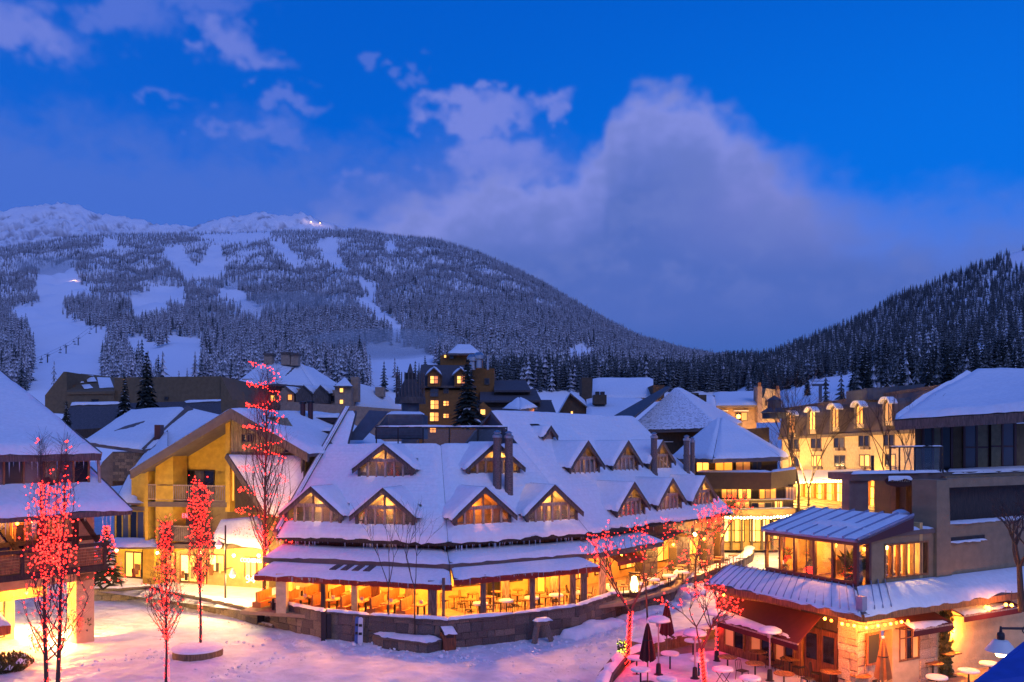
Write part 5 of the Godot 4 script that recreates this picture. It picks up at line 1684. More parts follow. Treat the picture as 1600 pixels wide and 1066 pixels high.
# ---------- the near house on the left, with its timber balcony
func left_house() -> void:
	var o := thing("corner_house", "half timbered corner house with wooden balcony and deep snow roof at the left edge", "building")
	var p1 := gp(147, 1003)
	var u := Vector3(0.6, 0, -0.8)
	var f := frame(p1 - u * 14.0, p1)
	var n := f.basis.z
	var back := -n
	var X := 14.0
	# roofs: upper slope and lower skirt
	var e1 := hp(157, 48.5, 10.55)
	var e0 := e1 - u * 16.0
	var up := back * 13.0 + UP * 5.35
	roof(o, e0, e1, e1 + up, e0 + up, M.dark_wood, 0.32, 0.3)
	var l1 := hp(205, 48.0, 7.45)
	var l0 := l1 - u * 17.0
	var up2 := back * 4.6 + UP * 2.3
	roof(o, l0, l1, l1 + up2, l0 + up2, M.dark_wood, 0.3, 0.24)
	var fas := MB.new()
	fas.beam(e0 - UP * 0.2, e1 - UP * 0.2, 0.12, 0.42)
	fas.beam(l0 - UP * 0.15, l1 - UP * 0.15, 0.12, 0.3)
	obj(o, "fascia", fas, M.timber)
	var r := RandomNumberGenerator.new()
	r.seed = 3
	icicles(o, l0 - UP * 0.25, l1 - UP * 0.25, 70, 1.0, r)
	icicles(o, e1 - u * 5 - UP * 0.3, e1 - UP * 0.3, 22, 1.0, r)
	# gable rakes on the far end
	var rk := MB.new()
	rk.beam(e1 - UP * 0.15, e1 + up - UP * 0.15, 0.12, 0.4)
	rk.beam(l1 - UP * 0.15, l1 + up2 - UP * 0.15, 0.12, 0.35)
	obj(o, "rake_board", rk, M.timber)
	# upper wall, set back above the skirt
	var fu := f.translated_local(Vector3(0, 0, -0.35))
	var w := MB.new()
	w.t = fu
	w.bar(0, 7.6, -6, X - 0.6, 10.7, 0)
	obj(o, "upper_wall", w, M.beige_wood)
	win_fr(o, fu, -60, 722, 66, 764, ["dark_pane", "grey_pane"], M.orange_wood, 4, 1, 0.13)
	win_fr(o, fu, 92, 722, 136, 757, ["grey_pane", "dark_pane"], M.orange_wood, 2, 1, 0.13)
	poly_fr(o, "brace", fu, [[70, 748], [76, 745], [90, 763], [84, 765]], 0.0, 0.2, M.dark_wood)
	var dp := MB.new()
	dp.beam(hp(153, 48.9, 10.3), hp(158, 48.6, 7.6), 0.14, 0.1)
	obj(o, "downpipe", dp, M.trim_wood)
	# middle storey behind the balcony
	var mw := MB.new()
	mw.t = f
	mw.bar(0, 3.5, -7, X, 7.9, 0)
	obj(o, "middle_wall", mw, M.cream_wall)
	for q in [[-30, 818, 14, 868], [24, 820, 52, 865]]:
		win_fr(o, f, q[0], q[1], q[2], q[3], ["dark_pane", "grey_pane"], M.orange_wood, 2, 1, 0.12)
	for q in [[[0, 830], [8, 824], [36, 866], [27, 868]], [[54, 820], [62, 817], [92, 850], [84, 853]], [[126, 812], [133, 810], [157, 845], [150, 848]]]:
		poly_fr(o, "brace", f, q, 0.0, 0.12, M.dark_wood)
	for x in [62, 118]:
		box_fr(o, "timber_post", f, x - 5, 805, x + 5, 860, 0.0, 0.1, M.dark_wood)
	box_fr(o, "timber_beam", f, -60, 845, 157, 852, 0.0, 0.12, M.dark_wood)
	# balcony: floor, five boards, rail
	var bz := 1.3
	var fb := f.translated_local(Vector3(0, 0, bz))
	var by1 := hit(fb, 140, 884).y
	var by0 := by1 + 1.12
	var bl := MB.new()
	bl.t = f
	bl.bar(0, by1 - 0.35, 0, X + 0.1, by1 - 0.02, bz + 0.05)
	obj(o, "balcony_beam", bl, M.dark_wood)
	for i in 6:
		var b := MB.new()
		b.t = fb
		b.bar(0.0, by1 + 0.02 + i * 0.155, -0.04, X, by1 + 0.15 + i * 0.155, 0.02 + 0.012 * (i % 2))
		obj(o, "balcony_board", b, M.orange_wood)
	for x in [7.2, 9.6, 11.8, 13.9]:
		var b := MB.new()
		b.t = fb
		b.bar(x - 0.09, by1 - 0.3, -0.1, x + 0.09, by0 + 0.05, 0.07)
		obj(o, "balcony_post", b, M.dark_wood)
	var rl := MB.new()
	rl.t = fb
	rl.bar(-0.1, by0 - 0.1, -0.14, X + 0.12, by0 + 0.08, 0.12)
	obj(o, "handrail", rl, M.dark_wood)
	# open ground floor: corner pillar, beam, shop wall, lower wooden awning
	for x in [X - 0.5, X - 6.6]:
		var b := MB.new()
		b.t = f
		b.bar(x - 0.5, -0.1, -1.0, x + 0.5, 3.9, 0.0)
		obj(o, "pillar", b, M.cream_wall)
	var gw := MB.new()
	gw.t = f
	gw.bar(0, -0.1, -6.5, X - 2.4, 3.6, -4.2)
	obj(o, "shop_wall", gw, M.warm_wall)
	var bm := MB.new()
	bm.t = f
	bm.bar(0, 2.55, -2.6, X - 1.5, 3.1, -2.3)
	obj(o, "shop_beam", bm, M.orange_wood)
	for x in [2.0, 5.6, 8.6]:
		window_in(o, f.translated_local(Vector3(0, 0, -4.2)), x, 0.3, x + 2.4, 2.4, 3, M.dark_wood, ["lit_c", "lit_white", "lit_a"])
	var aw := MB.new()
	var ka := f * Vector3(5.4, 2.1, 1.9)
	var kb := f * Vector3(9.0, 2.0, 1.4)
	roof(o, ka, kb, kb + back * 1.6 + UP * 0.7, ka + back * 1.6 + UP * 0.7, M.orange_wood, 0.16, 0.1, 0.0, "porch_roof")
	aw.beam(ka - UP * 0.25, kb - UP * 0.25, 0.1, 0.5)
	obj(o, "porch_board", aw, M.orange_wood)
	# lamps in the passage and by the door
	pendant(f * Vector3(X - 3.0, 3.0, -1.4), "bulb_warm", 60.0, "ceiling lamp in the open passage behind the corner pillar", "passage lamps")
	pendant(f * Vector3(X - 8.0, 2.9, -3.0), "bulb_white", 40.0, "ceiling lamp under the balcony before the left shop windows", "passage lamps")
	pendant(f * Vector3(X - 4.5, 7.0, 1.0), "bulb_warm", 6.0, "small lamp under the eave above the wooden balcony", "balcony lamps", 0.08)
	for q in [[8, 990, 75.0, "strong white ground lamp on the snow at the left edge"], [98, 1003, 75.0, "strong white ground lamp on the snow behind the lit sapling"]]:
		var p := gp(q[0], q[1])
		var l := thing("ground_lamp", q[3], "lamp", Transform3D(Basis.IDENTITY, p), "ground lamps on the snow")
		var b := MB.new()
		b.lathe(Vector3.ZERO, [Vector2(0.1, 0), Vector2(0.1, 0.25)], 8)
		obj(l, "stake", b, M.dark_metal)
		b = MB.new()
		b.lathe(Vector3(0, 0.25, 0), [Vector2(0, 0), Vector2(0.14, 0.03), Vector2(0.17, 0.15), Vector2(0.1, 0.28), Vector2(0, 0.3)], 10)
		obj(l, "bulb", b, M.bulb_white)
		lamp(Vector3(0, 0.42, 0), q[2], Color(1.0, 0.80, 0.48), 0.16, l)

# ---------- the yellow house behind the square
func yellow_house() -> void:
	var o := thing("yellow_house", "yellow house with broad sloping gable and balconies above the lit shops", "building")
	var u := Vector3(0.94, 0, 0.342)
	var p0 := hp(231, 64.0, 0.7)
	var f := frame(p0, p0 + u)
	var rd := Vector3(0.35, 0, -0.94)       # the ridge runs back and to the right
	var L := func(px: float, py: float, z := 0.0) -> Vector3:
		var h := hit(f, px, py, z)
		return f * Vector3(h.x, h.y, z)
	var a: Vector3 = L.call(203, 735, 1.4)
	var k: Vector3 = L.call(360, 638, 1.4)
	var c: Vector3 = L.call(480, 708, 1.4)
	# roof slopes running back
	roof(o, c, c + rd * 13.0, k + rd * 13.0, k, M.shingle, 0.26, 0.3)
	roof(o, a + rd * 11.0, a, k, k + rd * 13.0, M.shingle, 0.22, 0.3)
	var rb := MB.new()
	rb.poly([a, k, k - UP * 0.75, a - UP * 0.62], -f.basis.z * 0.25)
	obj(o, "rake_board", rb, M.fascia)
	rb = MB.new()
	rb.poly([k, c, c - UP * 0.6, k - UP * 0.75], -f.basis.z * 0.25)
	obj(o, "rake_board", rb, M.timber)
	# recessed loggia wall and its flanks
	poly_fr(o, "loggia_wall", f, [[205, 745], [356, 650], [356, 800], [205, 800]], -5.0, -1.6, M.yellow_wall)
	poly_fr(o, "loggia_soffit", f, [[214, 738], [244, 720], [244, 800], [214, 800]], -1.6, -1.4, M.yellow_wall)
	poly_fr(o, "pier", f, [[243, 716], [270, 699], [270, 862], [243, 862]], -1.4, 0.1, M.yellow_wall)
	poly_fr(o, "thin_pier", f, [[226, 740], [231, 737], [231, 862], [226, 862]], -0.6, 0.1, M.yellow_wall)
	poly_fr(o, "right_pier", f, [[352, 652], [359, 648], [359, 800], [352, 800]], -1.4, 0.1, M.yellow_wall)
	poly_fr(o, "gable_wall", f, [[355, 652], [430, 652], [466, 708], [355, 710]], -1.4, 0.02, M.beige_wood)
	poly_fr(o, "lower_wall", f, [[355, 708], [478, 708], [478, 860], [355, 860]], -5.0, -1.2, M.stucco_brown)
	var ns := RandomNumberGenerator.new()
	ns.seed = 8
	for i in 13:
		var x := 357.0 + i * 6.6
		poly_fr(o, "cover_strip", f, [[x, 654 + maxf(0, (x - 430) * 1.6)], [x + 1.2, 654 + maxf(0, (x - 430) * 1.6)], [x + 1.2, 708], [x, 708]], 0.0, 0.06, M.beige_wood)
	win_fr(o, f, 379, 680, 395, 690, ["dark_pane"], M.timber, 2, 1, 0.07, 0.03)
	win_fr(o, f, 446, 696, 461, 706, ["dark_pane"], M.timber, 1, 1, 0.07, 0.03)
	win_fr(o, f, 289, 736, 334, 783, ["dark_pane", "grey_pane"], M.dark_wood, 3, 1, 0.08, -1.58)
	# upper balcony: floor, rail, balusters
	poly_fr(o, "balcony_floor", f, [[231, 784], [354, 785], [354, 793], [231, 792]], -1.6, 0.12, M.fascia)
	var ra := hit(f, 231, 784).x
	var rb2 := hit(f, 353, 784).x
	var ry := hit(f, 300, 784).y
	for q in [[ry + 0.08, 0.05], [ry + 1.12, 0.09]]:
		var b := MB.new()
		b.t = f
		b.bar(ra, q[0], 0.02, rb2, q[0] + q[1], 0.1)
		obj(o, "rail", b, M.trim_wood)
	for i in 42:
		var b := MB.new()
		b.t = f
		var x := lerpf(ra, rb2, (i + 0.5) / 42)
		b.bar(x - 0.02, ry + 0.1, 0.04, x + 0.02, ry + 1.13, 0.08)
		obj(o, "baluster", b, M.trim_wood)
	# lower floor: dark windows, wooden balcony, snowy canopy
	poly_fr(o, "middle_wall", f, [[178, 792], [356, 792], [356, 858], [178, 858]], -5.0, -1.3, M.olive_wall)
	for q in [[182, 800, 201, 846], [204, 800, 225, 846], [232, 800, 242, 848], [272, 800, 306, 850]]:
		win_fr(o, f, q[0], q[1], q[2], q[3], ["dark_pane", "grey_pane"], M.yellow_wall, 2, 1, 0.1, -1.28)
	poly_fr(o, "floor_band", f, [[176, 848], [356, 852], [356, 858], [176, 857]], -1.4, 0.5, M.fascia)
	var fb := f.translated_local(Vector3(0, 0, 0.5))
	var bx0 := hit(fb, 248, 835).x
	var bx1 := hit(fb, 306, 835).x
	var by := hit(fb, 277, 846).y
	for i in 20:
		var b := MB.new()
		b.t = fb
		var x := lerpf(bx0, bx1, float(i) / 20)
		b.bar(x, by, -0.03, x + (bx1 - bx0) / 20 * 0.86, by + 1.05, 0.03)
		obj(o, "balcony_slat", b, M.fascia)
	var hr := MB.new()
	hr.t = fb
	hr.bar(bx0, by + 1.05, -0.06, bx1, by + 1.13, 0.08)
	obj(o, "handrail", hr, M.trim_wood)
	# snowy porch slopes right of the piers
	var qa: Vector3 = L.call(354, 710, 0.3)
	var qb: Vector3 = L.call(474, 712, 0.3)
	roof(o, L.call(412, 800, 1.6), L.call(474, 812, 1.6), qb, qa, M.shingle, 0.18, 0.2, 0.0, "porch_roof")
	var pr := MB.new()
	pr.beam(qa - UP * 0.1, L.call(408, 795, 1.6), 0.2, 0.4)
	obj(o, "porch_rake", pr, M.timber)
	var dp := MB.new()
	dp.beam(L.call(474, 712, 0.5), L.call(467, 790, 0.8), 0.22, 0.2)
	obj(o, "downpipe", dp, M.timber)
	roof(o, L.call(330, 842, 2.2), L.call(420, 858, 2.2), L.call(408, 806, 0.2), L.call(345, 812, 0.2), M.fascia, 0.2, 0.2, 0.0, "canopy")
	roof(o, L.call(176, 855, 1.2), L.call(246, 855, 1.2), L.call(246, 842, -0.9), L.call(176, 842, -0.9), M.fascia, 0.16, 0.16, 0.0, "canopy")
	# a lamp beside the balcony door
	win_fr(o, f, 359, 736, 366, 782, ["lit_a"], M.yellow_wall, 1, 1, 0.06, -0.2)
	poly_fr(o, "dark_recess", f, [[367, 730], [400, 788], [400, 800], [367, 800]], -1.3, -0.1, M.dark_wood)
	# the shops at street level
	poly_fr(o, "shop_wall", f, [[178, 857], [222, 857], [222, 925], [178, 925]], -4.0, -1.6, M.yellow_wall)
	poly_fr(o, "shop_pier", f, [[223, 857], [241, 857], [241, 924], [223, 924]], -1.2, 0.3, M.yellow_wall)
	poly_fr(o, "shop_wall", f, [[241, 857], [420, 857], [420, 932], [241, 928]], -4.0, -1.1, M.warm_wall)
	win_fr(o, f, 197, 864, 221, 901, ["lit_c", "lit_a"], M.dark_wood, 2, 1, 0.09, -1.58)
	for q in [[249, 866, 258, 915, "lit_b"], [262, 864, 273, 905, "lit_white"], [283, 868, 308, 908, "lit_white"], [316, 866, 322, 912, "lit_a"], [328, 868, 350, 892, "lit_white"], [384, 872, 400, 900, "lit_c"]]:
		win_fr(o, f, q[0], q[1], q[2], q[3], [q[4], "lit_c"], M.orange_wood, 2, 1, 0.09, -1.08)
	# goods in the show windows
	var gr := RandomNumberGenerator.new()
	gr.seed = 19
	for i in 22:
		var px: float = [200, 208, 215, 265, 270, 287, 293, 300, 305, 332, 340, 346][i % 12] + gr.randf_range(-2, 2)
		var h := hit(f, px, 902 - gr.randf_range(0, 16), -1.0)
		var b := MB.new()
		b.t = f
		b.box(Vector3(h.x, h.y, -1.45 if px < 222 else -0.95), Vector3(gr.randf_range(0.12, 0.35), gr.randf_range(0.25, 0.8), 0.1))
		obj(o, "display_goods", b, [M.red_cloth, M.orange_wood, M.dark_wood, M.cream_wall][i % 4])
	# lettering of the shop and its glowing signs
	sign_text(o, "COOKING", f, 392, 876, -1.0, 0.42, M.sign_white)
	sign_text(o, "94", f, 391, 905, -0.9, 0.75, M.sign_white)
	sign_text(o, "OPEN", f, 284, 806, -0.9, 0.45, M.sign_pink)
	for q in [[182, 858, 10.0, "leftmost"], [246, 862, 7.0, "second"], [312, 862, 9.0, "middle"], [365, 866, 9.0, "fourth"], [404, 866, 8.0, "rightmost"]]:
		var h := hit(f, q[0], q[1], 0.2)
		pendant(f * Vector3(h.x, h.y - 0.1, 0.2), "bulb_white", q[2], "%s bright wall lamp along the shop fronts of the yellow house" % q[3], "shop front lamps", 0.13)
func sign_text(parent: Node, s: String, f: Transform3D, px: float, py: float, z: float, size: float, m: Material) -> void:
	var tm := TextMesh.new()
	tm.text = s
	var sf := SystemFont.new()
	sf.font_names = PackedStringArray(["Droid Sans"])
	tm.font = sf
	tm.font_size = 64
	tm.pixel_size = size / 64.0
	tm.depth = 0.04
	tm.curve_step = 4.0
	var h := hit(f, px, py, z)
	put(parent, "sign_letters", tm, m, f * Transform3D(Basis.IDENTITY, Vector3(h.x, h.y, z)))

# ---------- houses behind, left half
func back_left() -> void:
	# snow roofed brick house between
	var o := thing("brick_house", "low brick house with wide snow roof behind the yellow house", "building")
	roof_px(o, [[128, 690, 74], [222, 703, 71], [292, 636, 80], [203, 641, 84]], M.shingle, 0.24, "roof", 0.3)
	roof_px(o, [[222, 703, 71], [300, 690, 72], [352, 650, 82], [292, 636, 80]], M.shingle, 0.2, "roof", 0.3)
	face_px(o, "rake_board", [[221, 701, 70.8], [293, 634, 79.8], [302, 640, 79.8], [230, 710, 70.8]], M.fascia, Vector3(0, 0, -0.3))
	slab_px(o, "wall", [[176, 752], [176, 706], [222, 706], [222, 752]], 71.5, Vector3(0, 0, -8), M.grey_wall)
	slab_px(o, "wall", [[140, 760], [160, 722], [176, 706], [176, 760]], 71.9, Vector3(0, 0, -6), M.fascia)
	var br := RandomNumberGenerator.new()
	br.seed = 5
	var fb := frame(at(176, 752, 71.45), at(222, 752, 71.45))
	for j in 9:
		for i in 5:
			var b := MB.new()
			b.t = fb
			b.bar(0.02 + i * 0.48 + 0.2 * (j % 2), 0.02 + j * 0.26, 0, minf(0.47 + i * 0.48 + 0.2 * (j % 2), 2.42), 0.26 + j * 0.26, 0.03 + 0.02 * br.randf())
			obj(o, "block", b, M["stone%d" % (br.randi() % 5)])
	roof_px(o, [[205, 735, 68], [262, 715, 66], [262, 672, 74], [240, 690, 76]], M.shingle, 0.2, "roof", 0.2)
	slab_px(o, "chimney_stack", [[241, 705], [241, 664], [250, 664], [250, 705]], 72.5, Vector3(0, 0, -0.8), M.maroon_metal)
	roof_px(o, [[178, 785, 66], [226, 785, 66], [226, 738, 70], [200, 742, 70]], M.shingle, 0.2, "roof", 0.2)
	# bare stucco hall
	o = thing("stucco_hall", "large blank olive brown stucco hall behind the left roofs", "building")
	slab_px(o, "end_wall", [[70, 645], [70, 618], [99, 581], [104, 581], [104, 645]], 104, Vector3(0, 0, -26), M.stucco_brown)
	slab_px(o, "front_wall", [[104, 645], [104, 612], [178, 612], [178, 645]], 103.6, Vector3(0, 0, -20), M.stucco_brown)
	var rc := [P3([104, 612.5, 103.4]), P3([179, 611.5, 103.4]), P3([179, 589, 112]), P3([106, 582, 112])]
	var rsl := MB.new()
	rsl.poly(rc, Vector3(0, -0.3, 0))
	obj(o, "sloping_roof", rsl, M.stucco_brown)
	for q in [[0.05, 0.45, 0.35, 1.0], [0.36, 0.55, 0.62, 0.95], [0.62, 0.2, 0.98, 0.9], [0.3, 0.15, 0.55, 0.4]]:
		var cs := []
		for e in [[q[0] + 0.06, q[1]], [q[2], q[1] + 0.05], [q[2] - 0.08, q[3]], [q[0], q[3] - 0.05]]:
			cs.append(rc[0].lerp(rc[1], e[0]).lerp(rc[3].lerp(rc[2], e[0]), e[1]) + UP * 0.05)
		put(o, "snow", snow_mesh(cs[0], cs[1], cs[2], cs[3], 0.09, 0.3, 2.2, 0.25), M.snow)
	slab_px(o, "front_wall", [[178, 645], [178, 590], [345, 588], [345, 645]], 104.2, Vector3(0, 0, -20), M.stucco_brown)
	slab_px(o, "corner_wall", [[345, 650], [345, 588], [363, 625], [370, 650]], 103.9, Vector3(0, 0, -16), M.stucco_brown)
	win_px(o, 144, 625, 153, 630, 103.5, ["dark_pane"], M.dark_wood, 1, 1)
	win_px(o, 258, 621, 262, 624, 104.1, ["dark_pane"], M.dark_wood, 1, 1)
	roof_px(o, [[85, 672, 92], [346, 664, 92], [346, 626, 101], [112, 632, 101]], M.grey_board, 0.0, "annex_roof", 0.3)
	for q in [[[110, 634], [200, 632], [200, 629.5], [112, 630]], [[290, 630], [345, 628], [345, 625], [288, 628]], [[138, 660], [150, 655], [152, 652], [140, 655]]]:
		put(o, "snow", snow_mesh(at(q[0][0], q[0][1], 100.4) + UP * 0.1, at(q[1][0], q[1][1], 100.4) + UP * 0.1, at(q[2][0], q[2][1], 101) + UP * 0.1, at(q[3][0], q[3][1], 101) + UP * 0.1, 0.1, 0.5, 1.0, 0.1), M.snow)
	slab_px(o, "annex_wall", [[115, 685], [115, 672], [170, 668], [170, 685]], 91.8, Vector3(0, 0, -3), M.dark_wood)
	slab_px(o, "annex_wall", [[345, 640], [345, 625], [371, 625], [371, 650]], 92, Vector3(0, 0, -8), M.stucco_brown)
	# many gabled hotel
	o = thing("gabled_hotel", "pink walled hotel with steep snow roofs, chimneys and a small turret", "building")
	var Z := 128.0
	slab_px(o, "wall", [[378, 660], [378, 592], [440, 592], [440, 660]], Z, Vector3(0, 0, -12), M.pink_wall)
	roof_px(o, [[358, 606, Z - 2], [432, 600, Z - 2], [432, 568, Z + 9], [408, 568, Z + 9]], M.shingle, 0.3, "roof", 0.3)
	roof_px(o, [[432, 600, Z - 2], [490, 604, Z + 4], [466, 568, Z + 10], [432, 568, Z + 9]], M.shingle, 0.3, "roof", 0.3)
	roof_px(o, [[490, 604, Z + 4], [560, 622, Z + 12], [486, 575, Z + 14], [466, 568, Z + 10]], M.shingle, 0.25, "roof", 0.3)
	for q in [[412, 552, 425, 572], [439, 550, 454, 570], [453, 552, 466, 571]]:
		slab_px(o, "chimney", [[q[0], q[3]], [q[0], q[1]], [q[2], q[1]], [q[2], q[3]]], Z + 7, Vector3(0, 0, -1.4), M.pink_wall)
		slab_px(o, "chimney_cap", [[q[0] - 1.5, q[1] + 2.5], [q[0] - 1.5, q[1]], [q[2] + 1.5, q[1]], [q[2] + 1.5, q[1] + 2.5]], Z + 6.7, Vector3(0, 0, -2.0), M.timber)
	slab_px(o, "wing_wall", [[440, 660], [440, 606], [530, 610], [530, 660]], Z - 1, Vector3(0, 0, -8), M.pink_wall)
	for q in [[446, 604], [474, 602], [500, 602]]:
		slab_px(o, "gable", [[q[0] - 12, 630], [q[0] - 12, 616], [q[0], q[1]], [q[0] + 13, 614], [q[0] + 13, 630]], Z - 3, Vector3(0, 0, -5), M.grey_board if q[0] > 450 else M.pink_wall)
		roof_px(o, [[q[0] + 14, 614, Z - 3.3], [q[0] + 30, 613, Z + 3], [q[0] + 20, q[1] + 1, Z + 3], [q[0], q[1] - 1, Z - 3.3]], M.shingle, 0.25, "gable_roof", 0.2)
		win_px(o, q[0] + 15, 619, q[0] + 22, 627, Z - 1.1, ["dark_pane"], M.timber, 1, 1)
	slab_px(o, "turret", [[523, 634], [523, 602], [549, 602], [549, 634]], Z - 6, Vector3(0, 0, -5), M.pink_wall)
	roof_px(o, [[521, 603, Z - 6.5], [551, 603, Z - 6.5], [540, 590, Z - 3], [538, 590, Z - 3]], M.shingle, 0.2, "turret_roof", 0.2)
	for y in [607, 625]:
		win_px(o, 531, y, 536, y + 6, Z - 6.1, ["lit_c"], M.pink_wall, 1, 1)
	slab_px(o, "chimney", [[548, 628], [548, 589], [560, 589], [560, 628]], Z - 4, Vector3(0, 0, -1.6), M.pink_wall)
	roof_px(o, [[546, 634, Z - 4], [632, 641, Z + 8], [594, 608, Z + 10], [561, 599, Z + 4]], M.shingle, 0.2, "roof", 0.3)
	slab_px(o, "chimney", [[586, 620], [586, 605], [600, 605], [600, 620]], Z + 5, Vector3(0, 0, -1.5), M.pink_wall)
	for q in [[453, 621, "lit_a"], [404, 618, "lit_a"], [426, 622, "lit_c"], [404, 640, "lit_b"], [414, 640, "lit_a"]]:
		win_px(o, q[0] - 3, q[1] - 4, q[0] + 3, q[1] + 4, Z - 3.2 if q[0] > 440 else Z - 0.1, [q[2]], M.timber, 1, 1)
	face_px(o, "parapet", [[438, 690, Z - 18], [438, 627, Z - 18], [545, 634, Z - 18], [640, 641, Z - 18], [640, 690, Z - 18]], M.pink_wall, Vector3(0, 0, -3))
	# roof vents of the yellow house
	for q in [[473, 626, 668, "left one of the two dark flues on the yellow house"], [485, 628, 667, "right one of the two dark flues on the yellow house"]]:
		var z := 66.0
		var c := thing("roof_flue", q[3], "chimney", Transform3D(Basis.IDENTITY, at(q[0], q[2], z)))
		var b := MB.new()
		b.lathe(Vector3.ZERO, [Vector2(0.34, -0.3), Vector2(0.34, 0.1), Vector2(0.2, 0.25), Vector2(0.2, 1.8)], 10)
		obj(c, "pipe", b, M.maroon_metal)
		b = MB.new()
		b.lathe(Vector3.ZERO, [Vector2(0.2, 1.8), Vector2(0.27, 1.8), Vector2(0.27, 1.95), Vector2(0, 2.0)], 10)
		obj(c, "cap", b, M.dark_metal)
	# snowed skylight boxes on the slope behind them
	for q in [[440, 643, 530, 655, 67, "long snow covered roof hatch on the yellow house"], [500, 668, 545, 676, 64, "lower snow covered roof hatch on the yellow house"]]:
		var a := at(q[0], q[3], q[4])
		var b := at(q[2], q[3], q[4])
		var h := thing("roof_hatch", q[5], "hatch", Transform3D(Basis.IDENTITY, a))
		bars(h, "box", [[0, -0.3, -1.6, b.x - a.x, 0.12, 0]], M.dark_metal)
		put(h, "snow", snow_mesh(Vector3(0, 0.12, 0.05), Vector3(b.x - a.x, 0.12, 0.05), Vector3(b.x - a.x, 0.3, -1.5), Vector3(0, 0.3, -1.5), 0.25, 0.25), M.snow)
	# lookout pavilion with pointed dark roof
	o = thing("lookout_pavilion", "slender lookout pavilion with pointed dark roof and slatted sides", "pavilion", Transform3D(Basis.IDENTITY, at(641, 693, 82.0)))
	var sc := 82.0 / F
	var b := MB.new()
	b.lathe(Vector3(0, 72 * sc, 0), [Vector2(24 * sc, -2 * sc), Vector2(21 * sc, 3 * sc), Vector2(6 * sc, 34 * sc), Vector2(1 * sc, 52 * sc), Vector2(0, 53 * sc)], 8)
	obj(o, "roof", b, M.grey_wall)
	b = MB.new()
	b.lathe(Vector3(0, 108 * sc, 0), [Vector2(23 * sc, -2 * sc), Vector2(23 * sc, 0), Vector2(22 * sc, 1 * sc)], 12)
	for k in 24:
		var a := TAU * k / 24
		var m := MB.new()
		m.ring(Vector3(cos(a) * 22 * sc, 72 * sc, sin(a) * 22 * sc), Vector3(cos(a) * 22 * sc, 110 * sc, sin(a) * 22 * sc), 0.05, 0.05, 4)
		obj(o, "slat", m, M.flue)
	b = MB.new()
	b.lathe(Vector3(0, 62 * sc, 0), [Vector2(0, 0), Vector2(24 * sc, 0), Vector2(24 * sc, 9 * sc), Vector2(22 * sc, 10 * sc), Vector2(0, 10 * sc)], 16)
	obj(o, "ring_floor", b, M.grey_board)
	b = MB.new()
	b.lathe(Vector3(0, 0, 0), [Vector2(14 * sc, -10 * sc), Vector2(14 * sc, 62 * sc)], 8)
	obj(o, "shaft", b, M.screen_metal)
	b = MB.new()
	b.lathe(Vector3(0, 80 * sc, 0), [Vector2(9 * sc, 0), Vector2(9 * sc, 30 * sc)], 8)
	obj(o, "core", b, M.dark_metal)

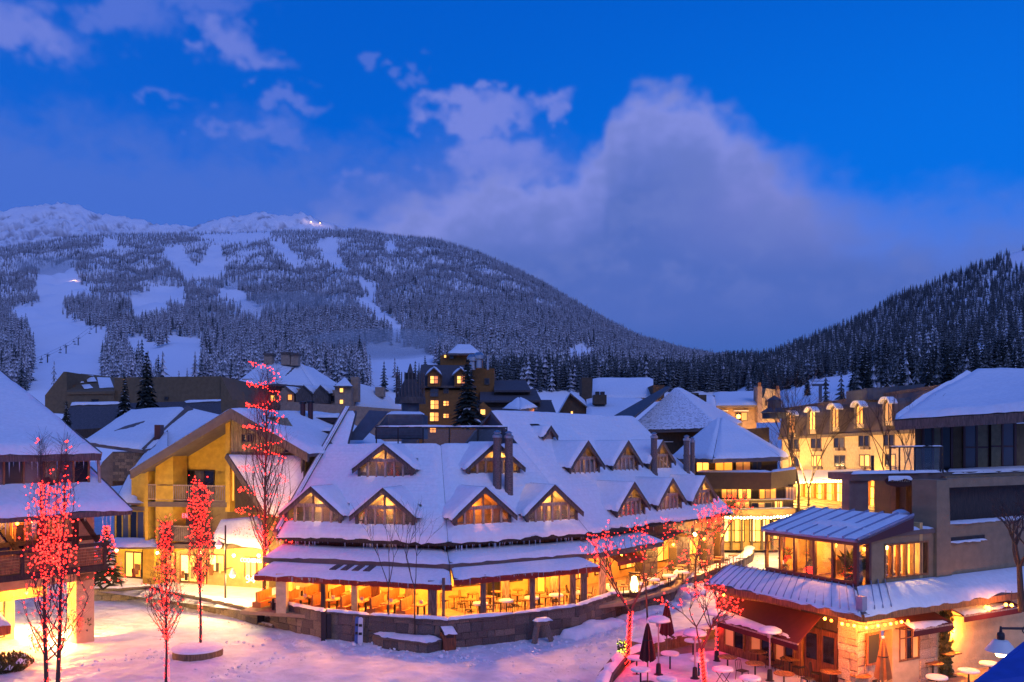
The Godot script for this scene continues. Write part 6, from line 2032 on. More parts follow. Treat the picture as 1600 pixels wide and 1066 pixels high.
# ---------- houses behind, right half
func back_right() -> void:
	# ochre hotel with dormers
	var o := thing("ochre_hotel", "tall ochre brown hotel with dark roofs, dormers and lit windows", "building")
	var Z := 118.0
	slab_px(o, "tower", [[688, 605], [688, 556], [700, 552], [751, 552], [751, 605]], Z + 8, Vector3(0, 0, -8), M.ochre_wall)
	roof_px(o, [[699, 552, Z + 7], [752, 552, Z + 7], [736, 539, Z + 11], [714, 539, Z + 11]], M.shingle, 0.3, "tower_roof", 0.3)
	win_px(o, 703, 555, 708, 560, Z + 7.9, ["grey_pane"], M.timber, 1, 1)
	win_px(o, 694, 555, 697, 559, Z + 7.9, ["lit_c"], M.timber, 1, 1)
	face_px(o, "roof", [[652, 606, Z], [738, 606, Z], [738, 571, Z + 6], [658, 570, Z + 6]], M.grey_wall, Vector3(0, -0.3, 0))
	slab_px(o, "wall", [[653, 700], [653, 603], [742, 603], [742, 700]], Z, Vector3(0, 0, -10), M.ochre_wall)
	slab_px(o, "eave_band", [[650, 606], [650, 603], [744, 603], [744, 606]], Z - 0.5, Vector3(0, 0, -0.6), M.timber)
	slab_px(o, "wall", [[738, 640], [738, 570], [754, 570], [754, 576], [772, 576], [772, 640]], Z + 1, Vector3(0, 0, -8), M.ochre_wall)
	for q in [[678, 575], [720, 576]]:
		slab_px(o, "dormer", [[q[0] - 10, 604], [q[0] - 10, 585], [q[0], q[1] + 1], [q[0] + 10, 585], [q[0] + 10, 604]], Z - 0.8, Vector3(0, 0, -5), M.ochre_wall)
		roof_px(o, [[q[0] - 13, 586, Z - 1.2], [q[0] - 12, 585, Z + 3], [q[0], q[1] - 2, Z + 3], [q[0], q[1] - 1, Z - 1.2]], M.timber, 0.16, "dormer_roof", 0.2)
		roof_px(o, [[q[0], q[1] - 1, Z - 1.2], [q[0], q[1] - 2, Z + 3], [q[0] + 12, 585, Z + 3], [q[0] + 13, 586, Z - 1.2]], M.timber, 0.16, "dormer_roof", 0.2)
		win_px(o, q[0] - 5.5, 588, q[0] + 6, 599, Z - 0.9, ["lit_c", "lit_b"], M.timber, 2, 2)
	for q in [[673, 608, 684, 619, "grey_pane"], [673, 626, 685, 639, "lit_c"], [672, 645, 685, 658, "lit_c"], [672, 667, 681, 676, "lit_a"], [694, 608, 700, 614, "dark_pane"], [693, 627, 701, 634, "lit_c"], [693, 647, 701, 653, "lit_c"], [650, 610, 656, 618, "dark_pane"]]:
		win_px(o, q[0], q[1], q[2], q[3], Z - 0.08, [q[4], "lit_a" if q[4] == "lit_c" else q[4]], M.timber, 2, 2)
	win_px(o, 758, 592, 764, 600, Z + 0.9, ["dark_pane"], M.timber, 1, 1)
	for q in [[738, 569, 7], [748, 566, 8]]:
		var c := at(q[0], q[1], Z - 1)
		var b := MB.new()
		b.lathe(c, [Vector2(0.45, -0.8), Vector2(0.45, 0.3), Vector2(0.75, 0.4), Vector2(0.75, 0.9), Vector2(0.4, 1.3), Vector2(0, 1.35)], 10)
		obj(o, "vent_cowl", b, M.steel)
	var fb := MB.new()
	fb.ring(at(762, 578, Z - 1), at(762, 555, Z - 1), 0.16, 0.16, 8)
	obj(o, "flue", fb, M.steel)
	for q in [[772, 610, 824, 594, 6], [750, 626, 840, 608, 3], [745, 648, 864, 625, 0]]:
		face_px(o, "lower_roof", [[q[0], q[1], Z - 8 + q[4]], [q[2] + 6, q[1], Z - 8 + q[4]], [q[2] - 3, q[3], Z + q[4]], [q[0], q[3], Z + q[4]]], M.grey_wall)
		slab_px(o, "roof_edge", [[q[0], q[3] + 1.5], [q[0], q[3]], [q[2] - 2, q[3]], [q[2] - 2, q[3] + 1.5]], Z + q[4] - 0.2, Vector3(0, 0, -0.6), M.timber)
		slab_px(o, "lower_wall", [[q[0], q[1] + 20], [q[0], q[1]], [q[2] + 4, q[1]], [q[2] + 4, q[1] + 20]], Z - 7 + q[4], Vector3(0, 0, -5), M.brown_wall)
	slab_px(o, "small_gable", [[748, 650], [748, 634], [755, 628], [768, 640], [768, 650]], Z - 12, Vector3(0, 0, -4), M.ochre_wall)
	win_px(o, 751, 640, 758, 648, Z - 12.1, ["lit_c"], M.timber, 1, 1)
	# low pavilion
	o = thing("low_pavilion", "small square pavilion with snowy pyramid roof before the dark roofs", "pavilion")
	Z = 92.0
	roof_px(o, [[785, 638, Z], [812, 640, Z - 3], [812, 622, Z + 4], [810, 622, Z + 4]], M.shingle, 0.22, "roof", 0.3)
	roof_px(o, [[812, 640, Z - 3], [840, 636, Z + 1], [812, 622, Z + 4], [811, 622, Z + 4]], M.shingle, 0.22, "roof", 0.3)
	slab_px(o, "wall", [[790, 655], [790, 638], [836, 638], [836, 655]], Z, Vector3(0, 0, -6), M.red_wood)
	for q in [[799, "dark_pane"], [808, "grey_pane"], [820, "lit_d"], [831, "lit_b"]]:
		win_px(o, q[0] - 3.5, 639, q[0] + 3.5, 645, Z - 0.1, [q[1]], M.timber, 1, 1)
	# brown house with block chimney
	o = thing("brown_house", "dark brown house with square chimney block and broad snow roofs", "building")
	Z = 112.0
	slab_px(o, "chimney_block", [[909, 632], [909, 590], [925, 590], [925, 632]], Z - 2, Vector3(0, 0, -4), M.brown_wall)
	roof_px(o, [[925, 624, Z], [1021, 621, Z], [1021, 591, Z + 9], [926, 592, Z + 9]], M.shingle, 0.25, "roof", 0.3)
	slab_px(o, "block", [[1020, 625], [1020, 602], [1038, 602], [1038, 625]], Z - 1, Vector3(0, 0, -5), M.brown_wall)
	roof_px(o, [[916, 652, Z - 14], [972, 650, Z - 14], [1010, 624, Z - 2], [916, 624, Z - 2]], M.shingle, 0.25, "roof", 0.3)
	slab_px(o, "gable", [[872, 652], [891, 615], [916, 635], [916, 652]], Z - 8, Vector3(0, 0, -6), M.brown_wall)
	roof_px(o, [[870, 651, Z - 8.5], [872, 650, Z - 2], [892, 613, Z - 2], [891, 614, Z - 8.5]], M.timber, 0.14, "gable_roof", 0.2)
	roof_px(o, [[891, 614, Z - 8.5], [893, 612, Z - 2], [918, 632, Z - 2], [917, 635, Z - 8.5]], M.timber, 0.2, "gable_roof", 0.2)
	win_px(o, 892, 643, 895, 648, Z - 8.1, ["lit_c"], M.timber, 1, 1)
	for q in [[934, 617], [942, 617]]:
		slab_px(o, "cooling_unit", [[q[0] - 3, 617], [q[0] - 3, 612], [q[0] + 3, 612], [q[0] + 3, 617]], Z - 9, Vector3(0, 0, -1), M.dark_metal)
	slab_px(o, "roof_box", [[928, 632], [928, 617], [948, 617], [948, 632]], Z - 9, Vector3(0, 0, -2), M.brown_wall)
	face_px(o, "dark_roof", [[955, 652, 96], [985, 656, 93], [1048, 604, 103], [1040, 604, 104]], M.blue_grey)
	# shingled hip roof house
	o = thing("shingle_house", "brown house with large frosted shingle hip roof behind the chalet wing", "building")
	Z = 98.0
	roof_px(o, [[980, 672, Z], [1124, 668, Z - 4], [1058, 606, Z + 7], [1055, 606, Z + 7]], M.shingle, 0.0, "roof", 0.4)
	put(o, "snow", snow_mesh(P3([980, 672, Z]) + UP * 0.02, P3([1124, 668, Z - 4]) + UP * 0.02, P3([1058, 606, Z + 7]) + UP * 0.02, P3([1055, 606, Z + 7]) + UP * 0.02, 0.08, 0.4, 0.6, 0.05), M.frosted_shingle)
	roof_px(o, [[1124, 668, Z - 4], [1160, 660, Z + 12], [1059, 605, Z + 8], [1057, 606, Z + 7]], M.shingle, 0.12, "roof", 0.4)
	slab_px(o, "wall", [[990, 730], [990, 672], [1120, 670], [1120, 730]], Z - 1, Vector3(0, 0, -10), M.dark_wood)
	slab_px(o, "ledge", [[1035, 691], [1035, 690], [1052, 690], [1052, 691]], Z - 1.1, Vector3(0, 0, -0.3), M.snow)
	for q in [[1080, 614, 622, 1092], [1088, 617, 628, 1104]]:
		slab_px(o, "roof_unit", [[q[0], q[2]], [q[0], q[1]], [q[3], q[1]], [q[3], q[2]]], Z + 9, Vector3(0, 0, -1.5), M.brown_wall)
	roof_px(o, [[1090, 640, Z + 10], [1122, 655, Z + 8], [1117, 618, Z + 14], [1098, 618, Z + 14]], M.shingle, 0.2, "roof", 0.2)
	# curved gable house
	o = thing("curved_gable_house", "sandy pink house with curved gable between two slender chimneys", "building")
	Z = 120.0
	roof_px(o, [[1114, 634, Z - 3], [1187, 633, Z - 3], [1186, 612, Z + 6], [1114, 614, Z + 6]], M.shingle, 0.25, "roof", 0.3)
	slab_px(o, "wall", [[1119, 672], [1119, 634], [1182, 634], [1182, 672]], Z - 2, Vector3(0, 0, -6), M.pink_wall)
	for q in [[1127, 640], [1159, 640]]:
		slab_px(o, "window_hood", [[q[0] - 12, 643], [q[0] - 12, 641], [q[0] + 11, 641], [q[0] + 11, 643]], Z - 2.3, Vector3(0, 0, -1), M.snow)
		win_px(o, q[0] - 9, 645, q[0] + 8, 657, Z - 2.08, ["dark_pane", "lit_d"], M.timber, 2, 1)
	pendant(at(1154, 651, Z - 2.6), "bulb_warm", 2.0, "small wall lamp by the window of the curved gable house", "far lamps", 0.3)
	slab_px(o, "gable", [[1190, 660], [1190, 624], [1195, 616], [1197, 607], [1211, 609], [1213, 618], [1219, 632], [1219, 660]], Z - 3, Vector3(0, 0, -2), M.cream_wall)
	for q in [[1184, 1191, 604], [1213, 1219, 609]]:
		slab_px(o, "chimney", [[q[0], 660], [q[0], q[2]], [q[1], q[2]], [q[1], 660]], Z - 3.4, Vector3(0, 0, -2), M.pink_wall)
		slab_px(o, "chimney_pot", [[q[0] + 1.5, q[2]], [q[0] + 1.5, q[2] - 6], [q[1] - 1.5, q[2] - 6], [q[1] - 1.5, q[2]]], Z - 3.6, Vector3(0, 0, -0.6), M.orange_wood)
	for x in [1197, 1202]:
		win_px(o, x - 1.3, 626, x + 1.3, 634, Z - 3.08, ["dark_pane"], M.pink_wall, 1, 1, 0.05)
	slab_px(o, "terrace_wall", [[1160, 700], [1160, 672], [1202, 668], [1202, 700]], Z - 22, Vector3(0, 0, -5), M.dark_wood)
	var b := MB.new()
	b.lathe(at(1210, 646, Z - 20), [Vector2(1.4, -0.6), Vector2(1.4, 0), Vector2(1.7, 0.05), Vector2(0.8, 0.6), Vector2(0.8, 1.5), Vector2(0.9, 1.5), Vector2(0, 2.1)], 10)
	obj(o, "cupola", b, M.blue_grey)
	# octagonal dark timber house
	o = thing("octagon_house", "dark timber house with faceted snow roof above the brightly lit shops", "building")
	roof_px(o, [[1045, 716, 88], [1114, 717, 80], [1126, 654, 92], [1124, 654, 92]], M.shingle, 0.24, "roof", 0.4)
	roof_px(o, [[1114, 717, 80], [1220, 714, 84], [1128, 653, 92], [1126, 654, 92]], M.shingle, 0.24, "roof", 0.4)
	roof_px(o, [[1220, 714, 84], [1232, 712, 92], [1128, 653, 93], [1127, 653, 92]], M.shingle, 0.2, "roof", 0.4)
	slab_px(o, "upper_wall", [[1056, 760], [1056, 716], [1215, 714], [1215, 760]], 86, Vector3(0, 0, -10), M.dark_wood)
	for q in [[1089, 719, 1107, 737, "lit_c"], [1118, 720, 1144, 735, "lit_a"], [1150, 721, 1172, 735, "lit_d"], [1176, 722, 1190, 735, "dark_pane"]]:
		win_px(o, q[0], q[1], q[2], q[3], 85.95, [q[4], q[4]], M.dark_wood, 2, 1)
	pendant(at(1104, 721, 85.4), "bulb_warm", 2.5, "small lamp under the eave of the octagonal house", "far lamps", 0.16)
	face_px(o, "gallery_front", [[1090, 765, 82], [1090, 738, 82], [1205, 738, 80], [1205, 765, 80]], M.brown_wall, Vector3(0, 0, -0.4))
	face_px(o, "gallery_front", [[1205, 765, 80], [1205, 738, 80], [1244, 733, 86], [1244, 757, 86]], M.brown_wall, Vector3(0, 0, -0.4))
	put(o, "snow", snow_mesh(at(1090, 738, 82), at(1205, 738, 80), at(1205, 736, 83), at(1090, 736, 85), 0.12, 0.5), M.snow)
	put(o, "snow", snow_mesh(at(1205, 738, 80), at(1244, 733, 86), at(1244, 731, 89), at(1205, 736, 83), 0.12, 0.5), M.snow)
	slab_px(o, "middle_wall", [[1100, 812], [1100, 757], [1240, 757], [1240, 812]], 84, Vector3(0, 0, -10), M.dark_wood)
	for q in [[1128, 763, 1151, 778, "lit_b"], [1154, 763, 1173, 779, "lit_c"], [1187, 762, 1212, 779, "lit_a"], [1150, 785, 1170, 793, "lit_b"], [1175, 786, 1205, 793, "dark_pane"], [1211, 784, 1222, 793, "lit_c"], [1228, 762, 1242, 780, "lit_d"]]:
		win_px(o, q[0], q[1], q[2], q[3], 83.95, [q[4], "lit_d", q[4]], M.timber, 3, 1)
	for q in [[1120, 782, 1240, 780.5], [1112, 797, 1240, 794]]:
		put(o, "snow", snow_mesh(at(q[0], q[1], 83), at(q[2], q[3], 83), at(q[2], q[3], 84), at(q[0], q[1], 84), 0.1, 0.5), M.snow)
	face_px(o, "lower_gallery", [[1110, 812, 82.6], [1110, 798, 82.6], [1243, 795, 82.6], [1243, 808, 82.6]], M.brown_wall, Vector3(0, 0, -0.3))
	# shops under it
	slab_px(o, "shop_wall", [[1120, 860], [1120, 808], [1246, 806], [1246, 860]], 87, Vector3(0, 0, -3), M.warm_wall)
	for q in [[1132, 812, 1146, 846, "lit_white"], [1148, 812, 1162, 846, "lit_c"], [1172, 812, 1188, 846, "lit_white"], [1190, 812, 1202, 846, "lit_white"], [1208, 813, 1222, 842, "lit_c"], [1226, 812, 1242, 840, "lit_a"]]:
		win_px(o, q[0], q[1], q[2], q[3], 86.9, [q[4], "lit_c"], M.dark_wood, 2, 2)
	for i in 8:
		slab_px(o, "shop_pillar", [[1126 + i * 16, 860], [1126 + i * 16, 806], [1129 + i * 16, 806], [1129 + i * 16, 860]], 86.6, Vector3(0, 0, -0.4), M.stone0)
	var bulbs := []
	for i in 24:
		var x := 1132.0 + i * 5.2
		bulbs.append(Transform3D(Basis.from_scale(Vector3.ONE * 0.13), at(x, 808.5 - 3.0 * smooth(1190, 1250, x) + 1.3 * absf(sin(i * 0.8)), 82.0)))
	if pendant_meshes.size() > 0:
		multi(o, "string_bulbs", pendant_meshes[0], M.bulb_white, bulbs)
	lamp(at(1140, 812, 81), 33.0, Color(1.0, 0.75, 0.35), 0.4, o)
	lamp(at(1185, 812, 81), 39.0, Color(1.0, 0.75, 0.35), 0.4, o)
	lamp(at(1230, 808, 81), 33.0, Color(1.0, 0.75, 0.35), 0.4, o)

# ---------- the long sandy hotel with arched dormers
func long_hotel() -> void:
	var o := thing("arched_hotel", "long sandy hotel with arched mansard windows above lit shopfronts", "building")
	var a := hp(1218, 118.0, 2.0)
	var b := hp(1480, 82.0, 2.0)
	var f := frame(a, b)
	var L := a.distance_to(b)
	poly_fr(o, "wall", f, [[1216, 800], [1222, 684], [1385, 676], [1480, 672], [1480, 800]], -10.0, 0.0, M.hotel_wall)
	# the mansard leans back
	var ma := []
	for q in [[1217, 684, 0.35], [1480, 670, 0.35], [1475, 603, -2.0], [1223, 640, -2.0]]:
		var h := hit(f, q[0], q[1], q[2])
		ma.append(f * Vector3(h.x, h.y, q[2]))
	var mb := MB.new()
	mb.poly(ma, f.basis.z * -6.0)
	obj(o, "mansard_roof", mb, M.mansard)
	var ed := MB.new()
	ed.beam(ma[0] - UP * 0.1, ma[1] - UP * 0.1, 0.3, 0.35)
	ed.beam(ma[3], ma[2], 0.3, 0.3)
	obj(o, "cornice", ed, M.timber)
	for q in [[1237, 643, 686, "lit_b"], [1269, 637, 681, "lit_c"], [1305, 632, 677, "lit_b"], [1343, 628, 672, "lit_a"], [1388, 622, 668, "lit_d"]]:
		var w := node(o, "arched_dormer")
		var hw: float = 6.5 + (q[0] - 1237) * 0.016
		for s in [[1.0, 0.5, 0.8, M.mansard, "surround"], [0.72, 0.85, 0.86, M.dark_wood, "reveal"]]:
			var pts := []
			for k in 9:
				var an := PI * k / 8.0
				pts.append([q[0] - cos(an) * hw * s[0], q[1] + hw * 1.6 - sin(an) * hw * 1.6 * s[0]])
			pts.append([q[0] + hw * s[0], q[2] - 2])
			pts.append([q[0] - hw * s[0], q[2] - 2])
			poly_fr(w, s[4], f, pts, -1.6, s[2] - (0.0 if s[4] == "surround" else 0.02), s[3])
		var pt := []
		for k in 7:
			var an := PI * k / 6.0
			pt.append([q[0] + 1.0 - cos(an) * hw * 0.6, q[1] + hw * 1.6 - sin(an) * hw * 1.45 * 0.66])
		pt.append([q[0] + 1.0 + hw * 0.6, q[2] - 10]); pt.append([q[0] + 1.0 - hw * 0.6, q[2] - 10])
		poly_fr(w, "pane", f, pt, 0.7, 0.88, M[q[3]])
		poly_fr(w, "lower_panel", f, [[q[0] + 1 - hw * 0.6, q[2] - 9.5], [q[0] + 1 + hw * 0.6, q[2] - 9.5], [q[0] + 1 + hw * 0.6, q[2] - 3], [q[0] + 1 - hw * 0.6, q[2] - 3]], 0.7, 0.9, M.hotel_wall)
		for s in [-0.1, 0.55]:
			poly_fr(w, "sash_bar", f, [[q[0] + 1 + hw * s - 0.4, q[1] + 4], [q[0] + 1 + hw * s + 0.4, q[1] + 4], [q[0] + 1 + hw * s + 0.4, q[2] - 9.5], [q[0] + 1 + hw * s - 0.4, q[2] - 9.5]], 0.86, 0.95, M.timber)
		var cap := []
		for k in 8:   # snow lying on each arch
			var an := PI * (0.12 + 0.76 * k / 7.0)
			var h := hit(f, q[0] - cos(an) * (hw + 0.4), q[1] + hw * 1.6 - sin(an) * (hw * 1.6 + 0.6), 0.8)
			cap.append(f * Vector3(h.x, h.y, 0.85))
		var sm := MB.new()
		for k in 7:
			sm.beam(cap[k], cap[k + 1], 0.9, 0.22)
		obj(w, "snow", sm, M.snow)
	for q in [[1241, 687, 701, "dark_pane", "dark_pane"], [1276, 686, 700, "dark_pane", "dark_pane"], [1312, 685, 699, "dark_pane", "grey_pane"], [1351, 681, 697, "dark_pane", "dark_pane"], [1242, 714, 729, "lit_d", "dark_pane"], [1277, 713, 728, "lit_c", "lit_a"], [1313, 713, 728, "dark_pane", "dark_pane"], [1352, 712, 728, "lit_b", "lit_c"], [1240, 741, 748, "lit_b", "lit_c"], [1390, 680, 696, "dark_pane", "dark_pane"], [1392, 711, 728, "dark_pane", "lit_d"]]:
		for s in [-4.6, 3.6]:
			win_fr(o, f, q[0] + s - 3.4, q[1], q[0] + s + 3.4, q[2], [q[3] if s < 0 else q[4]], M.timber, 1, 1, 0.12)
			box_fr(o, "wall_unit", f, q[0] + s - 2.6, q[2] + 1.8, q[0] + s + 2.6, q[2] + 5.5, -0.1, 0.25, M.flue)
	# shop canopy, show windows, terrace steps
	var ca := []
	for q in [[1240, 752, 4.5], [1345, 748, 3.0], [1350, 735, 0.2], [1244, 737, 0.2]]:
		var h := hit(f, q[0], q[1], q[2])
		ca.append(f * Vector3(h.x, h.y, q[2]))
	roof(o, ca[0], ca[1], ca[2], ca[3], M.red_wood, 0.18, 0.35, 0.0, "shop_canopy")
	for q in [[1255, 757, 1268, 785, "lit_c"], [1272, 757, 1284, 785, "lit_a"], [1288, 756, 1300, 785, "lit_white"], [1304, 756, 1322, 785, "lit_white"], [1355, 762, 1366, 795, "lit_c"], [1368, 762, 1380, 795, "lit_white"], [1382, 764, 1390, 798, "lit_a"]]:
		win_fr(o, f, q[0], q[1], q[2], q[3], [q[4], "lit_c"], M.orange_wood, 2, 2, 0.14, 0.1)
	for x in [1253, 1270, 1286, 1302, 1326, 1353, 1392]:
		box_fr(o, "shop_pillar", f, x - 1.6, 752, x + 1.6, 800, -0.1, 0.5, M.orange_wood)
	for i in 5:
		box_fr(o, "terrace_step", f, 1225, 786 + i * 5, 1410, 820, -0.2, 1.2 + i * 1.6, M.stone2)
	for q in [[1262, 758, 3.0, 30.0], [1294, 757, 3.0, 34.0], [1322, 757, 3.0, 30.0], [1370, 768, 2.5, 26.0], [1246, 760, 3.0, 16.0], [1276, 775, 6.0, 22.0], [1310, 780, 6.0, 22.0]]:
		var h := hit(f, q[0], q[1], 0.0)
		lamp(f * Vector3(h.x, h.y, q[2]), q[3] * 1.6, Color(1.0, 0.70, 0.28), 0.35, o)
	var bl := []
	for i in 20:
		var h := hit(f, 1243 + i * 4.2, 754.0 - 0.12 * i, 4.6)
		bl.append(Transform3D(Basis.from_scale(Vector3.ONE * 0.14), f * Vector3(h.x, h.y, 4.6)))
	multi(o, "string_bulbs", pendant_meshes[0], M.bulb_white, bl)
	# lamps that wash the facade from below
	for q in [[1236, 733, 7.0, 40.0], [1285, 733, 7.0, 40.0], [1340, 735, 7.0, 36.0], [1400, 735, 7.0, 26.0]]:
		var h := hit(f, q[0], q[1], 0.0)
		lamp(f * Vector3(h.x, h.y, q[2]), q[3] * 1.7, Color(1.0, 0.76, 0.42), 0.3, o)
	# roof plant behind the mansard
	slab_px(o, "roof_plant", [[1355, 625], [1355, 607], [1445, 600], [1445, 625]], 96, Vector3(0, 0, -6), M.blue_grey)
	slab_px(o, "roof_plant", [[1432, 625], [1432, 610], [1478, 602], [1478, 625]], 90, Vector3(0, 0, -6), M.stucco_brown)
	for q in [[1374, 609, 598], [1397, 606, 601], [1418, 605, 598]]:
		slab_px(o, "roof_pipe", [[q[0] - 1.5, q[1]], [q[0] - 1.5, q[2]], [q[0] + 1.5, q[2]], [q[0] + 1.5, q[1]]], 97, Vector3(0, 0, -0.4), M.steel)

# ---------- the bar on the right: conservatory, canopies, patio
const CU := Vector3(0.87, 0, -0.49)
const CV := Vector3(-0.49, 0, -0.87)
var C0 := Vector3(13.4, 0, -33.0)
func bar_house() -> void:
	var o := thing("corner_bar", "beige corner bar with glazed upstairs conservatory, low snowy canopies and stone pillars", "building")
	var r := RandomNumberGenerator.new()
	r.seed = 41
	var PF := 1.0
	var inn := C0 + (CU + CV) * 1.5
	var fl := frame(inn + CV * 9.0, inn)      # left face
	var fr := frame(inn, inn + CU * 14.0)     # right face
	# canopy roofs round the corner
	var e0 := C0 + CV * 8.8 + UP * 4.57
	var e1 := C0 + UP * 4.57
	var e2 := C0 + CU * 14.0 + UP * 4.57
	var i0 := inn + CV * 7.3 + UP * 5.32
	var i1 := inn + UP * 5.32
	var i2 := inn + CU * 12.5 + UP * 5.32
	roof(o, e0, e1, i1, i0, M.timber, 0.07, 0.14, 0.0, "canopy_roof")
	roof(o, e1, e2, i2, i1, M.timber, 0.15, 0.14, 0.0, "canopy_roof")
	for i in 21:   # standing seams that show through the thin snow
		var t := (i + 0.5) / 21.0
		var b := MB.new()
		b.beam(e0.lerp(e1, t) + UP * 0.065, i0.lerp(i1, t) + UP * 0.065, 0.03, 0.06)
		obj(o, "standing_seam", b, M.blue_metal)
	for i in 3:
		var t := 0.05 + 0.035 * i
		var b := MB.new()
		b.beam(e1.lerp(e2, t) + UP * 0.15, i1.lerp(i2, t + 0.02) + UP * 0.15, 0.03, 0.07)
		obj(o, "standing_seam", b, M.blue_metal)
	var g := MB.new()
	g.beam(e0 - UP * 0.16, e1 - UP * 0.16, 0.14, 0.28)
	obj(o, "eave_beam", g, M.orange_wood)
	g = MB.new()
	g.beam(e1 - UP * 0.16, e2 - UP * 0.16, 0.14, 0.28)
	obj(o, "eave_beam", g, M.orange_wood)
	g = MB.new()
	g.box(e1 + (CU + CV) * 0.25 + UP * 0.32, Vector3(0.28, 0.62, 0.28), fl.basis)
	obj(o, "corner_cap", g, M.blue_metal)
	# conservatory: sill, posts, panes, seamed roof
	var gl := 4.9
	var y0 := 5.32
	var y1 := 7.05
	g = MB.new()
	g.t = fl
	g.bar(9.0 - gl, y0 - 0.05, -0.1, 9.05, y0 + 0.16, 0.06)
	g.bar(9.0 - gl, y1 - 0.1, -0.12, 9.08, y1 + 0.12, 0.1)
	obj(o, "sill_and_head", g, M.maroon_metal)
	var xs := [0.0, 0.17, 0.34, 0.56, 0.76, 1.0]
	for i in xs.size():
		var x: float = 9.0 - gl + gl * xs[i]
		var b := MB.new()
		b.t = fl
		b.bar(x - 0.055, y0 + 0.1, -0.1, x + 0.055, y1, 0.05)
		obj(o, "mullion", b, M.maroon_metal)
		if i > 0:
			b = MB.new()
			b.t = fl
			b.bar(9.0 - gl + gl * xs[i - 1] + 0.06, y0 + 0.16, -0.04, x - 0.06, y1 - 0.1, -0.025)
			obj(o, "pane", b, M.glass)
	var b2 := MB.new()
	b2.t = fr
	b2.bar(0.06, y0 + 0.1, -0.04, 0.72, y1 + 0.05, -0.025)
	obj(o, "pane", b2, M.glass)
	b2 = MB.new()
	b2.t = fr
	b2.bar(0.72, y0, -0.12, 0.86, y1 + 0.35, 0.05)
	b2.bar(-0.05, y0, -0.12, 0.08, y1 + 0.1, 0.06)
	obj(o, "mullion", b2, M.maroon_metal)
	b2 = MB.new()
	b2.t = fl
	b2.bar(9.0 - gl + 0.35 * gl + 0.55, y0 + 0.16, -0.045, 9.0 - gl + 0.35 * gl + 0.6, y1 - 0.1, -0.02)
	b2.bar(9.0 - 0.62, y0 + 0.16, -0.045, 9.0 - 0.57, y1 - 0.1, -0.02)
	obj(o, "glazing_bar", b2, M.maroon_metal)
	var ra := inn + CV * (gl + 0.15) + UP * (y1 + 0.14) - CU * 0.15
	var rb := inn - CV * 0.2 + UP * (y1 + 0.14) - CU * 0.15
	var rc := rb + CU * 3.5 + UP * 0.86
	var rd := ra + CU * 3.5 + UP * 0.86
	g = MB.new()
	g.poly([ra, rb, rc, rd], Vector3(0, -0.1, 0))
	var rf := obj(o, "glass_house_roof", g, M.blue_metal)
	put(rf, "snow", snow_mesh(ra + UP * 0.02, rb + UP * 0.02, rc + UP * 0.02, rd + UP * 0.02, 0.025, 0.2, 1.2, 0.0), M.snow)
	for i in 8:
		var t := i / 7.0
		var b := MB.new()
		b.beam(ra.lerp(rb, t) + UP * 0.05, rd.lerp(rc, t) + UP * 0.05, 0.05, 0.10)
		obj(o, "roof_seam", b, M.blue_metal)
	g = MB.new()
	g.poly([rb + UP * 0.02, rc + UP * 0.02, rc - UP * 0.62, rb - UP * 0.24], CV * 0.14)
	obj(o, "roof_side", g, M.maroon_metal)
	# conservatory inside: floor, rear wall, plants, vase, lamp
	g = MB.new()
	g.poly([inn + UP * 5.25, inn + CV * gl + UP * 5.25, inn + CV * gl + CU * 4.0 + UP * 5.25, inn + CU * 4.0 + UP * 5.25], Vector3(0, -0.15, 0))
	obj(o, "upper_floor", g, M.plank)
	g = MB.new()
	g.t = fl
	g.bar(9.0 - gl, y0, -4.2, 9.0, 7.7, -4.0)
	g.bar(9.0 - gl - 0.1, y0 - 0.1, -4.2, 9.0 - gl, y1, -1.2)
	var rw := obj(o, "rear_wall", g, M.warm_wall)
	for q in [[4.5, 5.4], [6.0, 7.2], [7.8, 8.6]]:
		window_in(rw, fl.translated_local(Vector3(0, 0, -4.0)), q[0], 5.5, q[1], 7.1, 2, M.cream_wall, ["lit_b", "lit_a"])
	for q in [[0.5, 1.0], [4.0, 1.25], [4.45, 1.0]]:
		potted_plant(o, fl * Vector3(9.0 - gl + q[0], 5.27, -0.7), q[1], r)
	g = MB.new()
	g.lathe(fl * Vector3(6.15, 5.27, -0.6), [Vector2(0.12, 0), Vector2(0.24, 0.25), Vector2(0.26, 0.45), Vector2(0.14, 0.7), Vector2(0.17, 0.8)], 14)
	obj(o, "vase", g, M.grey_wall)
	for q in [[5.75, 5.9], [7.0, 6.7], [8.5, 6.7]]:
		pendant(fl * Vector3(q[0], q[1], -1.1), "bulb_warm", 9.0, "glowing lamp inside the conservatory, %s from the left" % ORD[int((q[0] - 5.0) / 1.5)], "conservatory lamps", 0.09)
	for i in 4:
		var p := fl * Vector3(5.0 + i * 1.1, 5.25, -2.2)
		bars(node(o, "dining_table", Transform3D(fl.basis, p)), "top", [[-0.35, 0.7, -0.35, 0.35, 0.75, 0.35], [-0.04, 0, -0.04, 0.04, 0.7, 0.04]], M.table_wood)
	# beige wall with the six light windows
	var wt := 7.42
	for q in [[0.86, y0, 1.75, wt], [4.55, y0, 5.0, wt], [1.75, 6.92, 4.55, wt], [1.75, y0, 4.55, y0 + 0.12]]:
		g = MB.new()
		g.t = fr
		g.bar(q[0], q[1] - 0.05, -0.25, q[2], q[3], 0.0)
		obj(o, "wall", g, M.olive_wall)
	g = MB.new()
	g.t = fr
	for i in 7:
		var x := lerpf(1.75, 4.55, i / 6.0)
		g.bar(x - 0.04, y0 + 0.12, -0.16, x + 0.04, 6.92, 0.03)
	g.bar(1.75, 6.84, -0.16, 4.55, 6.92, 0.04)
	g.bar(1.75, y0 + 0.12, -0.16, 4.55, y0 + 0.2, 0.04)
	obj(o, "window_frame", g, M.orange_wood)
